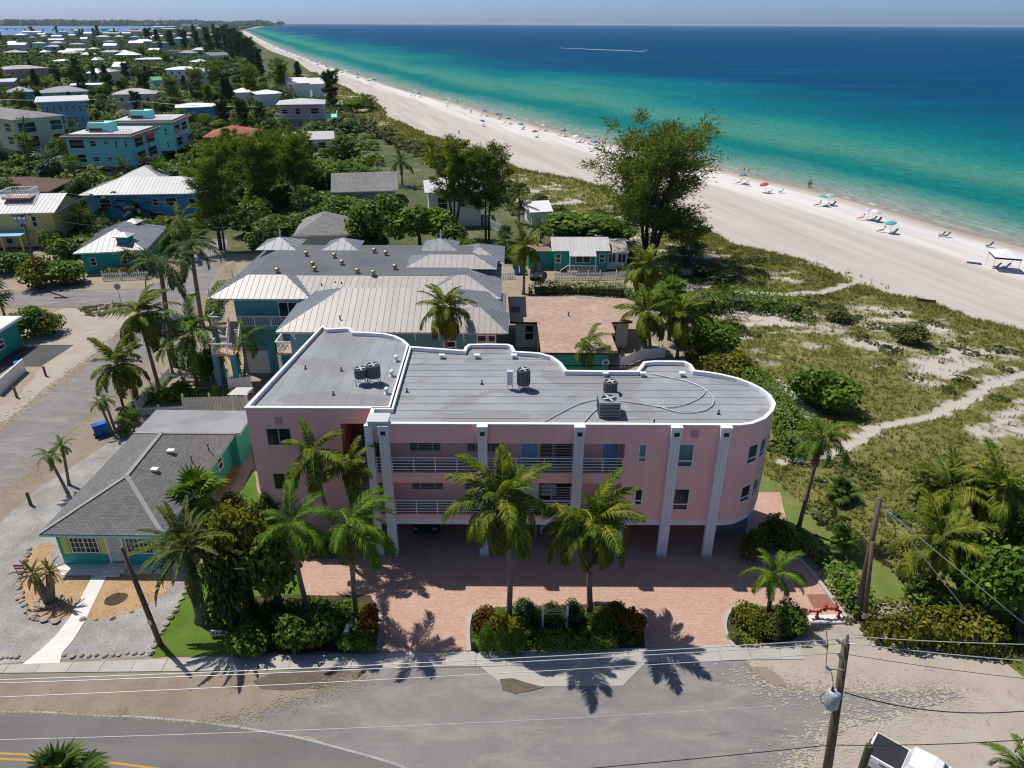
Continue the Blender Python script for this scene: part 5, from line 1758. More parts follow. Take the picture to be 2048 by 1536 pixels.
# ---- teal beach cottage with white metal roof
def cottage():
 A = at(1107,541); B = at(1214,541)
 w = (B - A).length
 t = thing('beach_cottage', 'small teal cottage with white metal roof and porch rail', 'house', A, math.atan2(B.y - A.y, B.x - A.x))
 D, H_ = 5.2,2.75
 b = MB(); b.box(0, w, 0, D, 0.25, H_); b.build('wall', M['teal'], t)
 b = MB(); b.box(0.05, w - 0.05,0.05, D - 0.05,0,0.248); b.build('footing', M['concrete'], t)
 front, back = gable_planes(-0.35, w + 0.25,-0.45, D + 0.4, H_ + 0.1,1.1)
 panel_roof(front, 0.5, M['roof_metal_white'], t); panel_roof(back, 0.5, M['roof_metal_white'], t)
 g = MB(); m = D / 2
 for x in (0.0, w - 0.1):
  g.add([(x, 0, H_),(x, D, H_),(x, m, H_ + 1.05),(x + 0.1,0, H_),(x + 0.1, D, H_),(x + 0.1, m, H_ + 1.05)], [(2,1,0),(3,4,5),(0,3,5,2),(1,2,5,4)])
 g.build('gable', M['teal'], t)
 xa, xb = w * 0.27, w * 0.76
 panel_roof([(xa, -1.7, H_ - 0.28),(xb, -1.7, H_ - 0.28),(xb, -0.4, H_ + 0.14),(xa, -0.4, H_ + 0.14)], 0.5, M['roof_metal_white'], t, lift=0.02)
 fl_ = MB(); fl_.box(xa - 0.2, xb + 0.2,-1.7,-0.003,0.2,0.34); fl_.build('porch_floor', M['deck'], t)
 for x in (xa + 0.06, xb - 0.06):
  p = MB(); p.box(x - 0.06, x + 0.06,-1.62,-1.5,0.34, H_ - 0.31); p.build('porch_post', M['white'], t)
 r = MB(); r.box(xa - 0.2, xb + 0.2,-1.72,-1.64,1.2,1.27); r.box(xa - 0.2, xb + 0.2,-1.70,-1.66,0.45,0.5)
 for k in range(23):
  x = xa - 0.18 + k * (xb - xa + 0.36) / 22
  r.box(x - 0.02, x + 0.02,-1.69,-1.67,0.34,1.2)
 r.beam((xa - 0.2,-1.68,1.23),(xa - 1.2,-1.9,0.6),0.07,0.07); r.beam((xa - 1.2,-1.9,0),(xa - 1.2,-1.9,0.65),0.07,0.07)
 r.build('porch_rail', M['white'], t)
 for (a, b_, st) in [(0.03,0.13, 'sash'),(0.40,0.68, 'two'),(0.84,0.95, 'sash')]:
  window(t, (0,0),(1,0), a * w, b_ * w, 1.05,2.35, st, M['white'], M['glass'], 0.02,0.1, out=0.05)
 x0, x1 = w + 0.003, w + 2.7
 b = MB(); b.box(x0, x1,0.6,4.4,0,2.35); b.build('sunroom_wall', M['white'], t)
 panel_roof([(x0 + 0.2,0.3,2.42),(x1 + 0.2,0.3,2.42),(x1 + 0.2,4.6,3.2),(x0 + 0.2,4.6,3.2)], 0.5, M['roof_metal'], t)
 window(t, (0,0.6),(1,0), x0 + 0.15, x0 + 1.2,0.9,2.2, 'two', M['white'], M['glass'], 0.02,0.09, out=0.05)
 window(t, (0,0.6),(1,0), x0 + 1.4, x1 - 0.1,0.9,2.2, 'two', M['white'], M['glass'], 0.02,0.09, out=0.05)
 b = MB(); b.box(-3.4,-0.003,0.8,4.2,0,2.4); b.build('side_wall', M['teal'], t)
 b = MB(); b.box(-3.7,-0.3,0.5,4.5,2.403,2.55); b.build('side_roof', M['shingle_tan'], t)

cottage()

# ---- the village: houses one by one
house('gray_roof_house', 'teal house with grey hip roof and two little roof turrets', (172,547),(292,541),11.5,2.8, M['teal'], M['roof_metal_grey'], 2.0, 'hip', 0.7, wins=[(0.12,0.22,1.0,2.1),(0.62,0.74,1.0,2.1)], side_wins=row(4,1.0,2.2), panels=0.7)
for (px, py, lb) in [(252,487, 'nearer'),(270,459, 'farther')]:
 p = at(px, py, 3.4)
 t = thing('roof_turret', 'teal turret with white cap on the grey hip roof, ' + lb + ' of two', 'turret', (p.x, p.y, 3.2), R(-3), 'turrets on the grey hip roof')
 b = MB(); b.box(-0.75,0.75,-0.75,0.75,0,1.3); b.build('turret_wall', M['teal'], t)
 plain_roof(hip_planes(-1.05,1.06,-1.05,1.05,1.33,0.5), M['roof_metal_white'], t, 'turret_roof')
hy, wy = house('yellow_house', 'yellow two storey house with white metal roof and railed roof deck', (-62,497),(122,492),9.5,5.0, M['yellow'], M['roof_metal_white'], 1.7, 'gable', 0.7, wins=[(0.42,0.50,0.5,2.3),(0.62,0.68,2.9,4.5),(0.76,0.82,2.9,4.6),(0.88,0.93,0.6,2.2)], panels=0.6)
k = MB(); k.box(wy * 0.42, wy * 0.72,2.2,5.6,6.55,6.75); k.build('roof_deck', M['deck'], hy)
for (a, b_, c, d_) in [(0.42,0.72,2.25,2.25),(0.42,0.72,5.55,5.55),(0.42,0.42,2.25,5.55),(0.72,0.72,2.25,5.55)]:
 m = MB()
 p, q = Vector((wy * a, c, 6.75)), Vector((wy * b_, d_, 6.75)); up = Vector((0,0,1))
 m.beam(p + up, q + up, 0.1,0.08); m.beam(p + up * 0.15, q + up * 0.15,0.06,0.05)
 n_ = max(2, int((q - p).length / 0.3))
 for i in range(n_ + 1):
  e = p + (q - p) * (i / n_); m.beam(e, e + up, 0.06,0.06)
 m.build('deck_railing', M['white'], hy)
k = MB(); k.box(wy * 0.3, wy * 0.72,-3.2,-0.01,2.35,2.5); k.build('terrace', M['paleblue'], hy)
for x in (0.31,0.5,0.7):
 k = MB(); k.box(wy * x, wy * x + 0.2,-3.1,-2.9,0,2.348); k.build('post', M['yellow'], hy)
house('blue_house', 'long bright blue house with white metal hip roof', (186,452),(418,447),9.0,5.0, M['blue'], M['roof_metal_white'], 1.8, 'hip', 0.8, wins=[(0.55,0.60,3.1,4.3),(0.66,0.76,3.0,4.4),(0.5,0.62,0.7,2.0),(0.86,0.93,2.6,4.2),(0.1,0.2,3.0,4.3)], panels=0.6)
house('grey_annex', 'grey hip roof rising behind the long blue house', (245,398),(330,396),9,3.4, M['paleblue'], M['roof_metal_grey'], 1.8, 'hip', 0.6)
t9, w9 = house('turquoise_apartments', 'turquoise apartment house on posts with brown roof edge, nearer of two', (150,353),(276,352),15.5,8.1, M['turq'], M['palemetal'], 0, 'flat', 0.7,2.2, wins=[(0.04,0.28,5.8,7.7),(0.36,0.46,6.2,7.4),(0.58,0.65,6.6,7.3),(0.75,0.79,5.9,7.4),(0.9,0.94,6.0,7.5),(0.04,0.26,2.9,4.7),(0.36,0.46,3.1,4.1),(0.58,0.66,3.2,4.0),(0.75,0.79,2.9,4.4)], side_wins=[(0.12,0.42,5.6,7.6),(0.52,0.85,5.6,7.6),(0.12,0.42,2.7,4.7),(0.52,0.85,2.7,4.7)], frame=M['white'])
t10, w10 = house('turquoise_apartments', 'turquoise apartment house with brown roof edge, farther of two', (240,320),(356,318),15.0,8.4, M['turq'], M['palemetal'], 0, 'flat', 0.7,2.0, wins=[(0.86,0.9,5.6,7.2),(0.86,0.9,2.8,4.2)], side_wins=[(0.12,0.42,5.6,7.6),(0.52,0.85,5.6,7.6),(0.12,0.42,2.7,4.7)])
for tt, ww_, hh in ((t9, w9,8.43),(t10, w10,8.73)):
 for p in [[(-0.9,-0.9, hh - 0.4),(ww_ + 0.9,-0.9, hh - 0.4),(ww_ + 0.3,-0.2, hh + 0.35),(-0.3,-0.2, hh + 0.35)], [(ww_ + 0.9,-0.9, hh - 0.4),(ww_ + 0.9,16, hh - 0.4),(ww_ + 0.3,15.5, hh + 0.35),(ww_ + 0.3,-0.2, hh + 0.35)]]:
  plain_roof([p], M['shingle_brown'], tt, 'roof_skirt', 0.1)
 b = MB(); b.box(ww_ * 0.2, ww_ * 0.52,5.5,10.0, hh - 0.1, hh + 1.9); b.build('stair_house', M['turq'], tt)
 plain_roof([[(ww_ * 0.16,5.0, hh + 0.4),(ww_ * 0.42,5.0, hh + 0.4),(ww_ * 0.42,7.2, hh + 2.2),(ww_ * 0.16,7.2, hh + 2.2)]], M['shingle_brown'], tt, 'stair_house_roof', 0.1)
 m = MB()
 p, q, up = Vector((ww_ * 0.6,3, hh - 0.1)), Vector((ww_ - 0.5,3, hh - 0.1)), Vector((0,0,1))
 for z_ in (1.0,0.6,0.25):
  m.beam(p + up * z_, q + up * z_, 0.06,0.05)
 for i in range(9):
  e = p + (q - p) * (i / 8); m.beam(e, e + up, 0.06,0.06)
 m.build('roof_railing', M['white'], tt)
house('blue_apartments', 'three storey blue apartment house with flat pale roof', (98,277),(186,272),17,9.6, M['paleblue'], M['palemetal'], 0, 'flat', 1.2,0, wins=row(6,7.0,8.6,0.35) + row(6,4.0,5.6,0.35) + [(0.3,0.6,0.2,2.4),(0.66,0.95,0.2,2.4)], side_wins=[(0.06,0.3,6.9,8.9),(0.36,0.62,6.9,8.9),(0.68,0.94,6.9,8.9),(0.06,0.3,3.9,5.9),(0.36,0.62,3.9,5.9),(0.68,0.94,3.9,5.9)])
house('beige_apartments', 'three storey beige apartment house with dark balconies at the frame edge', (-75,298),(50,322),11,9.3, M['cream'], M['shingle_old'], 1.0, 'hip', 0.8,2.2, wins=[(0.84,0.93,6.4,8.4),(0.84,0.93,3.4,5.4),(0.6,0.68,6.4,8.0)], side_wins=[(0.05,0.42,6.2,8.6),(0.05,0.42,3.0,5.4),(0.72,0.98,6.2,8.6),(0.72,0.98,3.0,5.4)])
house('brown_roof_house', 'low blue house with brown shingle hip roof', (-85,418),(100,413),9.5,2.7, M['paleblue'], M['shingle_brown'], 1.7, 'hip', 0.8, wins=[(0.55,0.62,0.9,2.0)])
house('red_tile_house', 'stucco house with red tile hip roof among trees', (418,306),(508,304),13,3.8, m_plain('tan_stucco', (0.52,0.36,0.26),0.9,0.08,1), M['shingle_red'], 1.9, 'hip', 0.9, wins=[(0.30,0.44,0.4,2.6),(0.66,0.76,1.0,2.4),(0.08,0.16,1.0,2.4)])
t15, w15 = house('pink_beach_house', 'pink two storey beach house with turquoise balcony and white roof', (563,259),(651,257),13,7.2, M['palepink'], M['roof_metal_white'], 1.2, 'hip', 0.7, wins=[(0.36,0.48,4.4,6.2),(0.05,0.2,4.6,6.0),(0.06,0.16,1.0,2.4),(0.7,0.9,4.4,6.2),(0.4,0.5,1.0,2.4)], side_wins=[(0.1,0.4,4.2,6.4),(0.5,0.9,4.2,6.4),(0.1,0.4,0.6,2.6)])
b = MB(); b.box(-1.2, w15 + 4.0,-1.6,-0.01,3.3,3.5); b.box(w15 + 0.01, w15 + 4.0,-0.008,9,3.3,3.5); b.build('balcony', M['turq'], t15)
m = MB()
for (p, q) in [((-1.2,-1.55),(w15 + 4,-1.55)),((w15 + 3.95,-1.55),(w15 + 3.95,9))]:
 p = Vector((*p, 3.5)); q = Vector((*q, 3.5)); up = Vector((0,0,1)); n_ = int((q - p).length / 0.9)
 m.beam(p + up, q + up, 0.12,0.1)
 for i in range(n_ + 1):
  e = p + (q - p) * (i / n_); m.beam(e, e + up, 0.09,0.09)
m.build('balcony_railing', M['white'], t15)
for x in (w15 + 0.6, w15 + 3.8):
 p = MB(); p.box(x - 0.12, x + 0.12,-1.5,-1.26,0,3.298); p.build('balcony_post', M['white'], t15)
house('white_cottage', 'small white cottage with dark chimney behind the dune scrub', (572,304),(668,301),7.5,2.8, M['white'], M['roof_metal_white'], 1.5, 'gable', 0.5, wins=[(0.1,0.2,0.9,2.1),(0.68,0.85,0.6,2.2)])
house('dark_roof_house', 'grey house with slate coloured gable roof half hidden by trees', (672,414),(792,410),10,2.6, M['greymetal'], M['shingle_old'], 2.4, 'gable', 0.6)
house('white_house', 'white two storey house with pale roof behind the pines', (860,455),(962,452),9,5.6, M['white'], M['roof_metal_white'], 1.6, 'hip', 0.6, wins=[(0.16,0.36,2.9,4.9),(0.6,0.7,3.2,4.6),(0.2,0.32,0.4,2.0)])
house('worn_roof_house', 'old house with worn patchy grey roof behind the teal complex', (602,508),(696,505),8.5,2.7, M['greymetal'], M['shingle_old'], 2.1, 'hip', 0.7)
house('white_shed', 'white gabled shed roof showing over the shrubs left of the big pine', (1064,452),(1100,450),5,2.2, M['white'], M['roof_white'], 1.2, 'gable', 0.4)
t20, w20 = house('turquoise_bungalow', 'turquoise bungalow with flat white roof at the frame edge', (-70,770),(46,690),8,2.75, M['teal'], M['roof_white'], 0, 'flat', 0.5, wins=[(0.62,0.72,0.9,1.9)])
house('cream_house', 'cream and blue two storey house with ivory hip roof', (236,224),(314,222),10,6.0, M['cream'], M['roof_metal'], 1.6, 'hip', 0.9, wins=row(4,3.4,5.0,0.4), side_wins=row(2,3.4,5.0))
house('slate_blue_house', 'pale blue house with wide grey hip roof', (94,211),(180,207),11,4.6, M['paleblue'], M['roof_metal_grey'], 1.8, 'hip', 0.9, wins=row(3,2.6,4.0,0.25))
house('white_flat_house', 'low building with bright white flat roof behind the pale blue house', (146,192),(212,190),11,4.2, M['offwhite'], M['roof_white'], 0, 'flat', 0.5)
house('small_blue_house', 'small blue house with silver grey hip roof', (24,206),(70,204),9,4.0, M['blue'], M['roof_metal_grey'], 1.8, 'hip', 0.7)
house('grey_hall', 'long grey flat roofed hall at the frame edge', (-80,200),(36,196),24,6.4, M['greymetal'], M['palemetal'], 0, 'flat', 0.3)
house('white_modern_house', 'white modern two storey house with roof terrace and white roof', (338,171),(402,170),12,7.6, M['white'], M['roof_white'], 1.2, 'hip', 0.8, wins=row(4,5.2,6.8,0.3) + [(0.35,0.42,1.4,3.0),(0.75,0.82,1.4,3.0)])
house('white_tower_house', 'tall white house beside the white modern house', (403,168),(434,167),10,6.2, M['white'], M['palemetal'], 1.4, 'hip', 0.7, wins=row(2,3.6,5.0,0.3))
house('blue_gallery_house', 'blue house with white roof and white balcony band', (277,139),(336,138),11,6.4, M['blue'], M['roof_white'], 0.9, 'hip', 0.9, wins=row(5,4.2,5.6,0.35))
house('small_white_blue_house', 'blue house with bright white roof left of the dark pines', (362,250),(434,247),9,5.2, M['blue'], M['roof_white'], 0.9, 'hip', 0.8, wins=[(0.1,0.2,3.2,4.4)])
house('green_roof_shed', 'shed with green roof among the gardens', (308,172),(330,171),6,2.6, M['turq'], m_plain('green_metal', (0.12,0.36,0.17),0.6),1.6, 'gable', 0.3)
house('pale_villa', 'pale flat roofed villa with red tile strip', (346,120),(398,118),14,7.0, M['offwhite'], M['shingle_red'], 0, 'flat', 0.3, wins=row(3,4.4,5.6,0.25))
house('long_white_house', 'long house with white roof over pink and turquoise walls', (16,158),(100,154),16,5.0, M['palepink'], M['roof_metal'], 1.6, 'hip', 0.9, wins=row(5,2.6,3.9,0.3))
house('wide_white_roof_house', 'house with broad bright white hip roof and grey wing', (118,140),(162,138),14,4.6, M['greymetal'], M['roof_white'], 1.8, 'hip', 0.8)
house('ivory_roof_house', 'two storey house with ivory hip roof and dark windows', (130,122),(174,121),13,5.8, M['greymetal'], M['roof_metal'], 1.4, 'hip', 0.9, wins=row(4,3.2,5.0,0.5))
house('brown_pagoda_house', 'brown two storey house with pale double roof', (28,122),(58,121),12,6.4, m_plain('brown_wall', (0.20,0.10,0.07),0.8), M['roof_metal'], 2.0, 'hip', 1.4)
house('low_white_house', 'low house with long white roof at the frame edge', (0,134),(55,131),14,4.2, M['blue'], M['roof_white'], 0.7, 'hip', 0.7)
house('beach_villa', 'white roofed villa beside the tall pines by the beach', (478,204),(506,203),9,3.6, M['white'], M['roof_white'], 1.4, 'hip', 0.8)
house('beach_villa', 'white roofed villa between two palms behind the pink beach house', (520,214),(566,212),10,4.6, M['white'], M['roof_white'], 1.2, 'hip', 0.8)
house('beach_villa', 'white gabled villa behind the pink beach house', (582,202),(622,200),10,6.8, M['white'], M['roof_white'], 2.0, 'gable', 0.6)
house('beach_villa', 'white gabled villa closest to the tall dark pine on the beach', (626,198),(650,197),8,6.0, M['white'], M['roof_white'], 2.2, 'gable', 0.6)
house('beach_villa', 'grey roofed villa with white gables near the sand', (424,128),(462,126),12,6.0, M['white'], M['roof_metal_grey'], 2.2, 'gable', 0.6)
house('beach_villa', 'white villa with pale grey roof left of the beach pines', (394,140),(424,139),12,5.0, M['white'], M['palemetal'], 1.6, 'hip', 0.6)
house('tan_roof_cottage', 'little cottage with tan roof beside the far utility pole', (276,262),(308,260),8,2.6, M['cream'], M['shingle_tan'], 1.4, 'hip', 0.5)
house('brown_flat_cottage', 'little brown roofed cottage between the blue flats and a utility pole', (240,250),(262,249),9,3.0, M['cream'], M['shingle_brown'], 1.2, 'hip', 0.5)
FARH = [(47,83,74),(119,135,71),(148,162,70),(170,191,78),(203,217,62),(219,236,68),(207,239,74),(262,277,62),(250,289,71),(309,330,58),(332,354,58),(324,354,63),(100,129,93),(104,128,102),(195,221,89),(164,176,92),(264,277,88),(271,307,100),(262,289,106),(211,232,100),(180,195,113),(290,305,93),(84,92,84),(367,400,53),(371,383,75),(180,206,166),(206,228,171),(232,250,158),(84,96,120),(240,256,118),(300,318,112),(310,322,78),(340,352,80),(395,410,62),(410,425,66),(232,246,84),(140,152,82),(60,72,88),(430,440,58),(20,34,104),(190,200,142),(168,186,128),(246,262,76)]
for _ in range(46):
 _x, _y = rnd.uniform(5,440), rnd.uniform(72,128)
 _w = (_y - 46) * rnd.uniform(0.3,0.5) + 4
 if all(abs(_x - (q[0] + q[1]) / 2) > _w * 0.9 or abs(_y - q[2]) > 5 for q in FARH) and so(at(_x, _y))[1] < veg_o(so(at(_x, _y))[0]) - 45:
  FARH.append((_x, _x + _w, _y))
walls_far = [M['offwhite'], M['paleblue'], M['cream'], M['white'], M['turq'], M['greymetal']]
roofs_far = [M['roof_white'], M['roof_white'], M['roof_metal_white'], M['roof_white'], M['roof_metal'], M['roof_metal_grey']]
for i, (xa, xb, yb) in enumerate(FARH):
 A, B = at(xa, yb), at(xb, yb)
 w = (B - A).length
 house('far_house', 'small far house with pale roof among the island trees', (xa, yb),(xb, yb), min(26, max(9, w * 0.55)),(rnd.uniform(7.5,10.5) if yb < 112 else rnd.uniform(4.5,7)), walls_far[i % 6], roofs_far[(i * 5) % 6], rnd.uniform(1.2,2.4), 'hip' if i % 3 else 'gable', 0.8, group='pale roofed houses far along the island')

# =================================================================== VEGETATION
def unit(v):
 return v / np.maximum(np.linalg.norm(v, axis=-1, keepdims=True),1e-9)

def leaf_quads(C, Nn, L, W, rs):
 n = len(C)
 t = unit(np.cross(Nn, rs.normal(size=(n, 3))))
 b = np.cross(Nn, t)
 L = np.asarray(L)[:, None]; W = np.asarray(W)[:, None]
 fold = Nn * (W * 0.35)
 V = np.stack([C - t * L, C + b * W + fold, C + t * L, C - b * W + fold], 1)
 return V.reshape(-1,3)

def crown_mesh(name, mat, n, nl, leaf, seed, flat=0.8, shell=0.75, spread=0.62, lobe=(0.32,0.55), low=-0.35):
 rs = np.random.RandomState(seed)
 d = unit(rs.normal(size=(nl * 4,3)))
 d = d[d[:, 2] > low][:nl]
 ctr = d * rs.uniform(0.35,1.0,(len(d),1)) * spread * np.array([1.1,1.1, flat * 1.1])
 rad = rs.uniform(lobe[0], lobe[1], len(d))
 k = rs.choice(len(d), n, p=rad ** 2 / (rad ** 2).sum())
 dirs = unit(rs.normal(size=(n, 3)) + np.array([0,0,0.25]))
 r = rad[k] * np.where(rs.rand(n) < shell, rs.uniform(0.82,1.08, n), rs.uniform(0.3,0.9, n))
 C = ctr[k] + dirs * r[:, None] * np.array([1,1, flat])
 nn = unit(dirs * 0.7 + np.array([0,0,0.55]) + rs.normal(size=(n, 3)) * 0.45)
 s = rs.uniform(0.7,1.25, n) * leaf
 V = leaf_quads(C, nn, s, s * 0.62, rs)
 return np_mesh(name, V, np.arange(len(V)).reshape(-1,4), None, mat)

def trunk_mesh(name, seed, mat, limbs=4, r=0.035):
 rs = random.Random(seed)
 m = MB()
 top = Vector((rs.uniform(-.06, .06), rs.uniform(-.06, .06),0.55))
 m.tube([(0,0,-0.03),(0.01,0.01,0.25), top], [r * 1.4, r, r * 0.8], 7)
 for i in range(limbs):
  a = 2 * PI * i / limbs + rs.uniform(-.4, .4)
  e = top + Vector((math.cos(a) * 0.28, math.sin(a) * 0.28, rs.uniform(0.15,0.35)))
  mid = top.lerp(e, 0.5) + Vector((0,0,0.04))
  m.tube([top * 0.92, mid, e], [r * 0.7, r * 0.5, r * 0.2], 5)
 return m.mesh(name, mat, True)

VAR = {}
VAR['broad'] = [crown_mesh('crown', M['leaf'], 2600,18,0.085,100 + i) for i in range(4)]
VAR['bright'] = [crown_mesh('crown', M['leaf_bright'], 2600,16,0.085,120 + i) for i in range(3)]
VAR['olive'] = [crown_mesh('crown', M['leaf_olive'], 2400,16,0.075,130 + i, flat=0.9) for i in range(3)]
VAR['yellow'] = [crown_mesh('crown', M['leaf_yellow'], 2600,18,0.075,140 + i) for i in range(3)]
VAR['red'] = [crown_mesh('crown', M['leaf_red'], 1600,12,0.10,150 + i) for i in range(2)]
VAR['far'] = [crown_mesh('crown', M['leaf_far'], 520,12,0.17,160 + i) for i in range(5)]
VAR['clip'] = [crown_mesh('crown', M['leaf_bright'], 3000,1,0.055,170, flat=1.0, shell=0.95, spread=0.0, lobe=(0.97,0.98))]
VAR['seagrape'] = [crown_mesh('crown', M['leaf_bright'], 3000,18,0.085,180 + i, flat=0.75) for i in range(3)]
TRUNK = [trunk_mesh('trunk', 200 + i, M['bark']) for i in range(3)]

def tree(name, label, cat, base, h, rx, ry=None, kind='broad', group=None, trunk=True, seed=None, low=0.0, rz=None):
 rr = random.Random(seed if seed is not None else hash((round(base[0], 2), round(base[1], 2))) & 0xffff)
 ry = ry or rx
 t = thing(name, label, cat, base, rr.uniform(0,2 * PI) if rz is None else rz, group)
 vz = (h - low) / 2
 cz = low + vz
 if cat == 'shrub':
  vz = h * 0.62; cz = h * 0.38
 me = rr.choice(VAR[kind])
 mesh_obj('crown', me, t, (0,0, cz), None, (rx / 1.05, ry / 1.05, vz / 0.95))
 if trunk:
  mesh_obj('trunk' if cat == 'tree' else 'stem', rr.choice(TRUNK), t, (0,0,0), None, (max(h, rx), max(h, rx), h * 0.9))
 return t

def px_tree(name, label, cat, px, py, toppy, half_px, kind='broad', group=None, depth=1.0, low=0.0, **kw):
 b = at(px, py)
 z = aty(px, toppy, b.y).z
 r = (at(px + half_px, py) - b).length
 return tree(name, label, cat, b, max(0.4, z), r, r * depth, kind, group, low=low, **kw)

# ---- palms ---------------------------------------------------------
def frond_mesh(name, L, nl, ll, droop, a0, a1, mats, seed, w=0.055, vang=0.5, twist=0.15, single=False):
 rs = random.Random(seed)
 n = 10
 pts = [Vector((0,0,0))]
 for i in range(n):
  a = a0 + (a1 - a0) * ((i + 0.5) / n) ** 1.25
  pts.append(pts[-1] + Vector((math.cos(a),0, math.sin(a))) * (L / n))
 vs, fs, mi = [], [], []

 def P(t):
  x = t * n
  i = min(int(x), n - 1)
  return pts[i].lerp(pts[i + 1], x - i),(pts[i + 1] - pts[i]).normalized()
 b = 0
 for i, p in enumerate(pts):
  r = 0.035 * (1 - 0.85 * i / n) * (L / 3)
  d = (pts[min(i + 1, n)] - pts[max(i - 1,0)]).normalized()
  up = Vector((-d.z, 0, d.x))
  vs += [p + Vector((0, r, 0)), p + up * r * 0.9, p - Vector((0, r, 0))]
 for i in range(n):
  for k in range(3):
   j = (k + 1) % 3
   fs.append((3 * i + k, 3 * i + j, 3 * i + 3 + j, 3 * i + 3 + k)); mi.append(1)
 for i in range(nl):
  t = 0.16 + 0.83 * i / (nl - 1)
  p, d = P(t)
  up = Vector((-d.z, 0, d.x))
  prof = math.sin(PI * min(1,0.12 + 0.88 * t) ** 0.9) ** 0.55
  for s in (-1,1):
   l = ll * max(0.25, prof) * rs.uniform(0.7,1.12)
   fwd = 0.35 + 0.75 * t + rs.uniform(-0.2,0.2)
   side = Vector((0, s, 0))
   d0 = (side + d * fwd + up * vang).normalized()
   dr = droop * rs.uniform(0.55,1.4)
   m1 = p + d0 * l * 0.5 - Vector((0,0, dr * l * 0.14))
   m2 = p + d0 * l * 0.82 - Vector((0,0, dr * l * 0.62))
   wd = d0.cross(up + Vector((rs.uniform(-.4, .4), rs.uniform(-.4, .4),0))).normalized() * w * (L / 3)
   o = len(vs)
   if single:
    vs += [p - wd, p + wd, m2]
    fs.append((o, o + 1, o + 2)); mi.append(0)
   else:
    vs += [p - wd * 0.6, p + wd * 0.6, m1 + wd, m1 - wd, m2]
    fs += [(o, o + 1, o + 2, o + 3),(o + 3, o + 2, o + 4)]; mi += [0,0]
 me = bpy.data.meshes.new(name)
 me.from_pydata([tuple(v) for v in vs], [], fs)
 for m in mats:
  me.materials.append(m)
 me.polygons.foreach_set('material_index', mi)
 me.update()
 return me

def fan_mesh(name, L, R_, nseg, mats, seed, droop=0.25):
 rs = random.Random(seed)
 vs, fs, mi = [], [], []
 r = 0.025
 tip = Vector((L, 0, L * 0.12))
 vs += [Vector((0, r, 0)), Vector((0,0, r)), Vector((0,-r, 0)), tip + Vector((0, r * .6,0)), tip + Vector((0,0, r * .6)), tip - Vector((0, r * .6,0))]
 fs += [(0,1,4,3),(1,2,5,4),(2,0,3,5)]; mi += [1] * 3
 for i in range(nseg):
  a = -2.2 + 4.4 * i / (nseg - 1)
  d = Vector((math.cos(a), math.sin(a),0.10 * abs(math.sin(a))))
  l = R_ * rs.uniform(0.85,1.05) * (1 - 0.12 * abs(a) / 2.2)
  sd = Vector((-math.sin(a), math.cos(a),0)) * R_ * 0.085
  o = len(vs)
  m = tip + d * l * 0.55
  e = tip + d * l - Vector((0,0, droop * l * rs.uniform(0.6,1.4)))
  vs += [tip, m + sd, e, m - sd]
  fs.append((o, o + 1, o + 2, o + 3)); mi.append(0)
 me = bpy.data.meshes.new(name)
 me.from_pydata([tuple(v) for v in vs], [], fs)
 for m in mats:
  me.materials.append(m)
 me.polygons.foreach_set('material_index', mi)
 me.update()
 return me

FR = {}
FR['coconut'] = [frond_mesh('frond', 3.0,50,0.86,1.3,0.15,-1.3, [M['palm'], M['midrib']], 300 + i, 0.036,0.25) for i in range(4)]
FR['coconut_up'] = [frond_mesh('frond', 2.8,48,0.78,0.9,0.15,-0.85, [M['palm'], M['midrib']], 310 + i, 0.036,0.45) for i in range(3)]
FR['queen'] = [frond_mesh('frond', 2.8,60,0.72,1.35,0.2,-1.5, [M['palm_green'], M['midrib']], 320 + i, 0.022,0.6) for i in range(3)]
FR['date'] = [frond_mesh('frond', 3.0,44,0.42,0.35,0.1,-0.95, [M['palm_date'], M['midrib']], 330 + i, 0.030,0.7) for i in range(3)]
FR['royal'] = [frond_mesh('frond', 3.2,44,0.75,1.2,0.2,-1.2, [M['palm_dark'], M['midrib']], 340 + i, 0.03,0.6) for i in range(3)]
FR['dead'] = [frond_mesh('dead_frond', 2.4,26,0.5,1.6,0.0,-0.6, [M['palm_dead'], M['palm_dead']], 350,0.04,0.0)]
FR['fan'] = [fan_mesh('frond', 0.9,0.95,17, [M['palm_green'], M['midrib']], 360 + i) for i in range(2)]
FR['fan_dark'] = [fan_mesh('frond', 0.9,0.95,17, [M['palm_dark'], M['midrib']], 364 + i) for i in range(2)]
FR['fan_silver'] = [fan_mesh('frond', 1.0,1.15,19, [M['palm_silver'], M['palm_silver']], 368)]

def frond_dirs(n, lo, hi, rr, wind=0.0):
 out = []
 for i in range(n):
  f = (i + 0.5) / n
  el = hi + (lo - hi) * f ** 0.9 + rr.uniform(-13,13)
  az = i * 137.5 + rr.uniform(-30,30)
  v = Vector((math.cos(R(el)) * math.cos(R(az)), math.cos(R(el)) * math.sin(R(az)), math.sin(R(el))))
  v.x += wind * (0.4 + 0.6 * max(0, v.z))
  v.normalize()
  out.append((math.atan2(v.y, v.x), math.asin(max(-1, min(1, v.z))), f))
 return out

PAL = {   # fronds, lowest and highest angle, scale, trunk radii
 'coconut': (28,-60,80,1.0,(0.17,0.105)),
 'queen': (18,-48,80,1.0,(0.15,0.12)),
 'date': (46,-42,82,1.0,(0.34,0.27)),
 'royal': (14,-38,76,1.0,(0.24,0.19)),
 'fan': (26,-45,80,1.0,(0.17,0.15)),
 'fan_dark': (26,-55,80,1.0,(0.17,0.15)),
 'fan_silver': (22,-40,80,1.2,(0.2,0.18)),
}

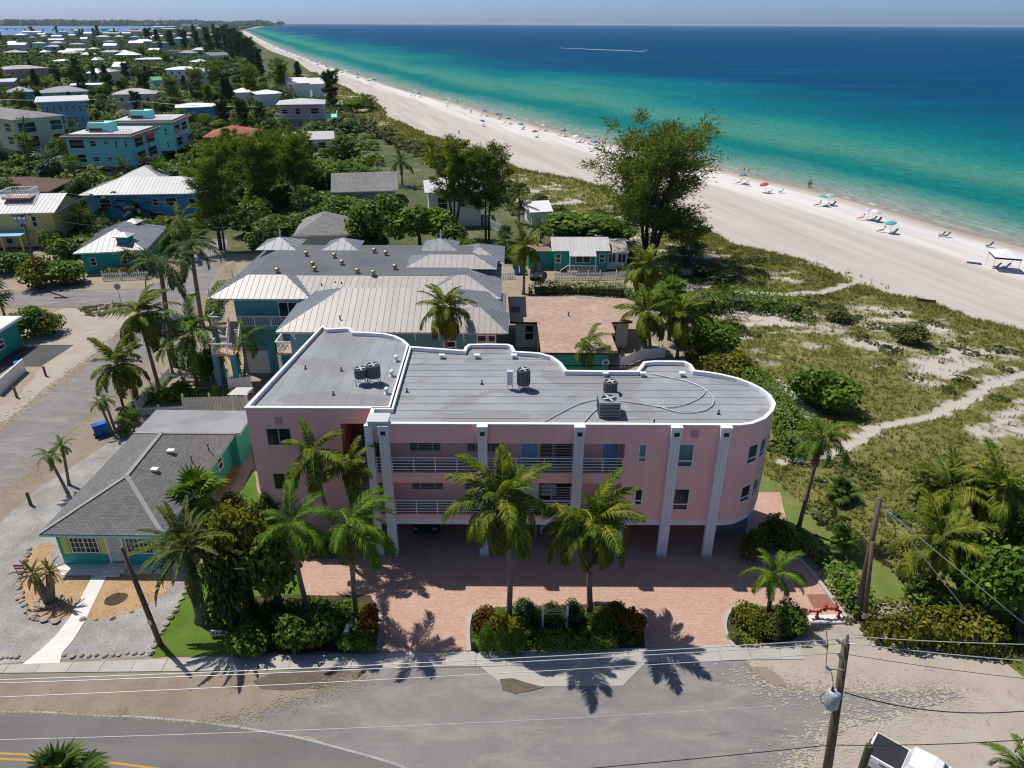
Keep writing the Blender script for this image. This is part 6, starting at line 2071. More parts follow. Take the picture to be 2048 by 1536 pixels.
def palm_trunk(m, base_l, top, r0, r1, bend, n=9):
 pts, rads = [], []
 for i in range(n):
  f = i / (n - 1)
  p = Vector((0,0,-0.1)).lerp(top, f)
  p += Vector((bend[0], bend[1], 0)) * math.sin(PI * f) * 1.0
  pts.append(p)
  rads.append(r0 * (1.35 if i == 0 else 1.0) * (1 - f) + r1 * f)
 m.tube(pts, rads, 9)

def palm(name, label, base, top, kind='coconut', size=1.0, seed=1, wind=0.35, nf=None, bend=(0,0), group=None, dead=0, cat='palm tree', shaft=False):
 rr = random.Random(seed)
 n, lo, hi, sc, (r0, r1) = PAL[kind]
 n = nf or n
 t = thing(name, label, cat, base, 0, group)
 tl = Vector(top) - Vector(base)
 if tl.z > 0.25:
  m = MB(); palm_trunk(m, None, tl, r0 * (0.6 + 0.4 * min(1.2, size)), r1 * (0.6 + 0.4 * min(1.2, size)), bend)
  m.build('trunk', M['palmtrunk'], t, True)
 if shaft:
  m = MB(); m.tube([tl - Vector((0,0,0.1)), tl + Vector((0,0,0.5)), tl + Vector((0,0,0.95))], [r1 * 1.15, r1 * 1.1, r1 * 0.5], 9)
  m.build('crownshaft', M['leaf_bright'], t, True)
  tl = tl + Vector((0,0,0.75))
 for az, el, f in frond_dirs(n, lo, hi, rr, wind):
  k = kind
  if kind == 'coconut' and f < 0.4:
   k = 'coconut_up'
  s = size * sc * rr.uniform(0.72,1.12)
  mesh_obj('frond', rr.choice(FR[k]), t, tl + Vector((0,0,0.05)),(rr.uniform(-0.35,0.35),-el, az), s)
 for i in range(dead):
  az = rr.uniform(0,2 * PI)
  mesh_obj('dead_frond', FR['dead'][0], t, tl - Vector((0,0,0.15 + 0.1 * i)),(rr.uniform(-.5, .5), R(72 + rr.uniform(-8,10)), az), size * rr.uniform(0.7,0.95))
 return t

def px_palm(name, label, b, c, kind='coconut', half=None, **kw):
 B = at(*b)
 T = aty(*c, B.y)
 if half:
  depth = (T - Vector((0,0, CAMH))).dot(_FW)
  reach = half / F * depth
  nat = {'coconut': 2.35, 'queen': 2.0, 'date': 2.5, 'royal': 2.5, 'fan': 1.6, 'fan_dark': 1.6, 'fan_silver': 1.9}[kind]
  kw['size'] = reach / nat
 return palm(name, label, B, T, kind, **kw)

px_palm('coconut_palm', 'tallest coconut palm, at the left end of the planted island', (1016,1243),(1004,998), 'coconut', 98, seed=3, dead=3, bend=(0.25,0), group='palms before the pink building')
px_palm('coconut_palm', 'coconut palm at the right end of the planted island', (1181,1228),(1186,1046), 'coconut', 102, seed=5, dead=3, bend=(-0.12,0), group='palms before the pink building')
px_palm('coconut_palm', 'slender coconut palm leaning before the left wing windows', (694,1116),(626,902), 'coconut', 74, seed=8, dead=3, bend=(-0.3,0), nf=13, group='palms before the pink building')
px_palm('coconut_palm', 'coconut palm close to the stairwell of the pink building', (712,1110),(702,930), 'coconut', 72, seed=11, dead=3, nf=15, group='palms before the pink building')
px_palm('queen_palm', 'queen palm with green plume left of the drive, nearer the grey roofed house', (624,1242),(582,1052), 'queen', 70, seed=21, wind=0.25, bend=(-0.15,0), dead=2, group='palms before the pink building')
px_palm('queen_palm', 'queen palm with brown dead skirt beside the left drive', (712,1240),(698,1050), 'queen', 82, seed=23, wind=0.5, dead=5, group='palms before the pink building')
px_palm('date_palm', 'stout date palm with many feathery fronds on the lawn', (405,1242),(372,1098), 'date', 98, seed=31, wind=0.05)
px_palm('fan_palm', 'bushy fan palm behind the grey roofed house', (398,1052),(394,992), 'fan', 60, seed=33, wind=0.05)
px_palm('christmas_palm', 'small bright green palm in the right planting bed', (1536,1228),(1548,1152), 'queen', 54, seed=35, wind=0.15, nf=16)
px_palm('queen_palm', 'tall queen palm on the lawn right of the pink building', (1596,1060),(1644,876), 'queen', 56, seed=41, wind=0.3, dead=4)
px_palm('coconut_palm', 'low coconut palm behind the clipped yellow hedge', (1862,1195),(1880,1078), 'coconut', 88, seed=43, dead=2, wind=0.25)
px_palm('coconut_palm', 'coconut palm at the frame edge above the dark shrubs', (1972,1115),(1998,972), 'coconut', 92, seed=45, dead=2, wind=0.25)
px_palm('coconut_palm', 'coconut palm between the low one and the one at the frame edge', (1898,1090),(1905,985), 'coconut', 76, seed=47, dead=2, wind=0.25)
px_palm('palmetto', 'squat palmetto clump alone on the dune lawn', (1683,1002),(1683,985), 'fan_dark', 34, seed=48, wind=0, group=None)
px_palm('pygmy_palm', 'little yellowing palm beside the kerb shrubs', (1692,1112),(1688,1082), 'fan', 30, seed=49, wind=0)
px_palm('young_palm', 'slim young palm leaning left beside the street, left one of the pair', (136,986),(97,913), 'queen', 24, seed=51, wind=0, nf=12, group='small palms at the street')
px_palm('young_palm', 'slim young palm beside the street, right one of the pair', (138,970),(125,893), 'queen', 22, seed=52, wind=0, nf=12, group='small palms at the street')
px_palm('pygmy_date_palm', 'pygmy date palm in the wood chip bed, left one of two', (98,1203),(66,1150), 'date', 34, seed=53, wind=0, nf=26, group='pygmy palms in the wood chip bed')
px_palm('pygmy_date_palm', 'pygmy date palm in the wood chip bed, right one of two', (101,1201),(100,1146), 'date', 32, seed=54, wind=0, nf=26, group='pygmy palms in the wood chip bed')
px_palm('young_palm', 'small double palm beside the blue bin, left stem', (226,868),(199,806), 'queen', 20, seed=55, wind=0, nf=11, group='small palms at the street')
px_palm('young_palm', 'small double palm beside the blue bin, right stem', (232,866),(210,802), 'queen', 19, seed=56, wind=0, nf=11, group='small palms at the street')
px_palm('coconut_palm', 'coconut palm curving up by the picket fence corner, nearest the street', (276,812),(233,730), 'coconut', 60, seed=61, bend=(0.5,0), group='palms along the side street')
px_palm('coconut_palm', 'coconut palm with long straight trunk by the white fence', (320,782),(277,628), 'coconut', 66, seed=62, group='palms along the side street')
px_palm('royal_palm', 'dark royal palm rising over the straight coconut palm', (348,732),(322,545), 'royal', 62, seed=63, wind=0.3, shaft=True, group='palms along the side street')
px_palm('royal_palm', 'tall royal palm at the street bend, farthest of the row', (405,655),(383,505), 'royal', 62, seed=64, wind=0.3, shaft=True, group='palms along the side street')
px_palm('areca_palm', 'bushy yellow green palm in the garden of the teal complex', (392,770),(384,668), 'queen', 62, seed=65, wind=0.1, nf=18, group='palms along the side street')
px_palm('young_palm', 'small palm below the bushy palm in the garden', (345,745),(335,700), 'queen', 30, seed=66, wind=0, nf=13, group='palms along the side street')
px_palm('young_palm', 'small palm in front of the teal stair', (488,775),(492,682), 'queen', 36, seed=67, wind=0.1, nf=14)
palm('coconut_palm', 'coconut palm behind the pink roof against the metal roof', (aty(892,660,53).x, 53,0), aty(888,616,53), 'coconut', 0.98, seed=71, wind=0.2)
px_palm('young_palm', 'small palm behind the pink roof beside the life ring', (1164,760),(1178,690), 'queen', 42, seed=72, wind=0.3, nf=13)
px_palm('coconut_palm', 'slender coconut palm beside the parked dark car', (1047,588),(1050,494), 'coconut', 46, seed=73, wind=0.1, nf=18)
px_palm('coconut_palm', 'coconut palm over the tan patio, left one of two', (1302,712),(1296,628), 'coconut', 56, seed=74, wind=0.1, group='palms by the tan patio')
px_palm('coconut_palm', 'coconut palm over the tan patio, right one of two', (1354,716),(1364,630), 'coconut', 54, seed=75, wind=0.1, group='palms by the tan patio')
px_palm('coconut_palm', 'coconut palm in front of the picket fence and big pine', (1284,640),(1290,535), 'coconut', 48, seed=76, wind=0.1)
px_palm('sabal_palm', 'round headed fan palm between the patio palms', (1338,680),(1340,590), 'fan', 40, seed=77, wind=0)

def far_palm_mesh(seed, mat, n=15, single=True):
 rr = random.Random(seed)
 vs, fs, mi = [], [], []
 fm = frond_mesh('tmp', 2.8,16,0.8,1.0,0.2,-1.15, [mat, mat], seed, 0.09,0.45, single=True)
 co = np.array([v.co[:] for v in fm.vertices]); fc = [tuple(p.vertices) for p in fm.polygons]
 for az, el, f in frond_dirs(n, -45,78, rr, 0.15):
  m = Matrix.Rotation(az, 3, 'Z') @ Matrix.Rotation(-el, 3, 'Y') @ Matrix.Rotation(rr.uniform(-.3, .3),3, 'X')
  q = co @ np.array(m).T * rr.uniform(0.85,1.05)
  b = len(vs); vs += [tuple(x) for x in q]; fs += [tuple(i + b for i in t) for t in fc]
 bpy.data.meshes.remove(fm)
 me = bpy.data.meshes.new('crown')
 me.from_pydata(vs, [], fs); me.materials.append(mat); me.update()
 return me

def far_fan_mesh(seed, mat, n=24):
 rr = random.Random(seed)
 vs, fs = [], []
 fm = fan_mesh('tmp', 0.9,0.95,9, [mat, mat], seed)
 co = np.array([v.co[:] for v in fm.vertices]); fc = [tuple(p.vertices) for p in fm.polygons]
 for az, el, f in frond_dirs(n, -60,80, rr):
  m = Matrix.Rotation(az, 3, 'Z') @ Matrix.Rotation(-el, 3, 'Y') @ Matrix.Rotation(rr.uniform(-.3, .3),3, 'X')
  q = co @ np.array(m).T * rr.uniform(0.85,1.1)
  b = len(vs); vs += [tuple(x) for x in q]; fs += [tuple(i + b for i in t) for t in fc]
 bpy.data.meshes.remove(fm)
 me = bpy.data.meshes.new('crown')
 me.from_pydata(vs, [], fs); me.materials.append(mat); me.update()
 return me

FARP = {'feather': [far_palm_mesh(400 + i, M['palm_dark']) for i in range(3)] + [far_palm_mesh(405, M['palm'])], 'fan': [far_fan_mesh(410 + i, M['palm_dark']) for i in range(2)] + [far_fan_mesh(414, M['palm_green'])], 'silver': [far_fan_mesh(418, M['palm_silver'])]}
_tm = MB(); _tm.tube([(0,0,-0.02),(0.012,0,0.5),(0,0,1.0)], [0.16,0.12,0.11], 7)
PALM_TRUNK_UNIT = _tm.mesh('trunk', M['palmtrunk'], True)

def far_palm(label, b, c, half, kind='feather', group=None, seed=0, name=None):
 B = at(*b); T = aty(*c, B.y)
 return far_palm_w(label, B, T, half / F * (T - Vector((0,0, CAMH))).dot(_FW), kind, group, seed, name)

def far_palm_w(label, B, T, reach, kind='feather', group=None, seed=0, name=None):
 rr = random.Random(seed + int(abs(B.x) * 10))
 t = thing(name or ('fan_palm' if kind != 'feather' else 'coconut_palm'), label, 'palm tree', B, rr.uniform(0,6.28), group)
 s = reach / (2.3 if kind == 'feather' else 1.55)
 h = max(0.5, T.z)
 mesh_obj('trunk', PALM_TRUNK_UNIT, t, (0,0,0), None, (min(1.4, max(0.8, s)), min(1.4, max(0.8, s)), h))
 mesh_obj('crown', rr.choice(FARP[kind]), t, (0,0, h), None, s)
 return t

for (b, c, hf, kd, lb) in [
 ((805,372),(804,322),30, 'feather', 'coconut palm standing in the dune scrub behind the grey gabled roof'),
 ((1038,446),(1046,392),26, 'feather', 'coconut palm right of the white fence on the dunes'),
 ((374,512),(370,440),46, 'feather', 'dark date palm beside the grey hip roof with turrets'),
 ((14,645),(8,585),30, 'fan', 'fan palm at the cross street by the frame edge'),
 ((106,358),(100,325),32, 'silver', 'silver blue fan palm on the lot before the turquoise flats'),
 ((142,345),(115,298),22, 'fan', 'leaning fan palm at the corner of the turquoise flats, left of two'),
 ((148,343),(135,292),18, 'fan', 'leaning fan palm at the corner of the turquoise flats, right of two'),
 ((250,362),(255,336),26, 'feather', 'low palm before the turquoise flats'),
 ((225,450),(225,412),40, 'feather', 'dark palm against the wall of the long blue house'),
 ((283,452),(285,420),30, 'feather', 'small palm against the wall of the long blue house'),
 ((172,478),(168,432),28, 'fan', 'fan palm between the yellow house and the blue house'),
 ((265,545),(262,505),24, 'feather', 'yellowish palm in front of the grey hip roofed house'),
 ((300,548),(302,512),22, 'feather', 'yellowish palm at the corner of the grey hip roofed house'),
 ((598,322),(597,290),16, 'fan', 'fan palm in front of the small white cottage'),
 ((330,385),(322,345),26, 'fan', 'fan palm right of the turquoise flats'),
 ((550,500),(548,462),30, 'feather', 'palm behind the left end of the metal roofs'),
 ((575,238),(560,190),20, 'feather', 'palm in front of the white villas, left of two'),
 ((590,236),(582,186),18, 'feather', 'palm in front of the white villas, right of two'),
 ((1080,520),(1075,455),28, 'feather', 'palm left of the teal cottage'),
 ((1010,500),(1012,470),20, 'fan', 'fan palm by the parked bins left of the cottage'),
 ((210,300),(208,262),18, 'fan', 'fan palm at the blue flats'),
 ((60,330),(58,285),22, 'fan', 'fan palm before the beige flats, right one'),
 ((8,350),(5,300),24, 'fan', 'fan palm before the beige flats, left one'),
 ((655,392),(655,345),24, 'feather', 'palm left of the grey gabled roof, nearer one'),
 ((690,380),(688,340),22, 'feather', 'palm left of the grey gabled roof, farther one'),
 ((385,205),(384,175),16, 'feather', 'palm right of the white modern house'),
 ((250,200),(246,170),14, 'feather', 'palm behind the cream house'),
 ((75,185),(72,158),16, 'feather', 'palm between the grey hall and the small blue house'),
 ((30,410),(28,372),24, 'feather', 'palm rising behind the brown shingle roof'),
]:
 far_palm(lb, b, c, hf, kd)

# ---- Australian pines: forked stems, long limbs and wispy sprays of needles
def pine_meshes(seed, H_, W_, stems, mat, nclump=200, per=55, blade=0.55, upright=0.35, ry=1.0, base_spread=0.35, lowest=0.25, cone=False, r0=0.3):
 rs = random.Random(seed); nr = np.random.RandomState(seed)
 m = MB()
 tips = []
 for s in range(stems):
  a = 2 * PI * s / stems + rs.uniform(-.5, .5)
  lean = rs.uniform(0.25,1.0) * base_spread if stems > 1 else rs.uniform(0,0.06)
  top = Vector((math.cos(a) * lean * W_, math.sin(a) * lean * W_ * ry, H_ * rs.uniform(0.78,0.98)))
  b0 = Vector((math.cos(a) * 0.35, math.sin(a) * 0.35,-0.2)) if stems > 1 else Vector((0,0,-0.2))
  pts = [b0 + (top - b0) * f + Vector((rs.uniform(-.04, .04) * W_, rs.uniform(-.04, .04) * W_, 0)) * (f > 0) + Vector((0,0,0.08 * H_ * math.sin(PI * f))) for f in (0,0.2,0.4,0.6,0.8,1.0)]
  r = r0 * rs.uniform(0.7,1.0)
  m.tube(pts, [r, r * 0.8, r * 0.62, r * 0.44, r * 0.26, r * 0.08], 7)
  nb = max(5, nclump // stems // 4)
  for k in range(nb):
   f = lowest + (0.98 - lowest) * (k + rs.random()) / nb
   i = min(int(f * 5),4)
   p = pts[i].lerp(pts[i + 1], f * 5 - i)
   az = k * 2.4 + rs.uniform(-.5, .5)
   out = W_ * (0.95 - (f * 0.85 if cone else 0.35 * abs(f - 0.55) * 2)) * rs.uniform(0.5,1.0) * (0.62 if stems > 1 else 1.0)
   e = p + Vector((math.cos(az) * out, math.sin(az) * out * ry, out * upright * rs.uniform(0.4,1.5)))
   mid = p.lerp(e, 0.5) + Vector((0,0,-0.06 * out))
   rb = max(0.02, r * 0.28 * (1 - f * 0.6))
   m.tube([p, mid, e], [rb, rb * 0.6, rb * 0.2], 4, False)
   for q in range(4):
    g = (0.4,0.62,0.82,1.0)[q]
    c = (p.lerp(mid, g * 2) if g < 0.5 else mid.lerp(e, g * 2 - 1)) + Vector((rs.uniform(-.1, .1), rs.uniform(-.1, .1), rs.uniform(-.02, .08))) * out
    tips.append((c, (e - p).normalized(), rs.uniform(0.6,1.15)))
 tr = m.mesh('trunk', M['bark'], True)
 C = np.array([t[0][:] for t in tips]); D = np.array([t[1][:] for t in tips]); S = np.array([t[2] for t in tips])
 n = len(tips) * per
 k = np.repeat(np.arange(len(tips)), per)
 off = nr.normal(size=(n, 3)) * 0.33 * S[k][:, None] * (W_ / 8 + 0.35) * np.array([1,1,0.7])
 p = C[k] + off
 d = unit(D[k] * 0.6 + unit(off) * 0.7 + np.array([0,0,0.15]) + nr.normal(size=(n, 3)) * 0.35)
 L = nr.uniform(0.5,1.2, n)[:, None] * blade
 tip = p + d * L - np.array([0,0,0.22]) * L * nr.uniform(0,1.5,(n, 1))
 w = unit(np.cross(d, nr.normal(size=(n, 3)))) * blade * 0.13
 V = np.stack([p - w, p + w, tip], 1).reshape(-1,3)
 cr = np_mesh('crown', V, None, np.arange(len(V)).reshape(-1,3), mat)
 return tr, cr

def pine(label, base, meshes, scale=1.0, rz=0.0, group=None, name='pine_tree'):
 t = thing(name, label, 'tree', base, rz, group)
 mesh_obj('trunk', meshes[0], t, None, None, scale); mesh_obj('crown', meshes[1], t, None, None, scale)
 return t

BIG = pine_meshes(508,18.6,12.8,7, M['needle'], 500,66,0.62,0.32,0.8,0.55,0.20, r0=0.40)
pine('huge spreading pine tree towering over the teal cottage by the beach', at(1298,522), BIG, 1.0,0.6)
LOW = pine_meshes(502,7.5,6.0,3, M['needle'], 130,55,0.5,0.1,1.0,0.5,0.12, r0=0.15)
pine('low drooping pine at the foot of the huge pine, seaward side', at(1375,525), LOW, 0.95,1.0)
MIDP = pine_meshes(503,15.5,6.2,3, M['needle'], 190,60,0.6,0.5,0.9,0.38,0.3, r0=0.26)
MIDP2 = pine_meshes(504,14.5,6.8,2, M['needle'], 170,60,0.6,0.45,0.9,0.45,0.28, r0=0.24)
pine('open crowned pine in front of the white house, left of two', at(912,478), MIDP, 1.0,0.3)
pine('open crowned pine leaning right in front of the white house', at(975,480), MIDP2,0.98,0.9)
pine('small roundish pine in front of the open pines', at(915,540), LOW, 0.62,2.0)
pine('feathery pine before the long blue house', at(462,440), MIDP2,0.92,2.2)
pine('leaning feathery pine over the street end, bare limbs showing', at(445,500), MIDP, 0.86,4.0)
pine('olive pine right of the feathery pines', at(540,430), MIDP2,0.95,3.1)
pine('olive pine behind the worn grey roof', at(600,420), MIDP, 0.85,5.0)
for (px, py, sc, me, lb) in [(612,352,0.62, MIDP, 'right of the red tile roof'),(560,362,0.72, MIDP2, 'below the red tile roof'),(470,362,0.7, MIDP, 'left of the red tile roof'),(600,385,0.8, MIDP2, 'left of the grey gabled roof')]:
 pine('feathery olive pine ' + lb, at(px, py), me, sc, px * 0.7)
DARK = pine_meshes(505,14.0,4.6,2, M['needle_dark'], 130,55,0.75,0.75,1.0,0.25,0.12, r0=0.22)
CONE = pine_meshes(506,15.0,4.0,1, M['needle_dark'], 140,55,0.7,0.45,1.0,0,0.1, True, r0=0.22)
pine('tall dark pine standing alone at the edge of the sand', at(665,219), DARK, 1.12,0.4)
pine('dark young pine on the dune beside the lone tall pine', at(742,222), LOW, 0.85,0.4)
pine('tall olive pine behind the white villas', at(566,200), MIDP, 1.1,0.2)
pine('olive pine left of the white villas', at(505,205), MIDP2,1.0,1.2)
pine('slim pine at the back of the beach villas', at(600,180), CONE, 1.0,1.2)
for (px, py, sc, me, lb) in [(410,262,0.62, LOW, 'left'),(452,268,0.75, DARK, 'second'),(490,270,0.8, DARK, 'third'),(525,268,0.72, DARK, 'right')]:
 pine('dark pine in the grove left of the pink beach house, ' + lb + (' most' if lb in ('left', 'right') else '') + ' one', at(px, py), me, sc, px * 0.1, 'dark grove by the pink beach house')
i = 0
for (px, py, sc) in [(300,98,2.2),(318,100,2.0),(345,104,2.0),(372,104,2.1),(398,106,2.0),(420,110,1.9),(440,112,1.9),(456,116,1.8),(470,122,1.8),(482,128,1.6),(494,134,1.6),(505,141,1.5),(480,108,1.9),(462,100,2.0),(440,92,2.2),(415,88,2.3),(390,84,2.4),(450,84,2.4),(470,92,2.2),(430,76,2.6),(455,73,2.6),(514,150,1.3),(520,160,1.1),(500,120,1.6)]:
 D_ = at(px, py).y
 pine('dark pine in the long grove beside the far beach', at(px, py), [DARK, CONE, DARK][i % 3], sc * 0.7 + 0.35, i * 1.1, 'pine grove beside the far beach')
 i += 1
for (px, py, sc, lb) in [(198,77,1.5, 'pair at the bay, taller'),(190,78,1.2, 'pair at the bay, shorter'),(162,76,1.1, 'bay shore, middle'),(168,75,1.1, 'bay shore, right'),(66,72,1.3, 'bay shore, round left'),(115,70,1.3, 'bay shore, round right'),(3,84,1.2, 'at the frame edge'),(230,68,1.0, 'at the bridge end')]:
 pine('dark slim pine on the bay side, ' + lb + ' one', at(px, py), CONE if 'round' not in lb else DARK, sc * 1.25, px, 'pines on the bay side')

# ---- shrubs, hedges -----------------------------------------------------
def hedge(name, label, pts_px, h, w, mat, leaf=0.13, dens=55, seed=1, cat='hedge', lump=0.28, group=None):
 pts = [at(*p) for p in pts_px]
 rs = np.random.RandomState(seed)
 V = []
 o = pts[0]
 for a, b in zip(pts, pts[1:]):
  L = (b - a).length
  n = int(dens * L * (w + 2 * h))
  t = rs.rand(n) * (1 + w * 0.5 / L) - w * 0.25 / L; th = rs.uniform(-0.15, PI + 0.15, n)
  d = (b - a).normalized(); s = Vector((-d.y, d.x, 0))
  x = a.x + (b.x - a.x) * t; y = a.y + (b.y - a.y) * t
  lum = 1 + (fbm(x * 0.8 + seed, y * 0.8) - 0.5) * 2 * lump
  cs = np.sign(np.cos(th)) * np.abs(np.cos(th)) ** 0.6; sn = np.abs(np.sin(th)) ** 0.6 * np.sign(np.sin(th))
  r = np.where(rs.rand(n) < 0.8, rs.uniform(0.86,1.06, n), rs.uniform(0.4,0.9, n)) * np.where((t < 0.03) | (t > 0.97), rs.uniform(0.2,1, n),1)
  u = cs * w / 2 * r * lum; z = np.maximum(0.03, sn * h * r * lum)
  C = np.stack([x + s.x * u - o.x, y + s.y * u - o.y, z], -1)
  nn = unit(np.stack([s.x * cs, s.y * cs, sn + 0.35], -1) + rs.normal(size=(n, 3)) * 0.45)
  q = rs.uniform(0.7,1.25, n) * leaf
  V.append(leaf_quads(C, nn, q, q * 0.62, rs))
 V = np.concatenate(V)
 t = thing(name, label, cat, o, 0, group)
 mesh_obj('foliage', np_mesh('foliage', V, np.arange(len(V)).reshape(-1,4), None, mat), t)
 for a, b in zip(pts, pts[1:]):
  e_ = min(0.3, w * 0.35 / max(0.1,(b - a).length)); a, b = a.lerp(b, e_), b.lerp(a, e_)
  core = MB(); core.beam((a.x - o.x, a.y - o.y, h * 0.32),(b.x - o.x, b.y - o.y, h * 0.32), w * 0.4, h * 0.5)
  core.build('branches', M['bark'], t)
 return t

hedge('hedge', 'long clipped green hedge behind the tan roofed house', [(1062,588),(1150,586),(1255,592)], 1.5,1.3, M['leaf_bright'], 0.13,40,1)
hedge('hedge', 'long dark green hedge running to the beach path', [(1375,622),(1440,615),(1520,618),(1570,625),(1598,640)], 2.3,4.0, M['leaf_bright'], 0.17,24,2)
hedge('hedge', 'bright hedge before the picket fence right of the patio palms', [(1255,596),(1300,600),(1350,600)], 1.4,1.2, M['leaf_bright'], 0.13,40,3)
hedge('hedge', 'yellow green hedge along the lawn side of the pink building, far part', [(1408,745),(1455,755),(1500,775)], 2.0,2.2, M['leaf_yellow'], 0.12,45,4, lump=0.2)
hedge('hedge', 'dark green hedge wrapping the rounded end of the pink building', [(1500,780),(1555,830),(1578,880),(1590,925)], 2.4,2.4, M['leaf_bright'], 0.13,40,5, lump=0.2)
hedge('hedge', 'clipped yellow green hedge along the sand lot', [(1748,1266),(1820,1272),(1900,1280),(1975,1284)], 1.75,2.2, M['leaf_yellow'], 0.12,95,6, lump=0.3)
hedge('hedge', 'round bright green bushes along the kerb, near part', [(1672,1160),(1694,1195),(1718,1230)], 1.7,1.9, M['leaf_bright'], 0.11,70,7)
hedge('hedge', 'dark bushes along the kerb, far part', [(1560,1095),(1610,1098),(1640,1130)], 1.2,1.5, M['leaf'], 0.12,60,8)
hedge('hedge', 'flowering hedge inside the white picket fence of the grey hip roofed house', [(212,553),(260,550),(305,548)], 1.0,1.2, M['leaf_yellow'], 0.12,40,9)
hedge('hedge', 'leafy hedge below the left windows of the pink building', [(600,1106),(650,1104),(700,1104)], 1.5,1.3, M['leaf'], 0.13,60,10)
hedge('hedge', 'yellow shrubs inside the white garden fence by the street', [(290,800),(330,800),(372,802)], 1.0,1.6, M['leaf_yellow'], 0.12,50,11)
hedge('hedge', 'mixed shrubs behind the white garden fence', [(380,790),(430,792),(480,795)], 0.8,1.6, M['leaf_bright'], 0.12,50,12)
hedge('hedge', 'low green shrubs between street and teal complex', [(425,640),(432,610),(450,580)], 1.4,1.6, M['leaf_bright'], 0.14,40,13)

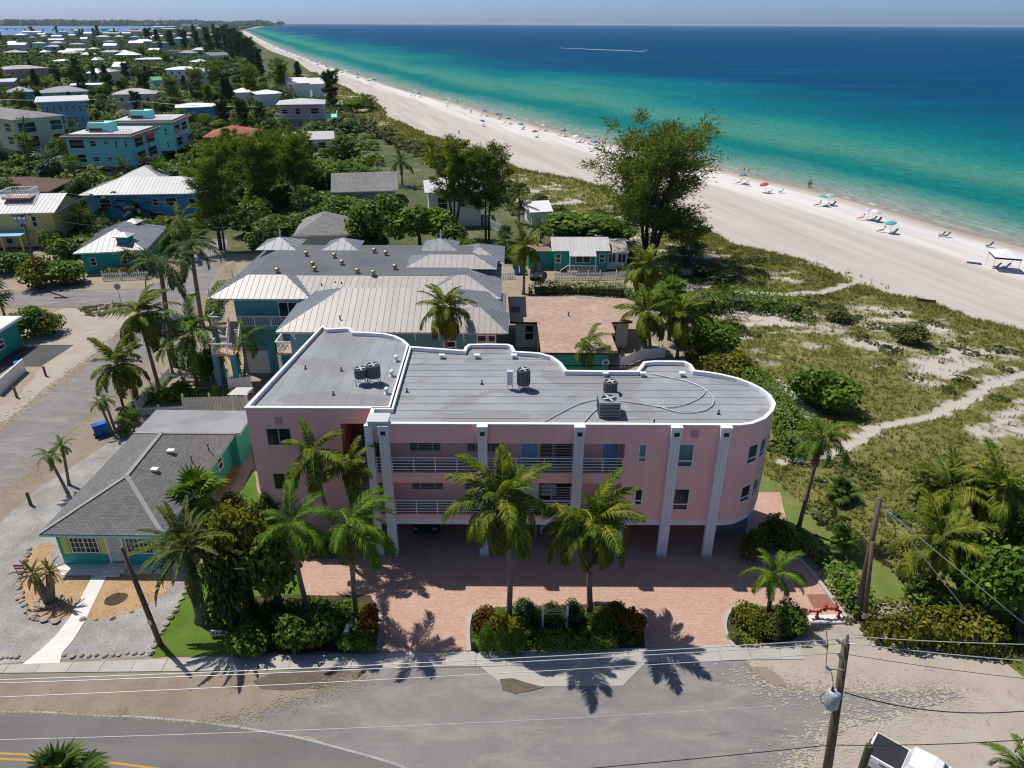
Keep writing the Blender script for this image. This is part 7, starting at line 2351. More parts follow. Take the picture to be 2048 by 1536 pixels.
SHR = [  # px, base y, top y, half width, kind, depth, name, label
 (1640,815,728,66, 'seagrape', 0.8, 'shrub', 'big round sea grape mound on the dunes'),
 (1425,705,635,52, 'seagrape', 1.0, 'shrub', 'dark sea grape shrub behind the right roof bump'),
 (1400,705,650,30, 'broad', 1.0, 'shrub', 'small dark shrub left of the sea grape shrub'),
 (1470,755,700,44, 'yellow', 1.0, 'shrub', 'yellow green shrub nearest the rounded roof end'),
 (1500,1108,1068,42, 'yellow', 0.6, 'shrub', 'rounded golden shrub by the right end of the pink building'),
 (1545,1085,1040,30, 'broad', 1.0, 'shrub', 'dark shrub in the shade of the rounded end'),
 (1820,690,645,40, 'olive', 0.8, 'shrub', 'brownish scrub on the dune near the wooden sign'),
 (1670,640,610,34, 'olive', 0.9, 'shrub', 'olive scrub at the end of the dark hedge'),
 (70,672,605,36, 'bright', 1.0, 'shrub', 'leafy shrub with red flowers by the street corner'),
 (108,668,618,34, 'yellow', 1.0, 'shrub', 'golden yellow shrub by the street corner'),
 (70,575,510,46, 'yellow', 0.8, 'shrub', 'yellow green shrub at the foot of the utility pole'),
 (128,568,515,44, 'bright', 0.9, 'shrub', 'green shrub right of the utility pole'),
 (20,545,500,40, 'bright', 1.0, 'shrub', 'shrub before the yellow house at the frame edge'),
 (145,535,470,36, 'broad', 1.0, 'shrub', 'dark garden tree between yellow house and grey hip roof'),
 (110,500,455,26, 'bright', 1.0, 'shrub', 'garden shrub beside the yellow house wall'),
 (20,375,330,50, 'broad', 0.7, 'shrub', 'dark tree at the frame edge above the brown roof'),
 (120,400,368,40, 'bright', 1.0, 'shrub', 'green tree right of the brown roof'),
 (185,385,345,38, 'bright', 0.9, 'shrub', 'green tree before the turquoise flats'),
 (1160,486,415,84, 'seagrape', 0.7, 'sea_grape_tree', 'broad sea grape tree behind the teal cottage'),
 (1235,490,440,40, 'seagrape', 0.8, 'sea_grape_tree', 'sea grape tree between cottage and the huge pine'),
 (840,500,400,72, 'seagrape', 0.7, 'sea_grape_tree', 'largest sea grape tree behind the metal roofs'),
 (765,500,378,62, 'seagrape', 0.7, 'sea_grape_tree', 'sea grape tree in front of the grey gabled roof'),
 (720,495,420,44, 'broad', 0.9, 'sea_grape_tree', 'dark tree right of the worn grey roof'),
 (900,505,440,48, 'broad', 0.8, 'sea_grape_tree', 'dark tree below the open pines'),
 (690,445,390,50, 'bright', 0.9, 'sea_grape_tree', 'bright tree left of the grey gabled roof'),
 (640,380,315,66, 'bright', 0.7, 'sea_grape_tree', 'bright sea grape thicket below the small white cottage, left part'),
 (700,362,318,46, 'bright', 0.7, 'sea_grape_tree', 'bright sea grape thicket at the dune edge, middle part'),
 (690,318,270,36, 'broad', 0.8, 'sea_grape_tree', 'dark tree right of the small white cottage'),
 (645,292,240,44, 'broad', 0.8, 'sea_grape_tree', 'dark tree in front of the pink beach house'),
 (700,265,238,26, 'broad', 0.8, 'sea_grape_tree', 'dark shrub right of the pink beach house'),
 (715,225,195,28, 'bright', 0.8, 'sea_grape_tree', 'bright shrub on the dune before the young pine'),
 (500,1220,1010,62, 'yellow', 0.9, 'croton_tree', 'tall shrub with yellow tipped leaf rosettes left of the queen palms'),
 (560,1230,1060,50, 'broad', 0.9, 'garden_tree', 'dark leafy tree beside the left queen palm'),
 (475,1250,1120,44, 'olive', 1.0, 'garden_shrub', 'bare twiggy grey shrub beside the date palm'),
 (520,1080,1010,26, 'olive', 1.0, 'garden_shrub', 'grey green bush at the corner of the pink building'),
 (548,1070,985,22, 'broad', 1.0, 'garden_shrub', 'spiky dark plant against the left wing wall'),
 (470,1030,985,24, 'olive', 1.0, 'garden_shrub', 'dry grass bush beside the fan palm'),
 (600,1290,1235,46, 'broad', 0.8, 'garden_shrub', 'dark shrub in the shade of the left bed, left'),
 (660,1285,1225,44, 'broad', 0.8, 'garden_shrub', 'dark shrub in the shade of the left bed, middle'),
 (700,1300,1272,26, 'bright', 0.8, 'garden_shrub', 'small bright shrub beside the white post box'),
 (738,1265,1215,24, 'red', 1.0, 'garden_shrub', 'red leaved croton at the end of the left bed'),
 (735,1298,1265,22, 'bright', 0.9, 'garden_shrub', 'bright shrub below the red croton'),
 (500,1300,1262,44, 'bright', 0.8, 'garden_shrub', 'ferny green plants in front of the left bed'),
 (965,1262,1218,24, 'red', 1.0, 'croton', 'red croton at the left end of the planted island'),
 (990,1270,1230,26, 'yellow', 1.0, 'croton', 'yellow croton at the foot of the tall coconut palm'),
 (1035,1272,1240,24, 'yellow', 1.0, 'croton', 'yellow croton right of the tall coconut palm'),
 (1050,1240,1205,26, 'olive', 1.0, 'croton', 'mauve flowered bush left of the sign'),
 (1095,1245,1212,24, 'olive', 1.0, 'croton', 'mauve flowered bush behind the sign'),
 (1145,1245,1210,24, 'olive', 1.0, 'croton', 'mauve flowered bush right of the sign'),
 (1205,1270,1228,26, 'yellow', 1.0, 'croton', 'yellow croton at the foot of the right island palm'),
 (1230,1245,1208,24, 'yellow', 1.0, 'croton', 'green and yellow croton behind the right island palm'),
 (1262,1270,1225,24, 'red', 1.0, 'croton', 'red croton at the right end of the planted island'),
 (1488,1250,1208,26, 'yellow', 1.0, 'croton', 'yellow croton in the right bed'),
 (1505,1268,1228,30, 'yellow', 0.9, 'croton', 'green and yellow croton in the right bed'),
 (1575,1258,1215,30, 'broad', 1.0, 'croton', 'dark bush beside the small palm in the right bed'),
 (1540,1270,1240,22, 'olive', 1.0, 'croton', 'mauve bush below the small palm in the right bed'),
 (1950,1230,1085,70, 'seagrape', 0.8, 'sea_grape_tree', 'sea grape thicket at the right frame edge, near part'),
 (2030,1270,1090,80, 'seagrape', 0.8, 'sea_grape_tree', 'sea grape thicket at the right frame edge, far part'),
 (1850,1225,1180,50, 'broad', 0.8, 'shrub', 'dark undergrowth below the low coconut palm'),
 (2035,1180,1030,50, 'broad', 0.8, 'sea_grape_tree', 'dark tree at the frame edge behind the thicket'),
 (255,870,835,20, 'olive', 1.0, 'shrub', 'grassy clump behind the blue bin'),
 (262,845,812,18, 'bright', 1.0, 'shrub', 'shrub at the picket fence corner'),
 (415,760,690,30, 'bright', 1.0, 'shrub', 'tall garden shrub before the teal piers'),
 (360,795,760,30, 'bright', 1.0, 'shrub', 'round shrub in the fenced garden'),
 (1100,735,700,20, 'bright', 1.0, 'shrub', 'shrub behind the pink roof by the teal wall'),
 (1290,610,575,26, 'broad', 1.0, 'shrub', 'shrub at the end of the picket fence'),
 (1330,560,520,40, 'olive', 1.0, 'shrub', 'scrub under the huge pine'),
 (1420,555,525,44, 'olive', 1.0, 'shrub', 'dune scrub seaward of the low pine'),
 (940,520,470,30, 'broad', 1.0, 'shrub', 'dark shrub at the back of the metal roofs'),
 (1000,520,478,26, 'olive', 1.0, 'shrub', 'shrub by the white stair of the white house'),
 (560,490,430,50, 'broad', 0.9, 'garden_tree', 'dark tree behind the left metal roof peak'),
 (500,470,400,46, 'broad', 0.9, 'garden_tree', 'dark tree at the street end'),
 (640,470,410,40, 'broad', 0.9, 'garden_tree', 'dark tree behind the worn grey roof'),
 (600,370,330,40, 'olive', 0.9, 'garden_tree', 'olive tree below the red tile roof'),
 (440,360,310,44, 'olive', 0.9, 'garden_tree', 'olive tree in front of the red tile roof, left'),
 (500,350,305,44, 'olive', 0.9, 'garden_tree', 'olive tree in front of the red tile roof, right'),
 (380,380,330,40, 'bright', 0.9, 'garden_tree', 'bright tree right of the turquoise flats'),
 (360,420,372,30, 'broad', 0.9, 'garden_tree', 'tree behind the long blue house'),
]
for (px, py, ty, hw, kd, dp, nm, lb) in SHR:
 if kd:
  near = 1.28 if py > 1000 else 1.12
  px_tree(nm, lb, 'tree' if 'tree' in nm else 'shrub', px, py, ty - (hw * 0.25 if py > 1000 else 0), hw * near, kd, depth=dp)

for (px, py, ty, hw, lb) in [(974,1303,1262,15, 'square clipped bush, leftmost on the island'),(1005,1303,1264,16, 'ball clipped bush, second on the island'),(1036,1302,1268,16, 'ball clipped bush, third on the island')]:
 b = at(px, py); z = aty(px, ty, b.y).z + 0.1; r = (at(px + hw * 1.2, py) - b).length
 tree('clipped_bush', lb, 'shrub', b, max(0.8, z) * 1.1, r, r, 'clip', 'clipped bushes on the island', trunk=False)
hedge('hedge', 'clipped dark hedge before the sign, left block', [(1078,1296),(1142,1294)], 0.95,1.0, M['leaf_bright'], 0.07,190,21, lump=0.12, group='clipped hedge blocks before the sign')
hedge('hedge', 'clipped dark hedge before the sign, right block', [(1158,1294),(1225,1291)], 0.85,0.9, M['leaf_bright'], 0.07,190,22, lump=0.15, group='clipped hedge blocks before the sign')
hedge('hedge', 'low clipped bright hedge at the front of the right bed', [(1462,1274),(1480,1284),(1512,1286)], 0.45,0.75, M['leaf_yellow'], 0.06,200,23, lump=0.12)

# ---- the trees that fill the village
def inside_house(x, y, r):
 for (ax, ay, ux, uy, w, d, h) in HOUSES:
  dx, dy = x - ax, y - ay
  u = dx * ux + dy * uy; v = -dx * uy + dy * ux
  front = max(3.0, h * 1.3) * min(1.0,0.3 + r / 3.0) + max(0, y - 450) * 0.035
  if -r * 0.7 < u < w + r * 0.7 and -front - r * 0.5 < v < d + r * 0.4:
   return True
 return False

_street = [tuple(at(*p))[:2] for p in [(0,597),(285,594),(350,560),(440,500),(450,470)]]
_lot = [tuple(at(*p))[:2] for p in [(0,340),(60,345),(130,350)]]

def near_street(x, y):
 return float(seg_dist(np.array([x]), np.array([y]), _street)[0]) < 4.5 or float(seg_dist(np.array([x]), np.array([y]), _lot)[0]) < 3.5

PLACED = []
KINDS = [('bright', 'leafy green garden tree'),('broad', 'dark green garden tree'),('olive', 'olive green garden tree'),('broad', 'dense dark tree')]
ZONES = [(300,480,0,640,74, 'among the houses nearest the teal complex', (2.0,3.4),(3.2,6.0)),(215,305,0,640,80, 'around the turquoise and blue flats', (2.0,3.5),(3.5,6.0)),(150,215,0,560,78, 'in the gardens behind the blue flats', (2.2,4.0),(4.0,6.5))]
cnt = 0
for (y0, y1, x0, x1, n, where, rr_, hh_) in ZONES:
 k = 0
 tries = 0
 while k < n and tries < 3000:
  tries += 1
  px, py = rnd.uniform(x0, x1), rnd.uniform(y0, y1)
  b = at(px, py)
  s, o = so(b)
  if o > veg_o(s) - 24 or near_street(b.x, b.y):
   continue
  r = rnd.uniform(*rr_)
  if inside_house(b.x, b.y, r):
   continue
  if any((b.x - q[0]) ** 2 + (b.y - q[1]) ** 2 < (0.62 * (r + q[2])) ** 2 for q in PLACED):
   continue
  PLACED.append((b.x, b.y, r))
  h = rnd.uniform(*hh_)
  if k % 5 == 4:
   kd = 'feather' if rnd.random() < 0.6 else 'fan'
   far_palm_w(('feathery palm ' if kd == 'feather' else 'fan palm ') + where, b, b + Vector((0,0, h * 1.0)), r * 0.95 if kd == 'feather' else r * 0.7, kd, 'palms ' + where, cnt)
  else:
   kd, nm = KINDS[rnd.randrange(4)]
   tree('garden_tree', nm + ' ' + where, 'tree', b, h, r, r * rnd.uniform(0.85,1.1), kd, 'trees ' + where, seed=cnt)
  k += 1; cnt += 1
k = 0; tries = 0
while k < 150 and tries < 6000:
 tries += 1
 px, py = rnd.uniform(0,500),62 + 95 * rnd.random() ** 1.0
 b = at(px, py)
 s, o = so(b)
 if o > veg_o(s) - 26:
  continue
 bay = np.interp(s, [1500,1750,2100,2600,3400,5000], [-1500,-560,-470,-360,-420,-520])
 if o < bay + 20:
  continue
 r = rnd.uniform(4.0,6.5) * (1.0 + max(0,(110 - py)) / 110)
 if inside_house(b.x, b.y, r * 0.6):
  continue
 tree('far_tree', ['dark tree among the far white roofs', 'green tree among the far white roofs'][k % 2], 'tree', b, rnd.uniform(5,8.5), r, r * 1.0, 'far', 'trees among the far white roofs', seed=k, trunk=False)
 k += 1

def single_out():
 hs = [(o, o.matrix_basis @ Vector((3.5,4,0))) for o in bpy.data.objects if o.get('category') == 'house' and not o.name.startswith('far_house')]
 seen = {}
 for o in bpy.data.objects:
  g = o.get('group', '')
  if not (g.startswith('trees a') or g.startswith('trees in') or g.startswith('palms a') or g.startswith('palms in')) or 'far' in g:
   continue
  h, c = min(hs, key=lambda q: (q[1] - o.location).length)
  d = o.location - c
  rel = ('right of' if d.x > 0 else 'left of') if abs(d.x) > abs(d.y) * 0.7 else ('behind' if d.y > 0 else 'in front of')
  kind = o['label'].split(' among')[0].split(' around')[0].split(' in the')[0]
  hn = h.name.split('.')[0].replace('_', ' ')
  seen.setdefault((kind, rel, hn), []).append((d.length, o))
 ords = ['nearest it', 'second nearest it', 'third nearest it', 'fourth nearest it', 'fifth nearest it', 'sixth nearest it', 'seventh nearest it', 'eighth nearest it', 'ninth nearest it']
 for (kind, rel, hn), l in seen.items():
  l.sort(key=lambda q: q[0])
  for i, (dd, o) in enumerate(l):
   o['label'] = f'{kind} {rel} the {hn}' + (', ' + ords[min(i, 8)] if len(l) > 1 else '')

single_out()
k = 0; tries = 0
while k < 46 and tries < 4000:
 tries += 1
 px, py = rnd.uniform(0,470), rnd.uniform(84,235)
 b = at(px, py); s, o = so(b)
 if o > veg_o(s) - 30 or any(-3 < (b.x - a[0]) * a[2] + (b.y - a[1]) * a[3] < a[4] + 3 and -7 < -(b.x - a[0]) * a[3] + (b.y - a[1]) * a[2] < a[5] + 2 for a in HOUSES):
  continue
 pine('tall dark pine among the village roofs', b, [DARK, CONE, MIDP2][k % 3], rnd.uniform(0.6,0.95), k * 0.9, 'tall pines among the village roofs')
 k += 1

def wood(name, label, pts, h0, h1, leaf, seed, mat=M['leaf_far']):
 rs = np.random.RandomState(seed)
 C, L, Nn = [], [], []
 for (x, y, r) in pts:
  n = 46
  d = unit(rs.normal(size=(n, 3)) + np.array([0,0,0.5]))
  d[:, 2] = np.abs(d[:, 2])
  hh = rs.uniform(h0, h1)
  C.append(np.array([x, y, hh * 0.45]) + d * np.array([r, r, hh * 0.55]) * rs.uniform(0.7,1.05,(n, 1)))
  Nn.append(unit(d + np.array([0,0,0.4]) + rs.normal(size=(n, 3)) * 0.4))
  L.append(rs.uniform(0.7,1.3, n) * leaf * (r / 6))
 C = np.concatenate(C); Nn = np.concatenate(Nn); L = np.concatenate(L)
 V = leaf_quads(C, Nn, L, L * 0.8, rs)
 o = mesh_obj(name, np_mesh(name, V, np.arange(len(V)).reshape(-1,4), None, mat))
 return tag(o, label, None, None, 'stuff')

pts = []
for i in range(5200):
 px, py = rnd.uniform(-30,510),54 + 100 * rnd.random() ** 1.5
 b = at(px, py); s, o = so(b)
 bay = np.interp(s, [1500,1750,2100,2600,3400,5000,20000], [-1500,-560,-470,-360,-420,-520,-1800])
 if o > veg_o(s) - 18 or o < bay + 8:
  continue
 r = rnd.uniform(4,7) * (1 + max(0,95 - py) / 50)
 if inside_house(b.x, b.y, r * 0.6):
  continue
 pts.append((b.x, b.y, r))
wood('far_woods', 'dark woods covering the far island', pts, 3.5,6.5,1.9,3)
pts = []
for i in range(2600):
 px, py = rnd.uniform(0,760), rnd.uniform(150,500)
 b = at(px, py); s, o = so(b)
 if o > veg_o(s) - 20 or near_street(b.x, b.y) or b.y < 84:
  continue
 r = rnd.uniform(1.0,2.2)
 if inside_house(b.x, b.y, r * 0.4):
  continue
 pts.append((b.x, b.y, r))
wood('undergrowth', 'low green undergrowth between the gardens', pts, 0.8,2.2,1.6,5, M['leaf'])
pts = []
for i in range(420):       # scrub along the landward edge of the dunes
 s = rnd.uniform(70,420); o = float(dune_in(s)) + rnd.uniform(-3,5)
 x, y = xy(s, o); r = rnd.uniform(0.8,2.0)
 if inside_house(x, y, r) or (x < 16 and y < 100):
  continue
 pts.append((x, y, r))
wood('dune_scrub', 'scrub along the landward side of the dunes', pts, 0.6,1.8,1.6,6, M['leaf_olive'])
pts = []
for i in range(900):
 s = rnd.uniform(15,120); u = rnd.random()
 o = float(dune_in(s)) + (float(veg_o(s)) - 3 - float(dune_in(s))) * u
 x, y = xy(s, o)
 v = float(fbm(x * 0.13 + 40, y * 0.13,3))
 pd = min(float(seg_dist(np.array([x]), np.array([y]), [tuple(at(*p))[:2] for p in q])[0]) / w for q, w in PATHS)
 if v < 0.57 or pd < 2.2:
  continue
 pts.append((x, y, rnd.uniform(0.5,1.3)))
wood('dune_creepers', 'patches of green creeper and low scrub over the dunes', pts, 0.2,0.5,1.1,8, M['leaf_olive'])

def cover(name, label, poly, n, seed, mat, h=0.35):
 P = [at(*q) for q in poly]; xs = [p.x for p in P]; ys = [p.y for p in P]; rr = random.Random(seed); pts = []
 while len(pts) < n:
  x, y = rr.uniform(min(xs), max(xs)), rr.uniform(min(ys), max(ys)); ins = False
  for a, b in zip(P, P[1:] + P[:1]):
   if (a.y > y) != (b.y > y) and x < (b.x - a.x) * (y - a.y) / (b.y - a.y) + a.x:
    ins = not ins
  if ins:
   pts.append((x, y, rr.uniform(0.18,0.4)))
 wood(name, label, pts, h * 0.6, h, 1.3, seed, mat)

cover('ground_cover', 'low leafy plants filling the planted island', [(950,1296),(955,1240),(980,1225),(1200,1216),(1262,1228),(1280,1285)], 150,1, M['leaf_bright'], 0.35)
cover('ground_cover', 'low leafy plants filling the left bed', [(470,1290),(480,1215),(610,1205),(735,1205),(745,1285),(600,1300)], 260,2, M['leaf'], 0.6)
cover('ground_cover', 'low leafy plants filling the right bed', [(1466,1282),(1462,1235),(1490,1222),(1595,1228),(1580,1275)], 80,3, M['leaf_olive'], 0.5)
cover('weeds', 'weeds and dry leaves along the sand lot hedge', [(1690,1240),(1740,1255),(1990,1295),(1980,1310),(1750,1290)], 40,4, M['leaf_olive'], 0.25)
cover('weeds', 'dry grass at the street corner', [(150,618),(200,610),(245,612),(230,624),(210,634),(180,632)], 60,7, M['leaf_olive'], 0.2)

# =================================================================== STREET THINGS
def wire(pts, label, r=0.02, sag=0.0, mat=None, n=14, group='overhead wires'):
 out = []
 for a, b in zip(pts, pts[1:]):
  a, b = Vector(a), Vector(b)
  for i in range(n):
   t = i / n
   out.append(a.lerp(b, t) - Vector((0,0,4 * sag * t * (1 - t))))
 out.append(Vector(pts[-1]))
 return cable('overhead_wire', out, r, mat or M['palemetal'], label, 'wire', group, 4)

def pole(label, base, top, r=0.15, cross=(), name='utility_pole', group='utility poles'):
 base, top = Vector(base), Vector(top)
 t = thing(name, label, 'utility pole', base, 0, group)
 m = MB(); m.tube([Vector((0,0,-0.2)),(top - base) * 0.5, top - base], [r * 1.15, r, r * 0.8], 10); m.build('shaft', M['polewood'], t, True)
 for (h, L, a) in cross:
  p = (top - base) * h
  d = Vector((math.cos(a), math.sin(a),0)) * L / 2
  c = MB(); c.beam(p - d + Vector((0,-r, 0)), p + d + Vector((0,-r, 0)),0.1,0.12); co = c.build('crossarm', M['polewood'], t)
  for k in (-0.9,-0.35,0.35,0.9):
   q = MB(); q.lathe([(0.03,0),(0.07,0.04),(0.03,0.08),(0.07,0.12),(0.02,0.18)], 8, p + d * k + Vector((0,-r, 0.06))); q.build('insulator', M['greymetal'], co)
 return t

def transformer(t, p, s=1.0, mat=None):
 m = MB(); m.lathe([(0.24 * s, 0),(0.26 * s, 0.04),(0.26 * s, 0.72 * s),(0.2 * s, 0.8 * s),(0.02,0.83 * s)], 16, p); k = m.build('transformer', mat or M['transf'], t, True)
 for dx in (-0.1,0.12):
  q = MB(); q.lathe([(0.03,0),(0.06,0.05),(0.03,0.1),(0.06,0.15),(0.02,0.24)], 8, Vector(p) + Vector((dx * s, 0,0.78 * s))); q.build('bushing', M['dark'], k)

M['transf'] = m_plain('transformer_paint', (0.34,0.38,0.40),0.45,0.1,3,0.5)
U1T = aty(1692,1284,19.0); U1B = Vector((aty(1655,1536,19.0).x + 0.35,19.0,0))
u1 = pole('thick utility pole with hanging transformer in the sand lot', U1B, U1T, 0.17)
rel = lambda px, py, Y=18.85: aty(px, py, Y) - U1B
transformer(u1, rel(1661,1412),1.0)
m = MB(); a_ = rel(1661,1395); m.beam(a_, rel(1684,1392),0.06,0.08); m.build('transformer_bracket', M['greymetal'], u1)
m = MB(); m.beam(rel(1660,1338), rel(1690,1340),0.04,0.05); br = m.build('cutout_arm', M['greymetal'], u1)
for (pa, pb_) in [((1651,1332),(1661,1340)),((1676,1305),(1686,1323)),((1672,1278),(1688,1290)),((1695,1268),(1694,1284))]:
 m = MB(); A_, B_ = rel(*pa), rel(*pb_)
 m.tube([A_, A_.lerp(B_, .2), A_.lerp(B_, .35), A_.lerp(B_, .5), A_.lerp(B_, .7), B_], [0.03,0.07,0.04,0.075,0.04,0.06], 8); m.build('insulator', M['greymetal'], u1)
for pts in ([(1652,1262),(1655,1290),(1652,1330)], [(1663,1345),(1666,1365),(1665,1380)], [(1650,1385),(1640,1395),(1648,1408),(1656,1398)]):
 m = MB(); m.tube([rel(*q) for q in smooth_px(pts, 5)], 0.014,5); m.build('lead_wire', M['dark'], u1, True)
L1 = at(-420,1374,9.4)
wire([at(-420,1372,9.4), aty(1672,1279,18.9)], 'upper pale wire of the close pair along the road', 0.018,0.25)
wire([at(-420,1378,9.2), aty(1688,1287,18.9)], 'lower pale wire of the close pair along the road', 0.018,0.25)
wire([at(-420,1410,8.6), aty(1680,1306,18.9)], 'pale wire below the close pair along the road', 0.016,0.2)
wire([at(-420,1488,7.2), aty(1684,1404,18.9)], 'thin pale wire crossing the road and apron', 0.011,0.35)
wire([at(500,1590,6.6), aty(1662,1490,18.9), at(2100,1476,6.4)], 'dark cable low over the apron and parked pickup', 0.022,0.15, M['dark'])
wire([aty(1690,1385,18.9), at(2200,1400,7.2)], 'thick black cable sagging right from the transformer', 0.028,0.9, M['dark'])
wire([aty(1694,1272,18.9), at(2200,1290,9.6)], 'upper pale wire leaving the thick pole to the right', 0.018,0.12)
wire([aty(1694,1286,18.9), at(2200,1330,9.2)], 'lower pale wire leaving the thick pole to the right', 0.018,0.12)
wire([aty(1690,1308,18.9), at(2200,1372,8.6)], 'thin dark wire leaving the thick pole to the right', 0.012,0.12, M['dark'])
b2 = at(1713,1236); t2 = aty(1760,996, b2.y)
pole('bare leaning utility pole beside the kerb bushes, taller of two', b2, t2,0.15)
b3 = at(1728,1246); t3 = aty(1745,1085, b3.y)
pole('shorter brace pole leaning against the taller utility pole', b3, t3,0.12)
wire([t2 - Vector((0,0,0.2)), at(1990,1292)], 'steep guy wire from the leaning pole down to the lot', 0.02,0.03)
wire([t2 - Vector((0,0,0.35)), at(2150,1330)], 'long guy wire from the leaning pole past the sea grapes', 0.024,0.03)
wire([t3 - Vector((0,0,0.2)), at(1920,1300)], 'thin guy wire from the shorter brace pole', 0.012,0.02, M['dark'])
b4 = at(322,1290); t4 = aty(243,1094, b4.y)
pole('weathered utility pole at the lawn edge by the gravel yard', b4, t4,0.13)
m = MB(); q = b4.lerp(t4,0.27); m.cbox((q.x, q.y - 0.16, q.z),(0.2,0.02,0.3)); tag(m.build('pole_notice', M['palemetal'], None), 'small pale notice plate on the lawn utility pole', 'sign')
m = MB(); q = b3.lerp(t3,0.12); m.cbox((q.x - 0.02, q.y - 0.16, q.z),(0.34,0.02,0.4)); tag(m.build('pole_notice', M['white'], None), 'white notice plate on the shorter brace pole', 'sign')
b5 = at(80,578); t5 = aty(44,428, b5.y)
u5 = pole('village utility pole with three transformers before the yellow house', b5, t5,0.16, [(0.99,2.2,0.3)])
for dx in (-0.55,0.0,0.5):
 transformer(u5,(t5 - b5) * 0.93 + Vector((dx, -0.45,-0.4)),0.9)
VP = []
for (b, tp, lb) in [((216,268),(202,196), 'village utility pole at the blue flats'),((288,246),(274,200), 'village utility pole beside the cream house'),((310,345),(296,282), 'dark utility pole at the turquoise flats'),((62,372),(46,232), 'tall utility pole before the beige flats'),((270,180),(263,140), 'far utility pole, left of two by the white modern house'),((287,180),(280,138), 'far utility pole, right of two by the white modern house')]:
 B_ = at(*b); T_ = aty(*tp, B_.y)
 pole(lb, B_, T_, 0.15, [(0.97,2.4,0.2)]); VP.append(T_)
wire([at(-60,196,9), VP[0] - Vector((0,0, .3)), VP[1] - Vector((0,0, .3)), at(520,214,8)], 'pale wire across the village roofs', 0.06,0.5)
wire([t5, at(300,452,8), at(560,440,8)], 'village wire from the transformer pole', 0.02,0.6, M['dark'])

# ---- fences
def fence(label, pts_px, h=1.0, pitch=0.16, pw=0.09, mat=None, name='picket_fence', rails=(0.25,0.8), group=None, posts=2.2):
 pts = [at(*p) for p in pts_px]
 o = pts[0]
 mat = mat or M['white']
 t = thing(name, label, 'fence', o, 0, group)
 pm = MB(); pm.box(-pw / 2, pw / 2,-0.012,0.012,0.06, h * 0.95); pm.add([(-pw / 2,-0.012, h * .95),(pw / 2,-0.012, h * .95),(0,-0.012, h),(-pw / 2, .012, h * .95),(pw / 2, .012, h * .95),(0, .012, h)], [(0,1,2),(5,4,3),(1,4,5,2),(3,0,2,5)])
 me = pm.mesh('picket', mat)
 po = MB(); po.box(-0.06,0.06,-0.06,0.06,0, h * 1.12); po.lathe([(0.08,0),(0.03,0.1)], 4,(0,0, h * 1.12)); pme = po.mesh('post', mat)
 for a, b in zip(pts, pts[1:]):
  d = b - a; L = d.length; d.normalize(); rz = math.atan2(d.y, d.x)
  for z in rails:
   r = MB(); r.beam(a - o + Vector((0,0, z * h)) + Vector((-d.y, d.x, 0)) * 0.03, b - o + Vector((0,0, z * h)) + Vector((-d.y, d.x, 0)) * 0.03,0.03,0.08); r.build('rail', mat, t)
  n = int(L / pitch)
  for k in range(n + 1):
   mesh_obj('picket', me, t, a - o + d * (k * pitch),(0,0, rz))
  for k in range(int(L / posts) + 1):
   mesh_obj('post', pme, t, a - o + d * (k * posts) + Vector((-d.y, d.x, 0)) * 0.12,(0,0, rz))
 return t

fence('white picket fence along the street garden of the teal complex', [(278,822),(310,788),(342,752)], 0.95,0.18)
fence('low white picket fence between the street garden and the grey roofed house', [(266,832),(372,828)], 0.8,0.18)
fence('high cream board fence behind the grey roofed house', [(372,830),(500,826)], 1.7,0.24,0.2, M['offwhite'], 'board_fence')
fence('white picket fence before the teal beach cottage', [(1110,561),(1200,560),(1292,557)], 1.1,0.2,0.11)
fence('shaded picket fence under the huge pine', [(1300,557),(1400,552)], 1.0,0.24,0.12)
fence('white picket fence before the grey hip roofed house', [(207,562),(300,558)], 1.1,0.26,0.13)
fence('white board fence on the tan patio', [(1240,738),(1282,720),(1330,716)], 1.2,0.22,0.2, None, 'board_fence')
fence('white gate and board screen below the teal stair', [(462,790),(486,788),(506,786)], 1.7,0.2,0.18, None, 'board_fence')
fence('white deck rail beside the white house on the dunes', [(968,452),(1004,470)], 1.8,0.35,0.12, None, 'deck_rail')
fence('white fence by the bins left of the cottage', [(985,560),(1030,558)], 0.9,0.24,0.12)
m = MB(); pts = [at(-60,770), at(0,790), at(52,742)]
for a, b in zip(pts, pts[1:]):
 m.beam(a + Vector((0,0,0.65)), b + Vector((0,0,0.65)),0.12,1.3)
tag(m.build('garden_wall', M['white'], None), 'white garden wall around the turquoise bungalow court', 'wall')
t = thing('slat_canopy', 'white slatted canopy between cream fence and pink wall', 'canopy', at(484,832))
for k in range(7):
 s = MB(); s.box(-0.9 + 0.05 * k, 0.55 + 0.05 * k, k * 0.2, k * 0.2 + 0.12,2.0,2.06); s.build('slat', M['white'], t)
for x in (-0.7,0.5):
 s = MB(); s.box(x, x + 0.09,0.05,0.14,0,2.0); s.build('post', M['white'], t); s = MB(); s.box(x + 0.1, x + 0.2,0.0,1.35,1.9,1.998); s.build('beam', M['white'], t)

# ---- posts, stones
def bollard(label, px, py, ty, r=0.09, mat=None):
 b = at(px, py); z = max(0.5, aty(px, ty, b.y).z)
 m = MB(); m.lathe([(r, -0.05),(r, z - 0.04),(r * 0.85, z)], 9, b)
 tag(m.build('wooden_post', mat or M['wood'], None), label, 'post', 'short wooden posts')

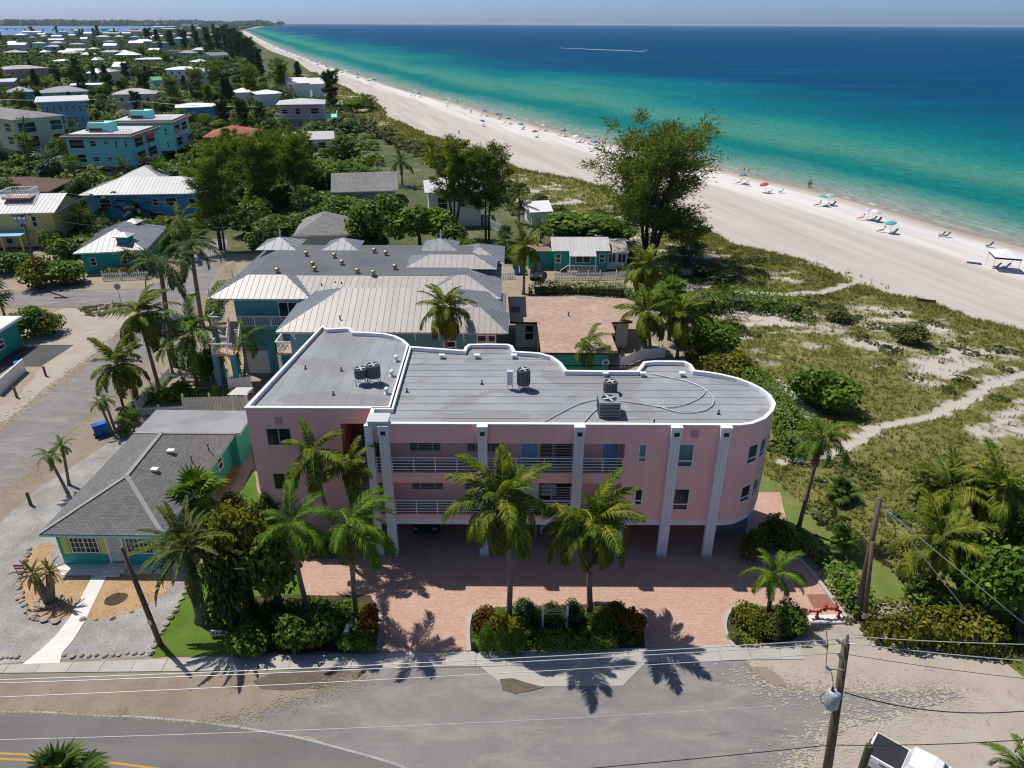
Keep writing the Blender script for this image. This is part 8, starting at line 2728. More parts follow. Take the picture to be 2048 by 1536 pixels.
M['greenpost'] = m_plain('mossy_post', (0.06,0.075,0.035),0.9,0.25,4, bump=0.3)
for a in [('wooden post by the white garden wall', 92,752,733),('wooden post at the left frame edge by the street', 34,795,774),('wooden post beside the gravel yard', 62,1010,985),('wooden post on the verge by the curving coconut palm', 246,812,794),('wooden post on the verge by the straight coconut palm', 294,757,742),
   ('mossy post at the left kerb of the planted island', 948,1266,1230),('mossy post at the front corner of the planted island', 946,1300,1282),('mossy post at the right end of the planted island', 1264,1240,1214),('mossy post at the kerb of the right bed', 1463,1240,1216),('mossy post in the low hedge of the right bed', 1472,1288,1268),('mossy post at the end of the left bed', 754,1240,1218),('mossy post at the front of the left bed', 748,1290,1262)]:
 bollard(*a, r=0.11, mat=M['greenpost'] if 'mossy' in a[0] else None)
bollard('thick green post at the bottom edge beside the pickup', 1716,1560,1490,0.16, M['greenpost'])
bollard('thin pole at the street corner beside the stop sign', 228,613,600,0.05, M['palemetal'])

_st = [MB() for _ in range(4)]
STONE = []
for i, m in enumerate(_st):
 rs = random.Random(i)
 pr = [(0.1,0),(0.16,0.03),(0.17,0.09),(0.09,0.15)]
 m.lathe([(r * rs.uniform(0.85,1.2), z * rs.uniform(0.8,1.2)) for r, z in pr], 7)
 m.v = [(x * rs.uniform(0.8,1.25), y * rs.uniform(0.8,1.2), z) for x, y, z in m.v]
 STONE.append(m.mesh('stone', m_plain('edging_stone', (0.34,0.29,0.23),0.9,0.25,6, bump=0.5) if i == 0 else bpy.data.materials['edging_stone']))

def stones(label, pts_px, gap=0.3, s=1.0):
 pts = [at(*p) for p in smooth_px(pts_px, 6)]
 t = thing('stone_edging', label, 'edging', pts[0])
 acc = 0.0
 for a, b in zip(pts, pts[1:]):
  L = (b - a).length
  while acc < L:
   p = a.lerp(b, acc / L) - pts[0]
   mesh_obj('stone', rnd.choice(STONE), t, p + Vector((rnd.uniform(-.05, .05), rnd.uniform(-.05, .05),0.015)),(0,0, rnd.uniform(0,6)), s * rnd.uniform(0.7,1.3))
   acc += gap * rnd.uniform(0.8,1.5)
  acc -= L

stones('ring of brown stones round the left wood chip bed', [(60,1100),(42,1150),(42,1200),(68,1234),(115,1244)], 0.34)
stones('few brown stones at the edge of the right wood chip bed', [(165,1240),(215,1239),(265,1224),(312,1200)], 0.8,0.8)
stones('row of brown stones along the sidewalk, left of the walk', [(-60,1316),(0,1316),(45,1314)], 0.3,0.8)
stones('row of brown stones along the sidewalk, right of the walk', [(128,1313),(200,1312),(290,1306)], 0.3,0.8)
stones('pale stones along the lawn edge', [(302,1306),(318,1276),(345,1230),(372,1180),(392,1150)], 0.4,0.9)
stones('dark stones round the pygmy palms', [(72,1206),(85,1216),(110,1214),(124,1202),(112,1190),(90,1190),(72,1206)], 0.22,0.8)

# ---- bins
def bin_(label, px, py, mat, s=1.0, rz=0.0, group='wheeled bins'):
 t = thing('wheeled_bin', label, 'bin', at(px, py), rz, group)
 m = MB(); m.add([(-.27,-.33, .1),(.27,-.33, .1),(.27, .3, .1),(-.27, .3, .1),(-.33,-.4, .98),(.33,-.4, .98),(.33, .36, .98),(-.33, .36, .98)], [(0,3,2,1),(4,5,6,7),(0,1,5,4),(1,2,6,5),(2,3,7,6),(3,0,4,7)]); m.build('tub', mat, t)
 m = MB(); m.add([(-.35,-.43, .99),(.35,-.43, .99),(.35, .4, .99),(-.35, .4, .99),(-.3,-.36,1.08),(.3,-.36,1.08),(.3, .36,1.1),(-.3, .36,1.1)], [(0,3,2,1),(4,5,6,7),(0,1,5,4),(1,2,6,5),(2,3,7,6),(3,0,4,7)]); m.build('lid', mat, t)
 for x in (-.3, .3):
  m = MB(); m.tube([(x - .04, .3, .11),(x + .04, .3, .11)], 0.11,10); m.build('wheel', M['rubber'], t)
 t.scale = (s, s, s)

M['bluelid'] = m_plain('light_blue_plastic', (0.02,0.16,0.55),0.35,0.08,3)
bin_('blue bin on the verge by the double palm, street side', 200,872, M['bluebin'], 1.0,2.2)
bin_('blue bin on the verge by the double palm, yard side', 211,868, M['bluelid'], 1.0,2.2)
bin_('blue bin beside the dark car, left one', 1033,548, M['bluelid'])
bin_('blue bin beside the dark car, right one', 1044,548, M['bluelid'])
bin_('blue bin behind the coconut palm by the picket fence', 1284,585, M['bluelid'])
bin_('blue bin in the court of the turquoise bungalow', 40,742, M['bluelid'], 0.9,0.6)

# ---- signs and boxes
M['signboard'] = m_plain('sign_yellow_green', (0.50,0.50,0.12),0.6,0.08,3)
M['signgreen'] = m_plain('sign_green_letters', (0.03,0.16,0.06),0.6,0.1,3)
s0, s1 = at(1085,1258) + Vector((0,0,0.4)), at(1133,1258) + Vector((0,0,0.4))
t = thing('garden_sign', 'arched yellow green name board between white posts on the island', 'sign', s0, math.atan2(s1.y - s0.y, s1.x - s0.x))
w = (s1 - s0).length
for x in (0, w):
 m = MB(); m.box(x - 0.06, x + 0.06,-0.06,0.06,-0.45,1.25); m.lathe([(0.09,0),(0.02,0.12)], 4,(x, 0,1.25)); m.build('post', M['white'], t)
arch = [(0.07,0.72),(w - 0.07,0.72)] + [(w / 2 + (w / 2 - 0.07) * math.cos(a),0.93 + 0.24 * math.sin(a)) for a in [R(x) for x in range(0,181,15)]]
m = MB(); m.add([(x, -0.03, z) for x, z in arch] + [(x, 0.03, z) for x, z in arch], [tuple(range(len(arch))), tuple(range(2 * len(arch) - 1, len(arch) - 1,-1))] + [(i, len(arch) + i, len(arch) + (i + 1) % len(arch),(i + 1) % len(arch)) for i in range(len(arch))])
bd = m.build('board', M['signboard'], t)
m = MB()
for i in range(12):
 a, b = R(180 - i * 15), R(165 - i * 15)
 m.beam((w / 2 + (w / 2 - 0.05) * math.cos(a),-0.035,0.94 + 0.25 * math.sin(a)),(w / 2 + (w / 2 - 0.05) * math.cos(b),-0.035,0.94 + 0.25 * math.sin(b)),0.03,0.05)
m.build('border', M['signgreen'], bd)
m = MB()
for i in range(9):      # two rows of strokes, too small to read in the photograph
 x = 0.28 + i * (w - 0.56) / 8
 m.box(x - 0.05, x + 0.05,-0.042,-0.031,0.78,0.9)
for i in range(8):
 x = 0.45 + i * (w - 0.9) / 7
 m.box(x - 0.045, x + 0.06,-0.042,-0.031,0.98 + 0.02 * (i % 3),1.04 + 0.02 * (i % 2))
m.build('lettering', M['signgreen'], bd)
t = thing('post_box', 'white post box on a post before the left bed', 'post box', at(698,1288))
m = MB(); m.box(-0.05,0.05,-0.05,0.05,0,1.0); m.build('post', M['white'], t)
m = MB(); m.box(-0.12,0.12,-0.3,0.25,1.0,1.16); m.tube([(0,-0.3,1.16),(0,0.25,1.16)], 0.12,12); m.build('box', M['white'], t)
m = MB(); m.beam((-0.16,-0.2,1.0),(-0.34,-0.35,0.45),0.12,0.03); m.build('flap', M['white'], t)
t = thing('yard_sign', 'low pale house number board on the lawn by the date palm', 'sign', at(440,1275))
m = MB(); m.box(-0.5,0.5,-0.03,0.03,0.15,0.52); m.build('board', M['offwhite'], t)
m = MB()
for k in range(4):
 m.box(-0.34 + k * 0.2,-0.24 + k * 0.2,-0.038,-0.031,0.28,0.42)
m.build('numerals', M['dark'], t)
for x in (-0.42,0.36):
 m = MB(); m.box(x, x + 0.06,0.032,0.08,0,0.5); m.build('post', M['wood'], t)
m = MB(); m.tube([at(455,1278) + Vector((0,0, .1)), at(470,1272) + Vector((0,0, .12)), at(490,1287) + Vector((0,0, .08))], 0.045,7); tag(m.build('white_pipe', M['white'], None), 'short bent white pipe lying on the lawn', 'pipe')
t = thing('sale_sign', 'small red and white board at the edge of the gravel yard', 'sign', at(44,1150))
m = MB(); m.box(-0.3,0.3,-0.015,0.015,0.45,0.8); m.build('board', M['red'], t); m = MB(); m.box(-0.24,0.24,-0.022,-0.016,0.56,0.68); m.build('label_strip', M['white'], t)
for x in (-0.28,0.25):
 m = MB(); m.box(x, x + 0.03,0.017,0.04,0,0.78); m.build('post', M['dark'], t)
t = thing('stop_sign', 'back of an octagonal street sign at the crossing', 'sign', at(243,608),0.25)
m = MB(); m.tube([(0,0,0),(0,0,2.3)], 0.035,7); m.build('post', M['greymetal'], t)
m = MB(); m.add([(0.38 * math.cos(R(22.5 + 45 * i)), y, 2.15 + 0.38 * math.sin(R(22.5 + 45 * i))) for y in (0.04,0.055) for i in range(8)], [tuple(range(8)), tuple(range(15,7,-1))] + [(i, 8 + i, 8 + (i + 1) % 8,(i + 1) % 8) for i in range(8)]); m.build('plate', M['greymetal'], t)
t = thing('beach_board', 'weathered wooden board on two posts at the dune edge', 'sign', at(1850,612),-0.35)
m = MB(); m.box(-1.0,1.0,-0.04,0.04,0.5,0.85); m.build('board', M['wood'], t)
for x in (-0.95,0.85):
 m = MB(); m.box(x, x + 0.1,0.042,0.14,-0.1,0.9); m.build('post', M['wood'], t)
bollard('lone wooden post on the dune by the beach path', 1733,597,582,0.08)

sl_ = sheet('standpipe_slab', [(1612,1234),(1682,1232),(1690,1248),(1622,1250)], 0.14, M['concrete_white'], 'pale concrete slab under the red fire main', thick=0.12)
t = thing('fire_main', 'red fire main with two valves and hand wheels on a pale slab', 'pipe', at(1651,1238) + Vector((0,0,0.14)),0.03)
t.scale = (0.85,0.85,0.85)
m = MB(); m.tube([(-1.15,0,0.55),(-0.6,0,0.55),(-0.35,0,0.75),(0.4,0,0.75),(0.75,0,0.55),(0.95,0,0.4)], 0.085,10); m.build('main_pipe', M['red'], t, True)
for x in (-0.62,0.82):
 m = MB(); m.tube([(x, 0,0),(x, 0,0.5)], 0.085,10); m.lathe([(0.15,0),(0.15,0.04)], 10,(x, 0,0.0)); m.build('riser', M['red'], t)
for x in (-0.2,0.55):
 m = MB(); m.lathe([(0.13,0.6),(0.14,0.9),(0.06,0.95),(0.03,1.1)], 10,(x, 0,0)); v = m.build('valve', M['red'], t)
 m = MB()
 for k in range(10):
  a, b = 2 * PI * k / 10,2 * PI * (k + 1) / 10
  m.beam((x + 0.16 * math.cos(a),0.16 * math.sin(a),1.1),(x + 0.16 * math.cos(b),0.16 * math.sin(b),1.1),0.025,0.025)
 m.build('hand_wheel', M['red'], v)
for x in (-1.2,-0.5,0.2):
 m = MB(); m.tube([(x, 0,0.55 if x < -0.4 else 0.75),(x + 0.05,0,0.55 if x < -0.4 else 0.75)], 0.13,10); m.build('flange', M['red'], t)

# ---- vehicles
def m_carpaint(name, col):
 k = N(name)
 return k.done(k.principled(col, 0.25,0.5,0.0, coat=0.6))

def car(label, loc, heading, paint, kind='suv', s=1.0, group=None, name='parked_car'):
 t = thing(name, label, 'pickup' if kind == 'pickup' else 'car', loc, heading, group)
 t.scale = (s, s, s)
 W2 = 0.92

 def loft(secs, mat, nm, par=t, smooth=False):
  vs, fs = [], []
  for (x, zb, zt, wb, wt) in secs:
   vs += [(x, -wb, zb),(x, -wb * 1.0,(zb + zt) * 0.52),(x, -wt, zt),(x, wt, zt),(x, wb * 1.0,(zb + zt) * 0.52),(x, wb, zb)]
  n = len(secs)
  for i in range(n - 1):
   for k in range(6):
    j = (k + 1) % 6
    fs.append((6 * i + k, 6 * i + 6 + k, 6 * i + 6 + j, 6 * i + j))
  fs += [(0,1,2,3,4,5), tuple(6 * (n - 1) + k for k in (5,4,3,2,1,0))]
  m = MB(); m.add(vs, fs)
  return m.build(nm, mat, par, smooth)
 if kind == 'pickup':
  loft([(-2.75,0.55,0.95,0.86,0.84),(-2.68,0.42,1.12, W2,0.88),(-1.0,0.36,1.14, W2,0.89),(0.9,0.36,1.12, W2,0.88),(2.2,0.38,1.06,0.9,0.8),(2.7,0.45,0.85,0.82,0.7)], paint, 'body')
  c = loft([(-1.02,1.12,1.2,0.86,0.84),(-0.82,1.12,1.78,0.85,0.68),(0.2,1.12,1.84,0.85,0.7),(0.55,1.12,1.76,0.85,0.68),(1.2,1.10,1.16,0.84,0.8)], paint, 'cab')
  for sy in (-1,1):
   m = MB(); m.add([(-0.7, sy * 0.865,1.2),(0.72, sy * 0.865,1.2),(0.4, sy * 0.745,1.66),(-0.62, sy * 0.735,1.68)], [(0,1,2,3) if sy < 0 else (3,2,1,0)]); m.build('side_window', M['glass'], c)
   m = MB(); m.cbox((0.85, sy * 1.0,1.2),(0.12,0.18,0.16)); m.build('mirror', paint, c)
  m = MB(); m.add([(1.16,-0.76,1.19),(1.16,0.76,1.19),(0.6,0.64,1.76),(0.6,-0.64,1.76)], [(0,1,2,3)]); m.build('windscreen', M['glass'], c)
  m = MB(); m.box(-2.62,-1.06,-0.80,0.80,1.143,1.17); m.build('bed_cover', M['dark'], t)
  m = MB()
  for (x, z, w_) in [(-2.0,0.9,0.5),(-1.65,0.86,0.3),(-1.35,0.92,0.25)]:
   m.box(x, x + w_, -W2 - 0.008,-W2 + 0.004, z, z + 0.07)
  m.build('side_decal', M['dark'], t)
  lx, rx_, wx_ = -2.72,2.6,(-1.75,1.75)
 else:
  hh = 1.68 if kind == 'suv' else 1.42
  loft([(-2.25,0.5,0.85,0.8,0.75),(-2.15,0.36,0.98,0.88,0.82),(-0.8,0.3,1.0, W2,0.86),(1.0,0.3,0.98, W2,0.86),(1.9,0.34,0.86,0.88,0.74),(2.25,0.42,0.7,0.76,0.64)], paint, 'body')
  c = loft([(-2.1 if kind == 'suv' else -1.7,0.96,1.04,0.82,0.78),(-1.75 if kind == 'suv' else -0.95,0.96, hh - 0.04,0.82,0.62),(-0.2,0.96, hh, 0.83,0.66),(0.35,0.96, hh - 0.06,0.83,0.64),(1.15,0.95,1.02,0.82,0.76)], paint, 'cab')
  for sy in (-1,1):
   m = MB(); m.add([(-1.6, sy * 0.822,1.04),(0.85, sy * 0.836,1.04),(0.3, sy * 0.70, hh - 0.14),(-1.3, sy * 0.69, hh - 0.14)], [(0,1,2,3) if sy < 0 else (3,2,1,0)]); m.build('side_window', M['glass'], c)
  m = MB(); m.add([(1.13,-0.74,1.04),(1.13,0.74,1.04),(0.42,0.6, hh - 0.1),(0.42,-0.6, hh - 0.1)], [(0,1,2,3)]); m.build('windscreen', M['glass'], c)
  m = MB(); xb_ = -2.12 if kind == 'suv' else -1.72; m.add([(xb_, -0.72,1.06),(xb_ + 0.34 * (1 if kind == 'suv' else 2),-0.6, hh - 0.1),(xb_ + 0.34 * (1 if kind == 'suv' else 2),0.6, hh - 0.1),(xb_, 0.72,1.06)], [(0,1,2,3)]); m.build('rear_window', M['glass'], c)
  lx, rx_, wx_ = -2.2,2.1,(-1.35,1.4)
 for sy in (-1,1):
  m = MB(); m.cbox((lx, sy * 0.76,0.88),(0.12,0.16,0.3)); m.build('tail_light', M['red'], t)
  m = MB(); m.cbox((rx_, sy * 0.62,0.7),(0.2,0.3,0.14)); m.build('headlight', M['palemetal'], t)
  for x in wx_:
   m = MB(); m.tube([(x, sy * 0.72,0.34),(x, sy * 0.93,0.34)], 0.34,16); k = m.build('wheel', M['rubber'], t)
   m = MB(); m.tube([(x, sy * 0.931,0.34),(x, sy * 0.945,0.34)], 0.2,12); m.build('rim', M['palemetal'], k)
 m = MB(); m.cbox((lx - 0.06,0,0.5),(0.14,1.5,0.16)); m.build('bumper', M['dark'], t)
 return t

M['carwhite'] = m_carpaint('white_car_paint', (0.74,0.75,0.76)); M['cardark'] = m_carpaint('dark_car_paint', (0.012,0.018,0.03)); M['carred'] = m_carpaint('red_car_paint', (0.30,0.01,0.01)); M['carblue'] = m_carpaint('dark_blue_car_paint', (0.012,0.03,0.08)); M['carsilver'] = m_carpaint('silver_car_paint', (0.45,0.46,0.47))
hd = math.atan2(-0.66,0.75)
car('white pickup with black bed cover parked at the bottom edge', Vector((16.3,22.0,0.02)) + Vector((0.75,-0.66,0)) * 2.35, hd, M['carwhite'], 'pickup', 0.84, name='pickup_truck')
car('white car with red tail light cut by the right frame edge', Vector((at(2040,1512).x + 1.4, at(2040,1512).y - 1.3,0.02)),-0.9, M['carwhite'], 'sedan', 0.9)
car('dark car parked between the coconut palm and the teal cottage', at(1073,552), R(-93), M['cardark'], 'suv', 0.95)
car('dark blue car parked at the street behind the royal palms', at(356,662), R(60), M['carblue'], 'suv', 0.95)
car('red car in the shade under the pink building', at(1272,1096) + Vector((0.4,4.6,0.03)), R(-90), M['carred'], 'sedan')
car('dark car in the shade under the left half of the pink building', at(850,1085) + Vector((0,2.6,0.03)), R(-90), M['cardark'], 'sedan')
car('silver car parked under the turquoise flats', at(222,352), R(-80), M['carsilver'], 'suv')
car('white car on the lot before the blue flats', at(160,268), R(-70), M['carwhite'], 'suv')

t = thing('patio_table', 'teal patio table with bench on the tan patio', 'table', at(1303,708))
m = MB(); m.box(-0.8,0.8,-0.4,0.4,0.68,0.75); m.build('top', M['teal'], t)
for x in (-0.65,0.6):
 for y in (-0.3,0.25):
  m = MB(); m.box(x, x + 0.06, y, y + 0.06,0,0.68); m.build('leg', M['teal'], t)
for i, (px, py) in enumerate([(1290,545),(1252,545),(1385,530),(1410,532)]):
 t = thing('lounge_chair', ['turquoise chair right of the cottage porch', 'turquoise chair at the cottage sun room', 'blue chair under the huge pine, left one', 'blue chair under the huge pine, right one'][i], 'chair', at(px, py), i)
 m = MB(); m.box(-0.3,0.3,-0.3,0.3,0.32,0.38); m.build('seat', M['turq'] if i < 2 else M['blue'], t)
 m = MB(); m.add([(-0.3,0.28,0.36),(0.3,0.28,0.36),(0.3,0.55,1.0),(-0.3,0.55,1.0),(-0.3,0.32,0.36),(0.3,0.32,0.36),(0.3,0.59,1.0),(-0.3,0.59,1.0)], [(0,1,2,3),(7,6,5,4),(0,3,7,4),(1,5,6,2),(3,2,6,7)]); m.build('backrest', M['turq'] if i < 2 else M['blue'], t)
 for x in (-0.3,0.25):
  for y in (-0.3,0.25):
   m = MB(); m.box(x, x + 0.05, y, y + 0.05,0,0.32); m.build('leg', M['turq'], t)

def drifts(name, label, lines, n, z, mat, seed, spread=0.5, size=(0.08,0.45)):
 rr = random.Random(seed); m = MB()
 for _ in range(n):
  l = rr.choice(lines); i = rr.randrange(len(l) - 1); p = at(*l[i]).lerp(at(*l[i + 1]), rr.random())
  c = p + Vector((rr.gauss(0, spread * 1.6), rr.gauss(0, spread),0)); r = rr.uniform(*size); q = rr.randrange(7,11)
  z_ = z + rr.uniform(0,0.003)
  m.add([(c.x + r * 1.8 * rr.uniform(0.5,1.3) * math.cos(2 * PI * k / q), c.y + r * rr.uniform(0.5,1.3) * math.sin(2 * PI * k / q), z_) for k in range(q)], [tuple(range(q))])
 tag(m.build(name, mat), label, None, None, 'stuff')

_ap = [(420,1447),(480,1442),(560,1412),(640,1387),(700,1367),(735,1347)]
_lt = [(1512,1345),(1548,1376),(1700,1381),(1905,1384)]
_lt2 = [(1905,1390),(1830,1425),(1700,1460),(1650,1495),(1600,1560)]
drifts('sand_drift', 'sand drifted over the apron edge', [_ap, _lt], 1500,0.0235, M['shoulder'], 1,0.28,(0.01,0.05))
drifts('sand_drift', 'pale sand blown over the edge of the sand lot', [_lt, _lt2, _lt2, _lt2], 3500,0.028, M['sandlot'], 2,0.55,(0.01,0.06))
drifts('grit', 'sand along the edges of the side street', [[(0,862),(104,778),(191,715),(262,650)], [(301,707),(219,789),(104,900),(0,992)], [(0,614),(150,612),(285,612)]], 2500,0.018, M['shoulder'], 4,0.35,(0.02,0.1))
drifts('grit', 'sand along the white edge line of the road', [[(0,1424),(190,1431),(420,1447)]], 400,0.0205, M['shoulder'], 5,0.08,(0.01,0.05))
drifts('leaf_litter', 'dry leaf litter on the verge and lot', [[(0,1390),(300,1392),(600,1370)], [(1640,1340),(1900,1350)], [(1750,1450),(1980,1420)]], 350,0.03, M['mulch_red'], 6,0.9,(0.008,0.022))
px_palm('fan_palm', 'blue green fan palm top poking in at the bottom left', (140,1800),(125,1566), 'fan_dark', 84, seed=91, wind=0)
px_palm('young_palm', 'green palm top at the bottom right corner', (2050,1700),(2046,1560), 'queen', 66, seed=92, wind=0)

# =================================================================== BEACH AND SEA
def person_mesh(seed, pose, skin, suit):
 if pose == 'stand':
  J = {'pel': (0,0, .95, .15), 'sp': (0,0,1.2, .14), 'ch': (0,0,1.4, .16), 'nk': (0,0,1.52, .06), 'hd': (0,-.02,1.66, .105), 'lk': (-.1,-.04, .5, .075), 'lf': (-.12,0, .06, .05), 'rk': (.1, .06, .5, .075), 'rf': (.13, .1, .06, .05), 'lt': (-.12,-.1, .02, .04), 'rt': (.14,-.02, .02, .04), 'le': (-.28, .02,1.18, .05), 'lh': (-.3,-.1, .92, .04), 're': (.28, .02,1.18, .05), 'rh': (.32,-.08, .94, .04)}
 else:
  J = {'pel': (0,0, .28, .16), 'sp': (0, .12, .5, .14), 'ch': (0, .22, .7, .16), 'nk': (0, .26, .84, .06), 'hd': (0, .26, .98, .105), 'lk': (-.14,-.42, .42, .075), 'lf': (-.16,-.75, .1, .05), 'rk': (.14,-.44, .38, .075), 'rf': (.17,-.8, .1, .05), 'lt': (-.16,-.85, .14, .04), 'rt': (.17,-.9, .14, .04), 'le': (-.3, .1, .5, .05), 'lh': (-.28,-.1, .38, .04), 're': (.3, .1, .5, .05), 'rh': (.28,-.1, .38, .04)}
 E_ = [('pel', 'sp'),('sp', 'ch'),('ch', 'nk'),('nk', 'hd'),('pel', 'lk'),('lk', 'lf'),('lf', 'lt'),('pel', 'rk'),('rk', 'rf'),('rf', 'rt'),('ch', 'le'),('le', 'lh'),('ch', 're'),('re', 'rh')]
 ks = list(J)
 me = bpy.data.meshes.new('tmp')
 me.from_pydata([J[k][:3] for k in ks], [(ks.index(a), ks.index(b)) for a, b in E_], [])
 o = bpy.data.objects.new('tmp', me); COL.objects.link(o)
 o.modifiers.new('s', 'SKIN')
 for k, sv in zip(ks, me.skin_vertices[0].data):
  sv.radius = (J[k][3], J[k][3]); sv.use_root = k == 'pel'
 o.modifiers.new('d', 'SUBSURF').levels = 1
 r = bpy.data.meshes.new_from_object(o.evaluated_get(bpy.context.evaluated_depsgraph_get()))
 bpy.data.objects.remove(o); bpy.data.meshes.remove(me)
 r.name = 'person'
 r.materials.clear()
 for q in (skin, suit):
  r.materials.append(q)
 z0, z1 = (0.8,1.05) if pose == 'stand' else (0.12,0.45)
 for p in r.polygons:
  p.use_smooth = True
  p.material_index = 1 if z0 < p.center.z < z1 and abs(p.center.y) < 0.3 else 0
 return r

M['skin'] = m_plain('tanned_skin', (0.45,0.26,0.17),0.6,0.1,4)
SU = [m_plain('swimwear_' + n, c, 0.7,0.1,4) for n, c in (('navy', (0.02,0.04,0.15)),('red', (0.5,0.04,0.03)),('black', (0.02,0.02,0.02)))]
STAND = [person_mesh(i, 'stand', M['skin'], SU[i]) for i in range(3)]
SIT = [person_mesh(i, 'sit', M['skin'], SU[i]) for i in range(3)]
HAIR = MB(); HAIR.lathe([(0.10,0),(0.125,0.06),(0.11,0.12),(0.04,0.16)], 10)
HAIRM = HAIR.mesh('hair', M['bark'], True)
FAB = {n: m_plain('fabric_' + n, c, 0.8,0.06,3) for n, c in dict(blue=(0.05,0.16,0.38), navy=(0.03,0.05,0.15), teal=(0.08,0.33,0.42), red=(0.42,0.06,0.06), white=(0.72,0.72,0.76), lilac=(0.45,0.45,0.66), green=(0.25,0.55,0.38)).items()}
UMB = {}

def shore_z(p):
 s, o = so(p)
 a, b = float(veg_o(s)), float(shore_o(s))
 T = (o - a) / (b - a)
 return -1.0 * max(0, min(1, T)) ** 2.2 - max(0, T - 1) * (b - a) * 0.12 + 0.02

def on_beach(px, py):
 p = at(px, py, -0.6)
 for _ in range(3):
  p = at(px, py, shore_z(p))
 return p

def umbrella(label, px, py, fab, px_top=None):
 p = on_beach(px, py)
 t = thing('beach_umbrella', label, 'umbrella', p, rnd.uniform(0,6), 'umbrellas along the water')
 if fab not in UMB:
  m = MB(); m.lathe([(0.92,1.62),(0.84,1.74),(0.56,1.9),(0.25,2.0),(0.03,2.04)], 10); UMB[fab] = m.mesh('canopy', FAB[fab])
  q = MB(); q.tube([(0,0,-0.1),(0,0,2.3)], 0.03,6); UMB['pole'] = q.mesh('pole', M['white'])
 mesh_obj('canopy', UMB[fab], t, None, (R(rnd.uniform(-14,14)), R(rnd.uniform(-14,14)),0)); mesh_obj('pole', UMB['pole'], t)
 return p

def chair(label, p, fab, rz):
 t = thing('beach_chair', label, 'chair', p, rz, 'beach chairs along the water')
 m = MB(); m.box(-0.28,0.28,-0.3,0.25,0.2,0.24); m.build('seat', FAB[fab], t)
 m = MB(); m.add([(-0.28,0.22,0.2),(0.28,0.22,0.2),(0.28,0.6,0.85),(-0.28,0.6,0.85),(-.28, .26, .2),(.28, .26, .2),(.28, .64, .85),(-.28, .64, .85)], [(0,1,2,3),(7,6,5,4),(0,3,7,4),(1,5,6,2),(3,2,6,7)]); m.build('backrest', FAB[fab], t)
 for x in (-0.28,0.25):
  m = MB(); m.beam((x, -0.28,0),(x, 0.35,0.45),0.03,0.03); m.beam((x, 0.3,0),(x, -0.2,0.45),0.03,0.03); m.build('leg', M['palemetal'], t)

def person(label, p, pose, i, rz, z=None):
 t = mesh_obj('person', (STAND if pose == 'stand' else SIT)[i % 3], None, p, (0,0, rz))
 tag(t, label, 'person', 'people on the beach')
 mesh_obj('hair', HAIRM, t, (0,-0.01,1.66) if pose == 'stand' else (0,0.27,0.98))

UM = [(1485,368, 'blue', 'blue umbrella right of the huge pine'),(1530,385, 'red', 'striped umbrella second right of the huge pine'),(1641,412, 'teal', 'bright blue shade left of the pale double umbrella'),(1655,410, 'green', 'pale green umbrella beside the bright blue shade'),(1734,440, 'lilac', 'left pale umbrella of the double pair'),(1744,442, 'white', 'right pale umbrella of the double pair'),(1780,466, 'teal', 'light blue umbrella right of the pale pair'),
  (1188,296, 'teal', 'teal umbrella nearest the left side of the huge pine'),(1174,288, 'blue', 'blue umbrella beside the teal one left of the huge pine'),(1153,284, 'white', 'small pale umbrella between blue and navy ones'),(1129,273, 'navy', 'navy umbrella with chair beneath'),(1070,274, 'red', 'bright red umbrella near the water'),(1085,262, 'white', 'white umbrella right of the red one'),(1042,258, 'teal', 'wide turquoise shade left of the red umbrella'),(1016,248, 'navy', 'navy canopy left of the turquoise shade'),(993,238, 'blue', 'blue umbrella between two navy ones'),(970,232, 'navy', 'leftmost large navy umbrella'),(963,252, 'blue', 'blue umbrella set back from the water'),(930,218, 'green', 'pale green umbrella far down the beach'),(893,212, 'white', 'small pale umbrella right of the young pine'),(828,192, 'teal', 'teal umbrella above the young dune pine'),(838,194, 'blue', 'blue umbrella above the young dune pine')]
for i, (px, py, fb, lb) in enumerate(UM):
 p = umbrella(lb, px, py, fb)
 q = p + Vector((rnd.uniform(0.3,0.9), rnd.uniform(-0.9,-0.3),0)); q.z = shore_z(q) + 0.02
 chair('beach chair under the ' + lb, q, ['blue', 'navy', 'green', 'navy'][i % 4], R(250) + rnd.uniform(-.4, .4))
 if i % 2 == 0:
  q2 = p + Vector((rnd.uniform(-1.2,-0.5), rnd.uniform(-0.6,0.4),0)); q2.z = shore_z(q2)
  person('person sitting by the ' + lb, q2, 'sit', i, R(250))
for i, (px, py) in enumerate([(1975,494),(1890,474),(1880,473),(1560,386),(1492,372),(1196,300)]):
 q = on_beach(px, py); q.z += 0.02
 chair(['lone dark chair nearest the right frame edge', 'dark chair on the sand, right of a pair', 'dark chair on the sand, left of a pair', 'dark lounger right of the striped umbrella', 'dark chair under the huge pine tip', 'dark chair left of the huge pine'][i], q, 'navy', R(255))
for i, (px, py, lb) in enumerate([(1616,376, 'wading person, left of a pair at the water'),(1620,377, 'wading person, right of a pair at the water'),(942,228, 'person walking by the water left of the navy umbrellas'),(915,208, 'person standing at the water edge'),(1002,234, 'person standing above the blue umbrella'),(918,270, 'person walking across the wide sand'),(880,193, 'person in the shallows'),(812,183, 'person near the teal umbrella'),(1130,268, 'bather left of the navy umbrella')]):
 p = on_beach(px, py); p.z = min(p.z, -0.2) if p.z > -5 else p.z
 p.z = max(p.z, -1.6)
 person(lb, p, 'stand', i, rnd.uniform(0,6))
for i, (px, py) in enumerate([(1463,318),(1470,316),(1488,340),(1497,342),(1455,317),(1131,246),(1139,247),(1075,224),(1047,217),(1300,290)]):
 p = at(px, py, -1.0); p.z = -2.25
 person('bather standing chest deep in the sea', p, 'stand', i, rnd.uniform(0,6))
k = 0
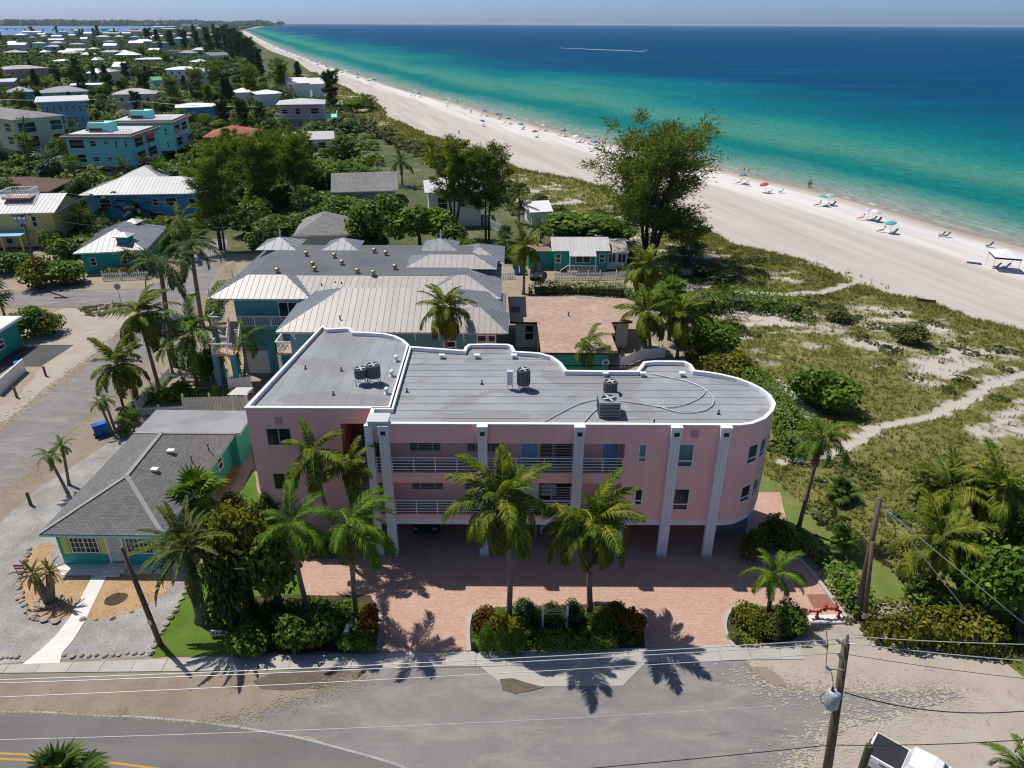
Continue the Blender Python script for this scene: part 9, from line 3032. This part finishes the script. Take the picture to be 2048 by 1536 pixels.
for i in range(34):
 s = 430 + 900 * (i / 34) ** 1.4 + rnd.uniform(-8,8)
 o = float(shore_o(s)) - rnd.uniform(5,14)
 x, y = xy(s, o); p = Vector((x, y, 0)); p.z = shore_z(p)
 fb = ['blue', 'navy', 'white', 'red', 'teal'][i % 5]
 t = thing('beach_umbrella', 'far ' + fb + ' umbrella along the distant beach', 'umbrella', p, 0, 'far umbrellas')
 if fb not in UMB:
  continue
 mesh_obj('canopy', UMB[fb], t, None, None, 1.3); mesh_obj('pole', UMB['pole'], t)
c = on_beach(2002,538)
t = thing('canopy_tent', 'white pop-up tent with dark trim near the right frame edge', 'tent', c, R(-17))
for z in (2.0,):
 m = MB(); m.add([(-1.6,-1.6,2.0),(1.6,-1.6,2.0),(1.6,1.6,2.0),(-1.6,1.6,2.0),(0,0,2.85),(-1.6,-1.6,1.96),(1.6,-1.6,1.96),(1.6,1.6,1.96),(-1.6,1.6,1.96),(0,0,2.8)], [(0,1,4),(1,2,4),(2,3,4),(3,0,4),(6,5,9),(7,6,9),(8,7,9),(5,8,9)]); m.build('roof', FAB['white'], t)
for (a, b) in [((-1.6,-1.6),(1.6,-1.6)),((1.6,-1.6),(1.6,1.6)),((1.6,1.6),(-1.6,1.6)),((-1.6,1.6),(-1.6,-1.6))]:
 m = MB(); m.beam((*a, 1.86),(*b, 1.86),0.03,0.2); m.build('valance', M['dark'], t)
for x in (-1.55,1.55):
 for y in (-1.55,1.55):
  m = MB(); m.beam((x, y, -0.1),(x, y, 1.9),0.05,0.05); m.build('leg', M['palemetal'], t)
for i, dx in enumerate((-0.8,0.5)):
 q = c + Vector((dx, 0.2,0)); q.z = shore_z(q) + 0.02
 chair('dark chair under the white pop-up tent, ' + ('left' if i == 0 else 'right') + ' one', q, 'navy', R(250))
m = MB(); q = on_beach(1948,527); m.box(-0.9,0.9,-0.35,0.35,0.02,0.12); m.M = None
tag(mesh_obj('beach_blanket', m.mesh('beach_blanket', FAB['navy']), None, q, (0,0, R(-25))), 'dark blanket on the sand left of the pop-up tent', 'blanket')
def boat(label, px, py, L, wake, rz):
 p = at(px, py, -1.0)
 t = thing('motor_boat', label, 'boat', p, rz, 'boats on the sea')
 m = MB(); m.add([(-L / 2,-L * .16,0.9),(L * .2,-L * .16,1.0),(L / 2,0,1.2),(L * .2, L * .16,1.0),(-L / 2, L * .16,0.9),(-L / 2,-L * .1,-0.3),(L * .2,-L * .1,-0.3),(L * .42,0,-0.2),(L * .2, L * .1,-0.3),(-L / 2, L * .1,-0.3)], [(0,1,2,3,4),(0,5,6,1),(1,6,7,2),(2,7,8,3),(3,8,9,4),(4,9,5,0)]); m.build('hull', M['white'], t)
 m = MB(); m.box(-L * .1, L * .15,-L * .09, L * .09,0.95,2.0); m.build('cabin', M['palemetal'], t)
 if wake:
  d = Vector((math.cos(rz), math.sin(rz),0))
  n = 26; vs = []
  sd = Vector((-d.y, d.x, 0))
  for i in range(n + 1):
   c_ = p - d * (L * 0.4 + wake * (i / n)); w_ = L * (0.28 + 0.5 * (i / n)) * (1 - 0.75 * i / n) * (1 + 0.3 * math.sin(i * 2.1))
   vs += [tuple(c_ + sd * w_ + Vector((0,0,0.03))), tuple(c_ - sd * w_ + Vector((0,0,0.03)))]
  m = MB(); m.add(vs, [(2 * i, 2 * i + 1,2 * i + 3,2 * i + 2) for i in range(n)])
  tag(m.build('wake_foam', m_plain('foam', (0.66,0.70,0.72),0.8,0.1,0.2), None), 'white wake behind the ' + label, None, None, 'stuff')

A_, B_ = at(1290,103,-1), at(1120,96,-1)
boat('speed boat racing right across the open sea', 1292,103,9,(A_ - B_).length, math.atan2(A_.y - B_.y, A_.x - B_.x))
boat('small white boat off the far beach', 626,73,11,60,0.1)
boat('small boat close to the far beach', 560,61,10,0,0.1)

# =================================================================== FAR SHORE
def far_shore():
 pts = []
 mb = MB()
 X0, X1 = at(-260,52).x * 0 - 5600,-2300
 poly = [(-6500,6900),(-4200,7000),(-3300,7300),(-2700,8200),(-2500,9800),(-6500,9800)]
 mb.prism(poly, -2,0.5)
 o = mb.build('far_land', M['village']); tag(o, 'low wooded mainland beyond the bay', None, None, 'structure')
 for i in range(520):
  y = rnd.uniform(6950,9000); x = rnd.uniform(-6400,-2500)
  if x > -4200 and y < 7000 + (x + 4200) * 0.55:
   continue
  pts.append((x, y, rnd.uniform(40,80)))
 wood('far_shore_woods', 'blue grey woods on the mainland shore', pts, 18,46,2.0,9)
 t = thing('bay_bridge', 'long low bridge across the bay on the horizon', 'bridge', (0,0,0))
 a, b = Vector((-3300,3900,0)), at(236,62) + Vector((0,0,0))
 m = MB(); m.beam(a + Vector((0,0,6.5)), b + Vector((0,0,4.5)),11,1.6); m.build('deck', M['concrete'], t)
 n = 34
 for i in range(n):
  p = a.lerp(b, (i + 0.5) / n)
  m = MB(); m.box(p.x - 2, p.x + 2, p.y - 3, p.y + 3,-1.6,4.4 + 1.2 * (1 - i / n)); m.build('pier', M['concrete'], t)
 t = thing('radio_mast', 'thin radio mast on the far island', 'mast', at(326,55))
 m = MB(); m.tube([(0,0,0),(0,0,58)], [1.2,0.5], 5); m.build('mast', M['greymetal'], t)
 for z in (18,36,52):
  m = MB(); m.box(-2,2,-0.4,0.4, z, z + 0.8); m.build('platform', M['greymetal'], t)

far_shore()

# =================================================================== HAZE
k = N('haze_air')
v = k.t.nodes.new('ShaderNodeVolumePrincipled')
v.inputs['Color'].default_value = (0.62,0.80,1.0,1)
v.inputs['Density'].default_value = 0.00003
v.inputs['Anisotropy'].default_value = 0.2
k.link(v.outputs[0], k.out.inputs['Volume'])
m = MB(); m.box(-46000,92000,-2000,60000,-3.2,62)
hz = m.build('haze', k.m)
tag(hz, 'thin bright sea haze', None, None, 'stuff')
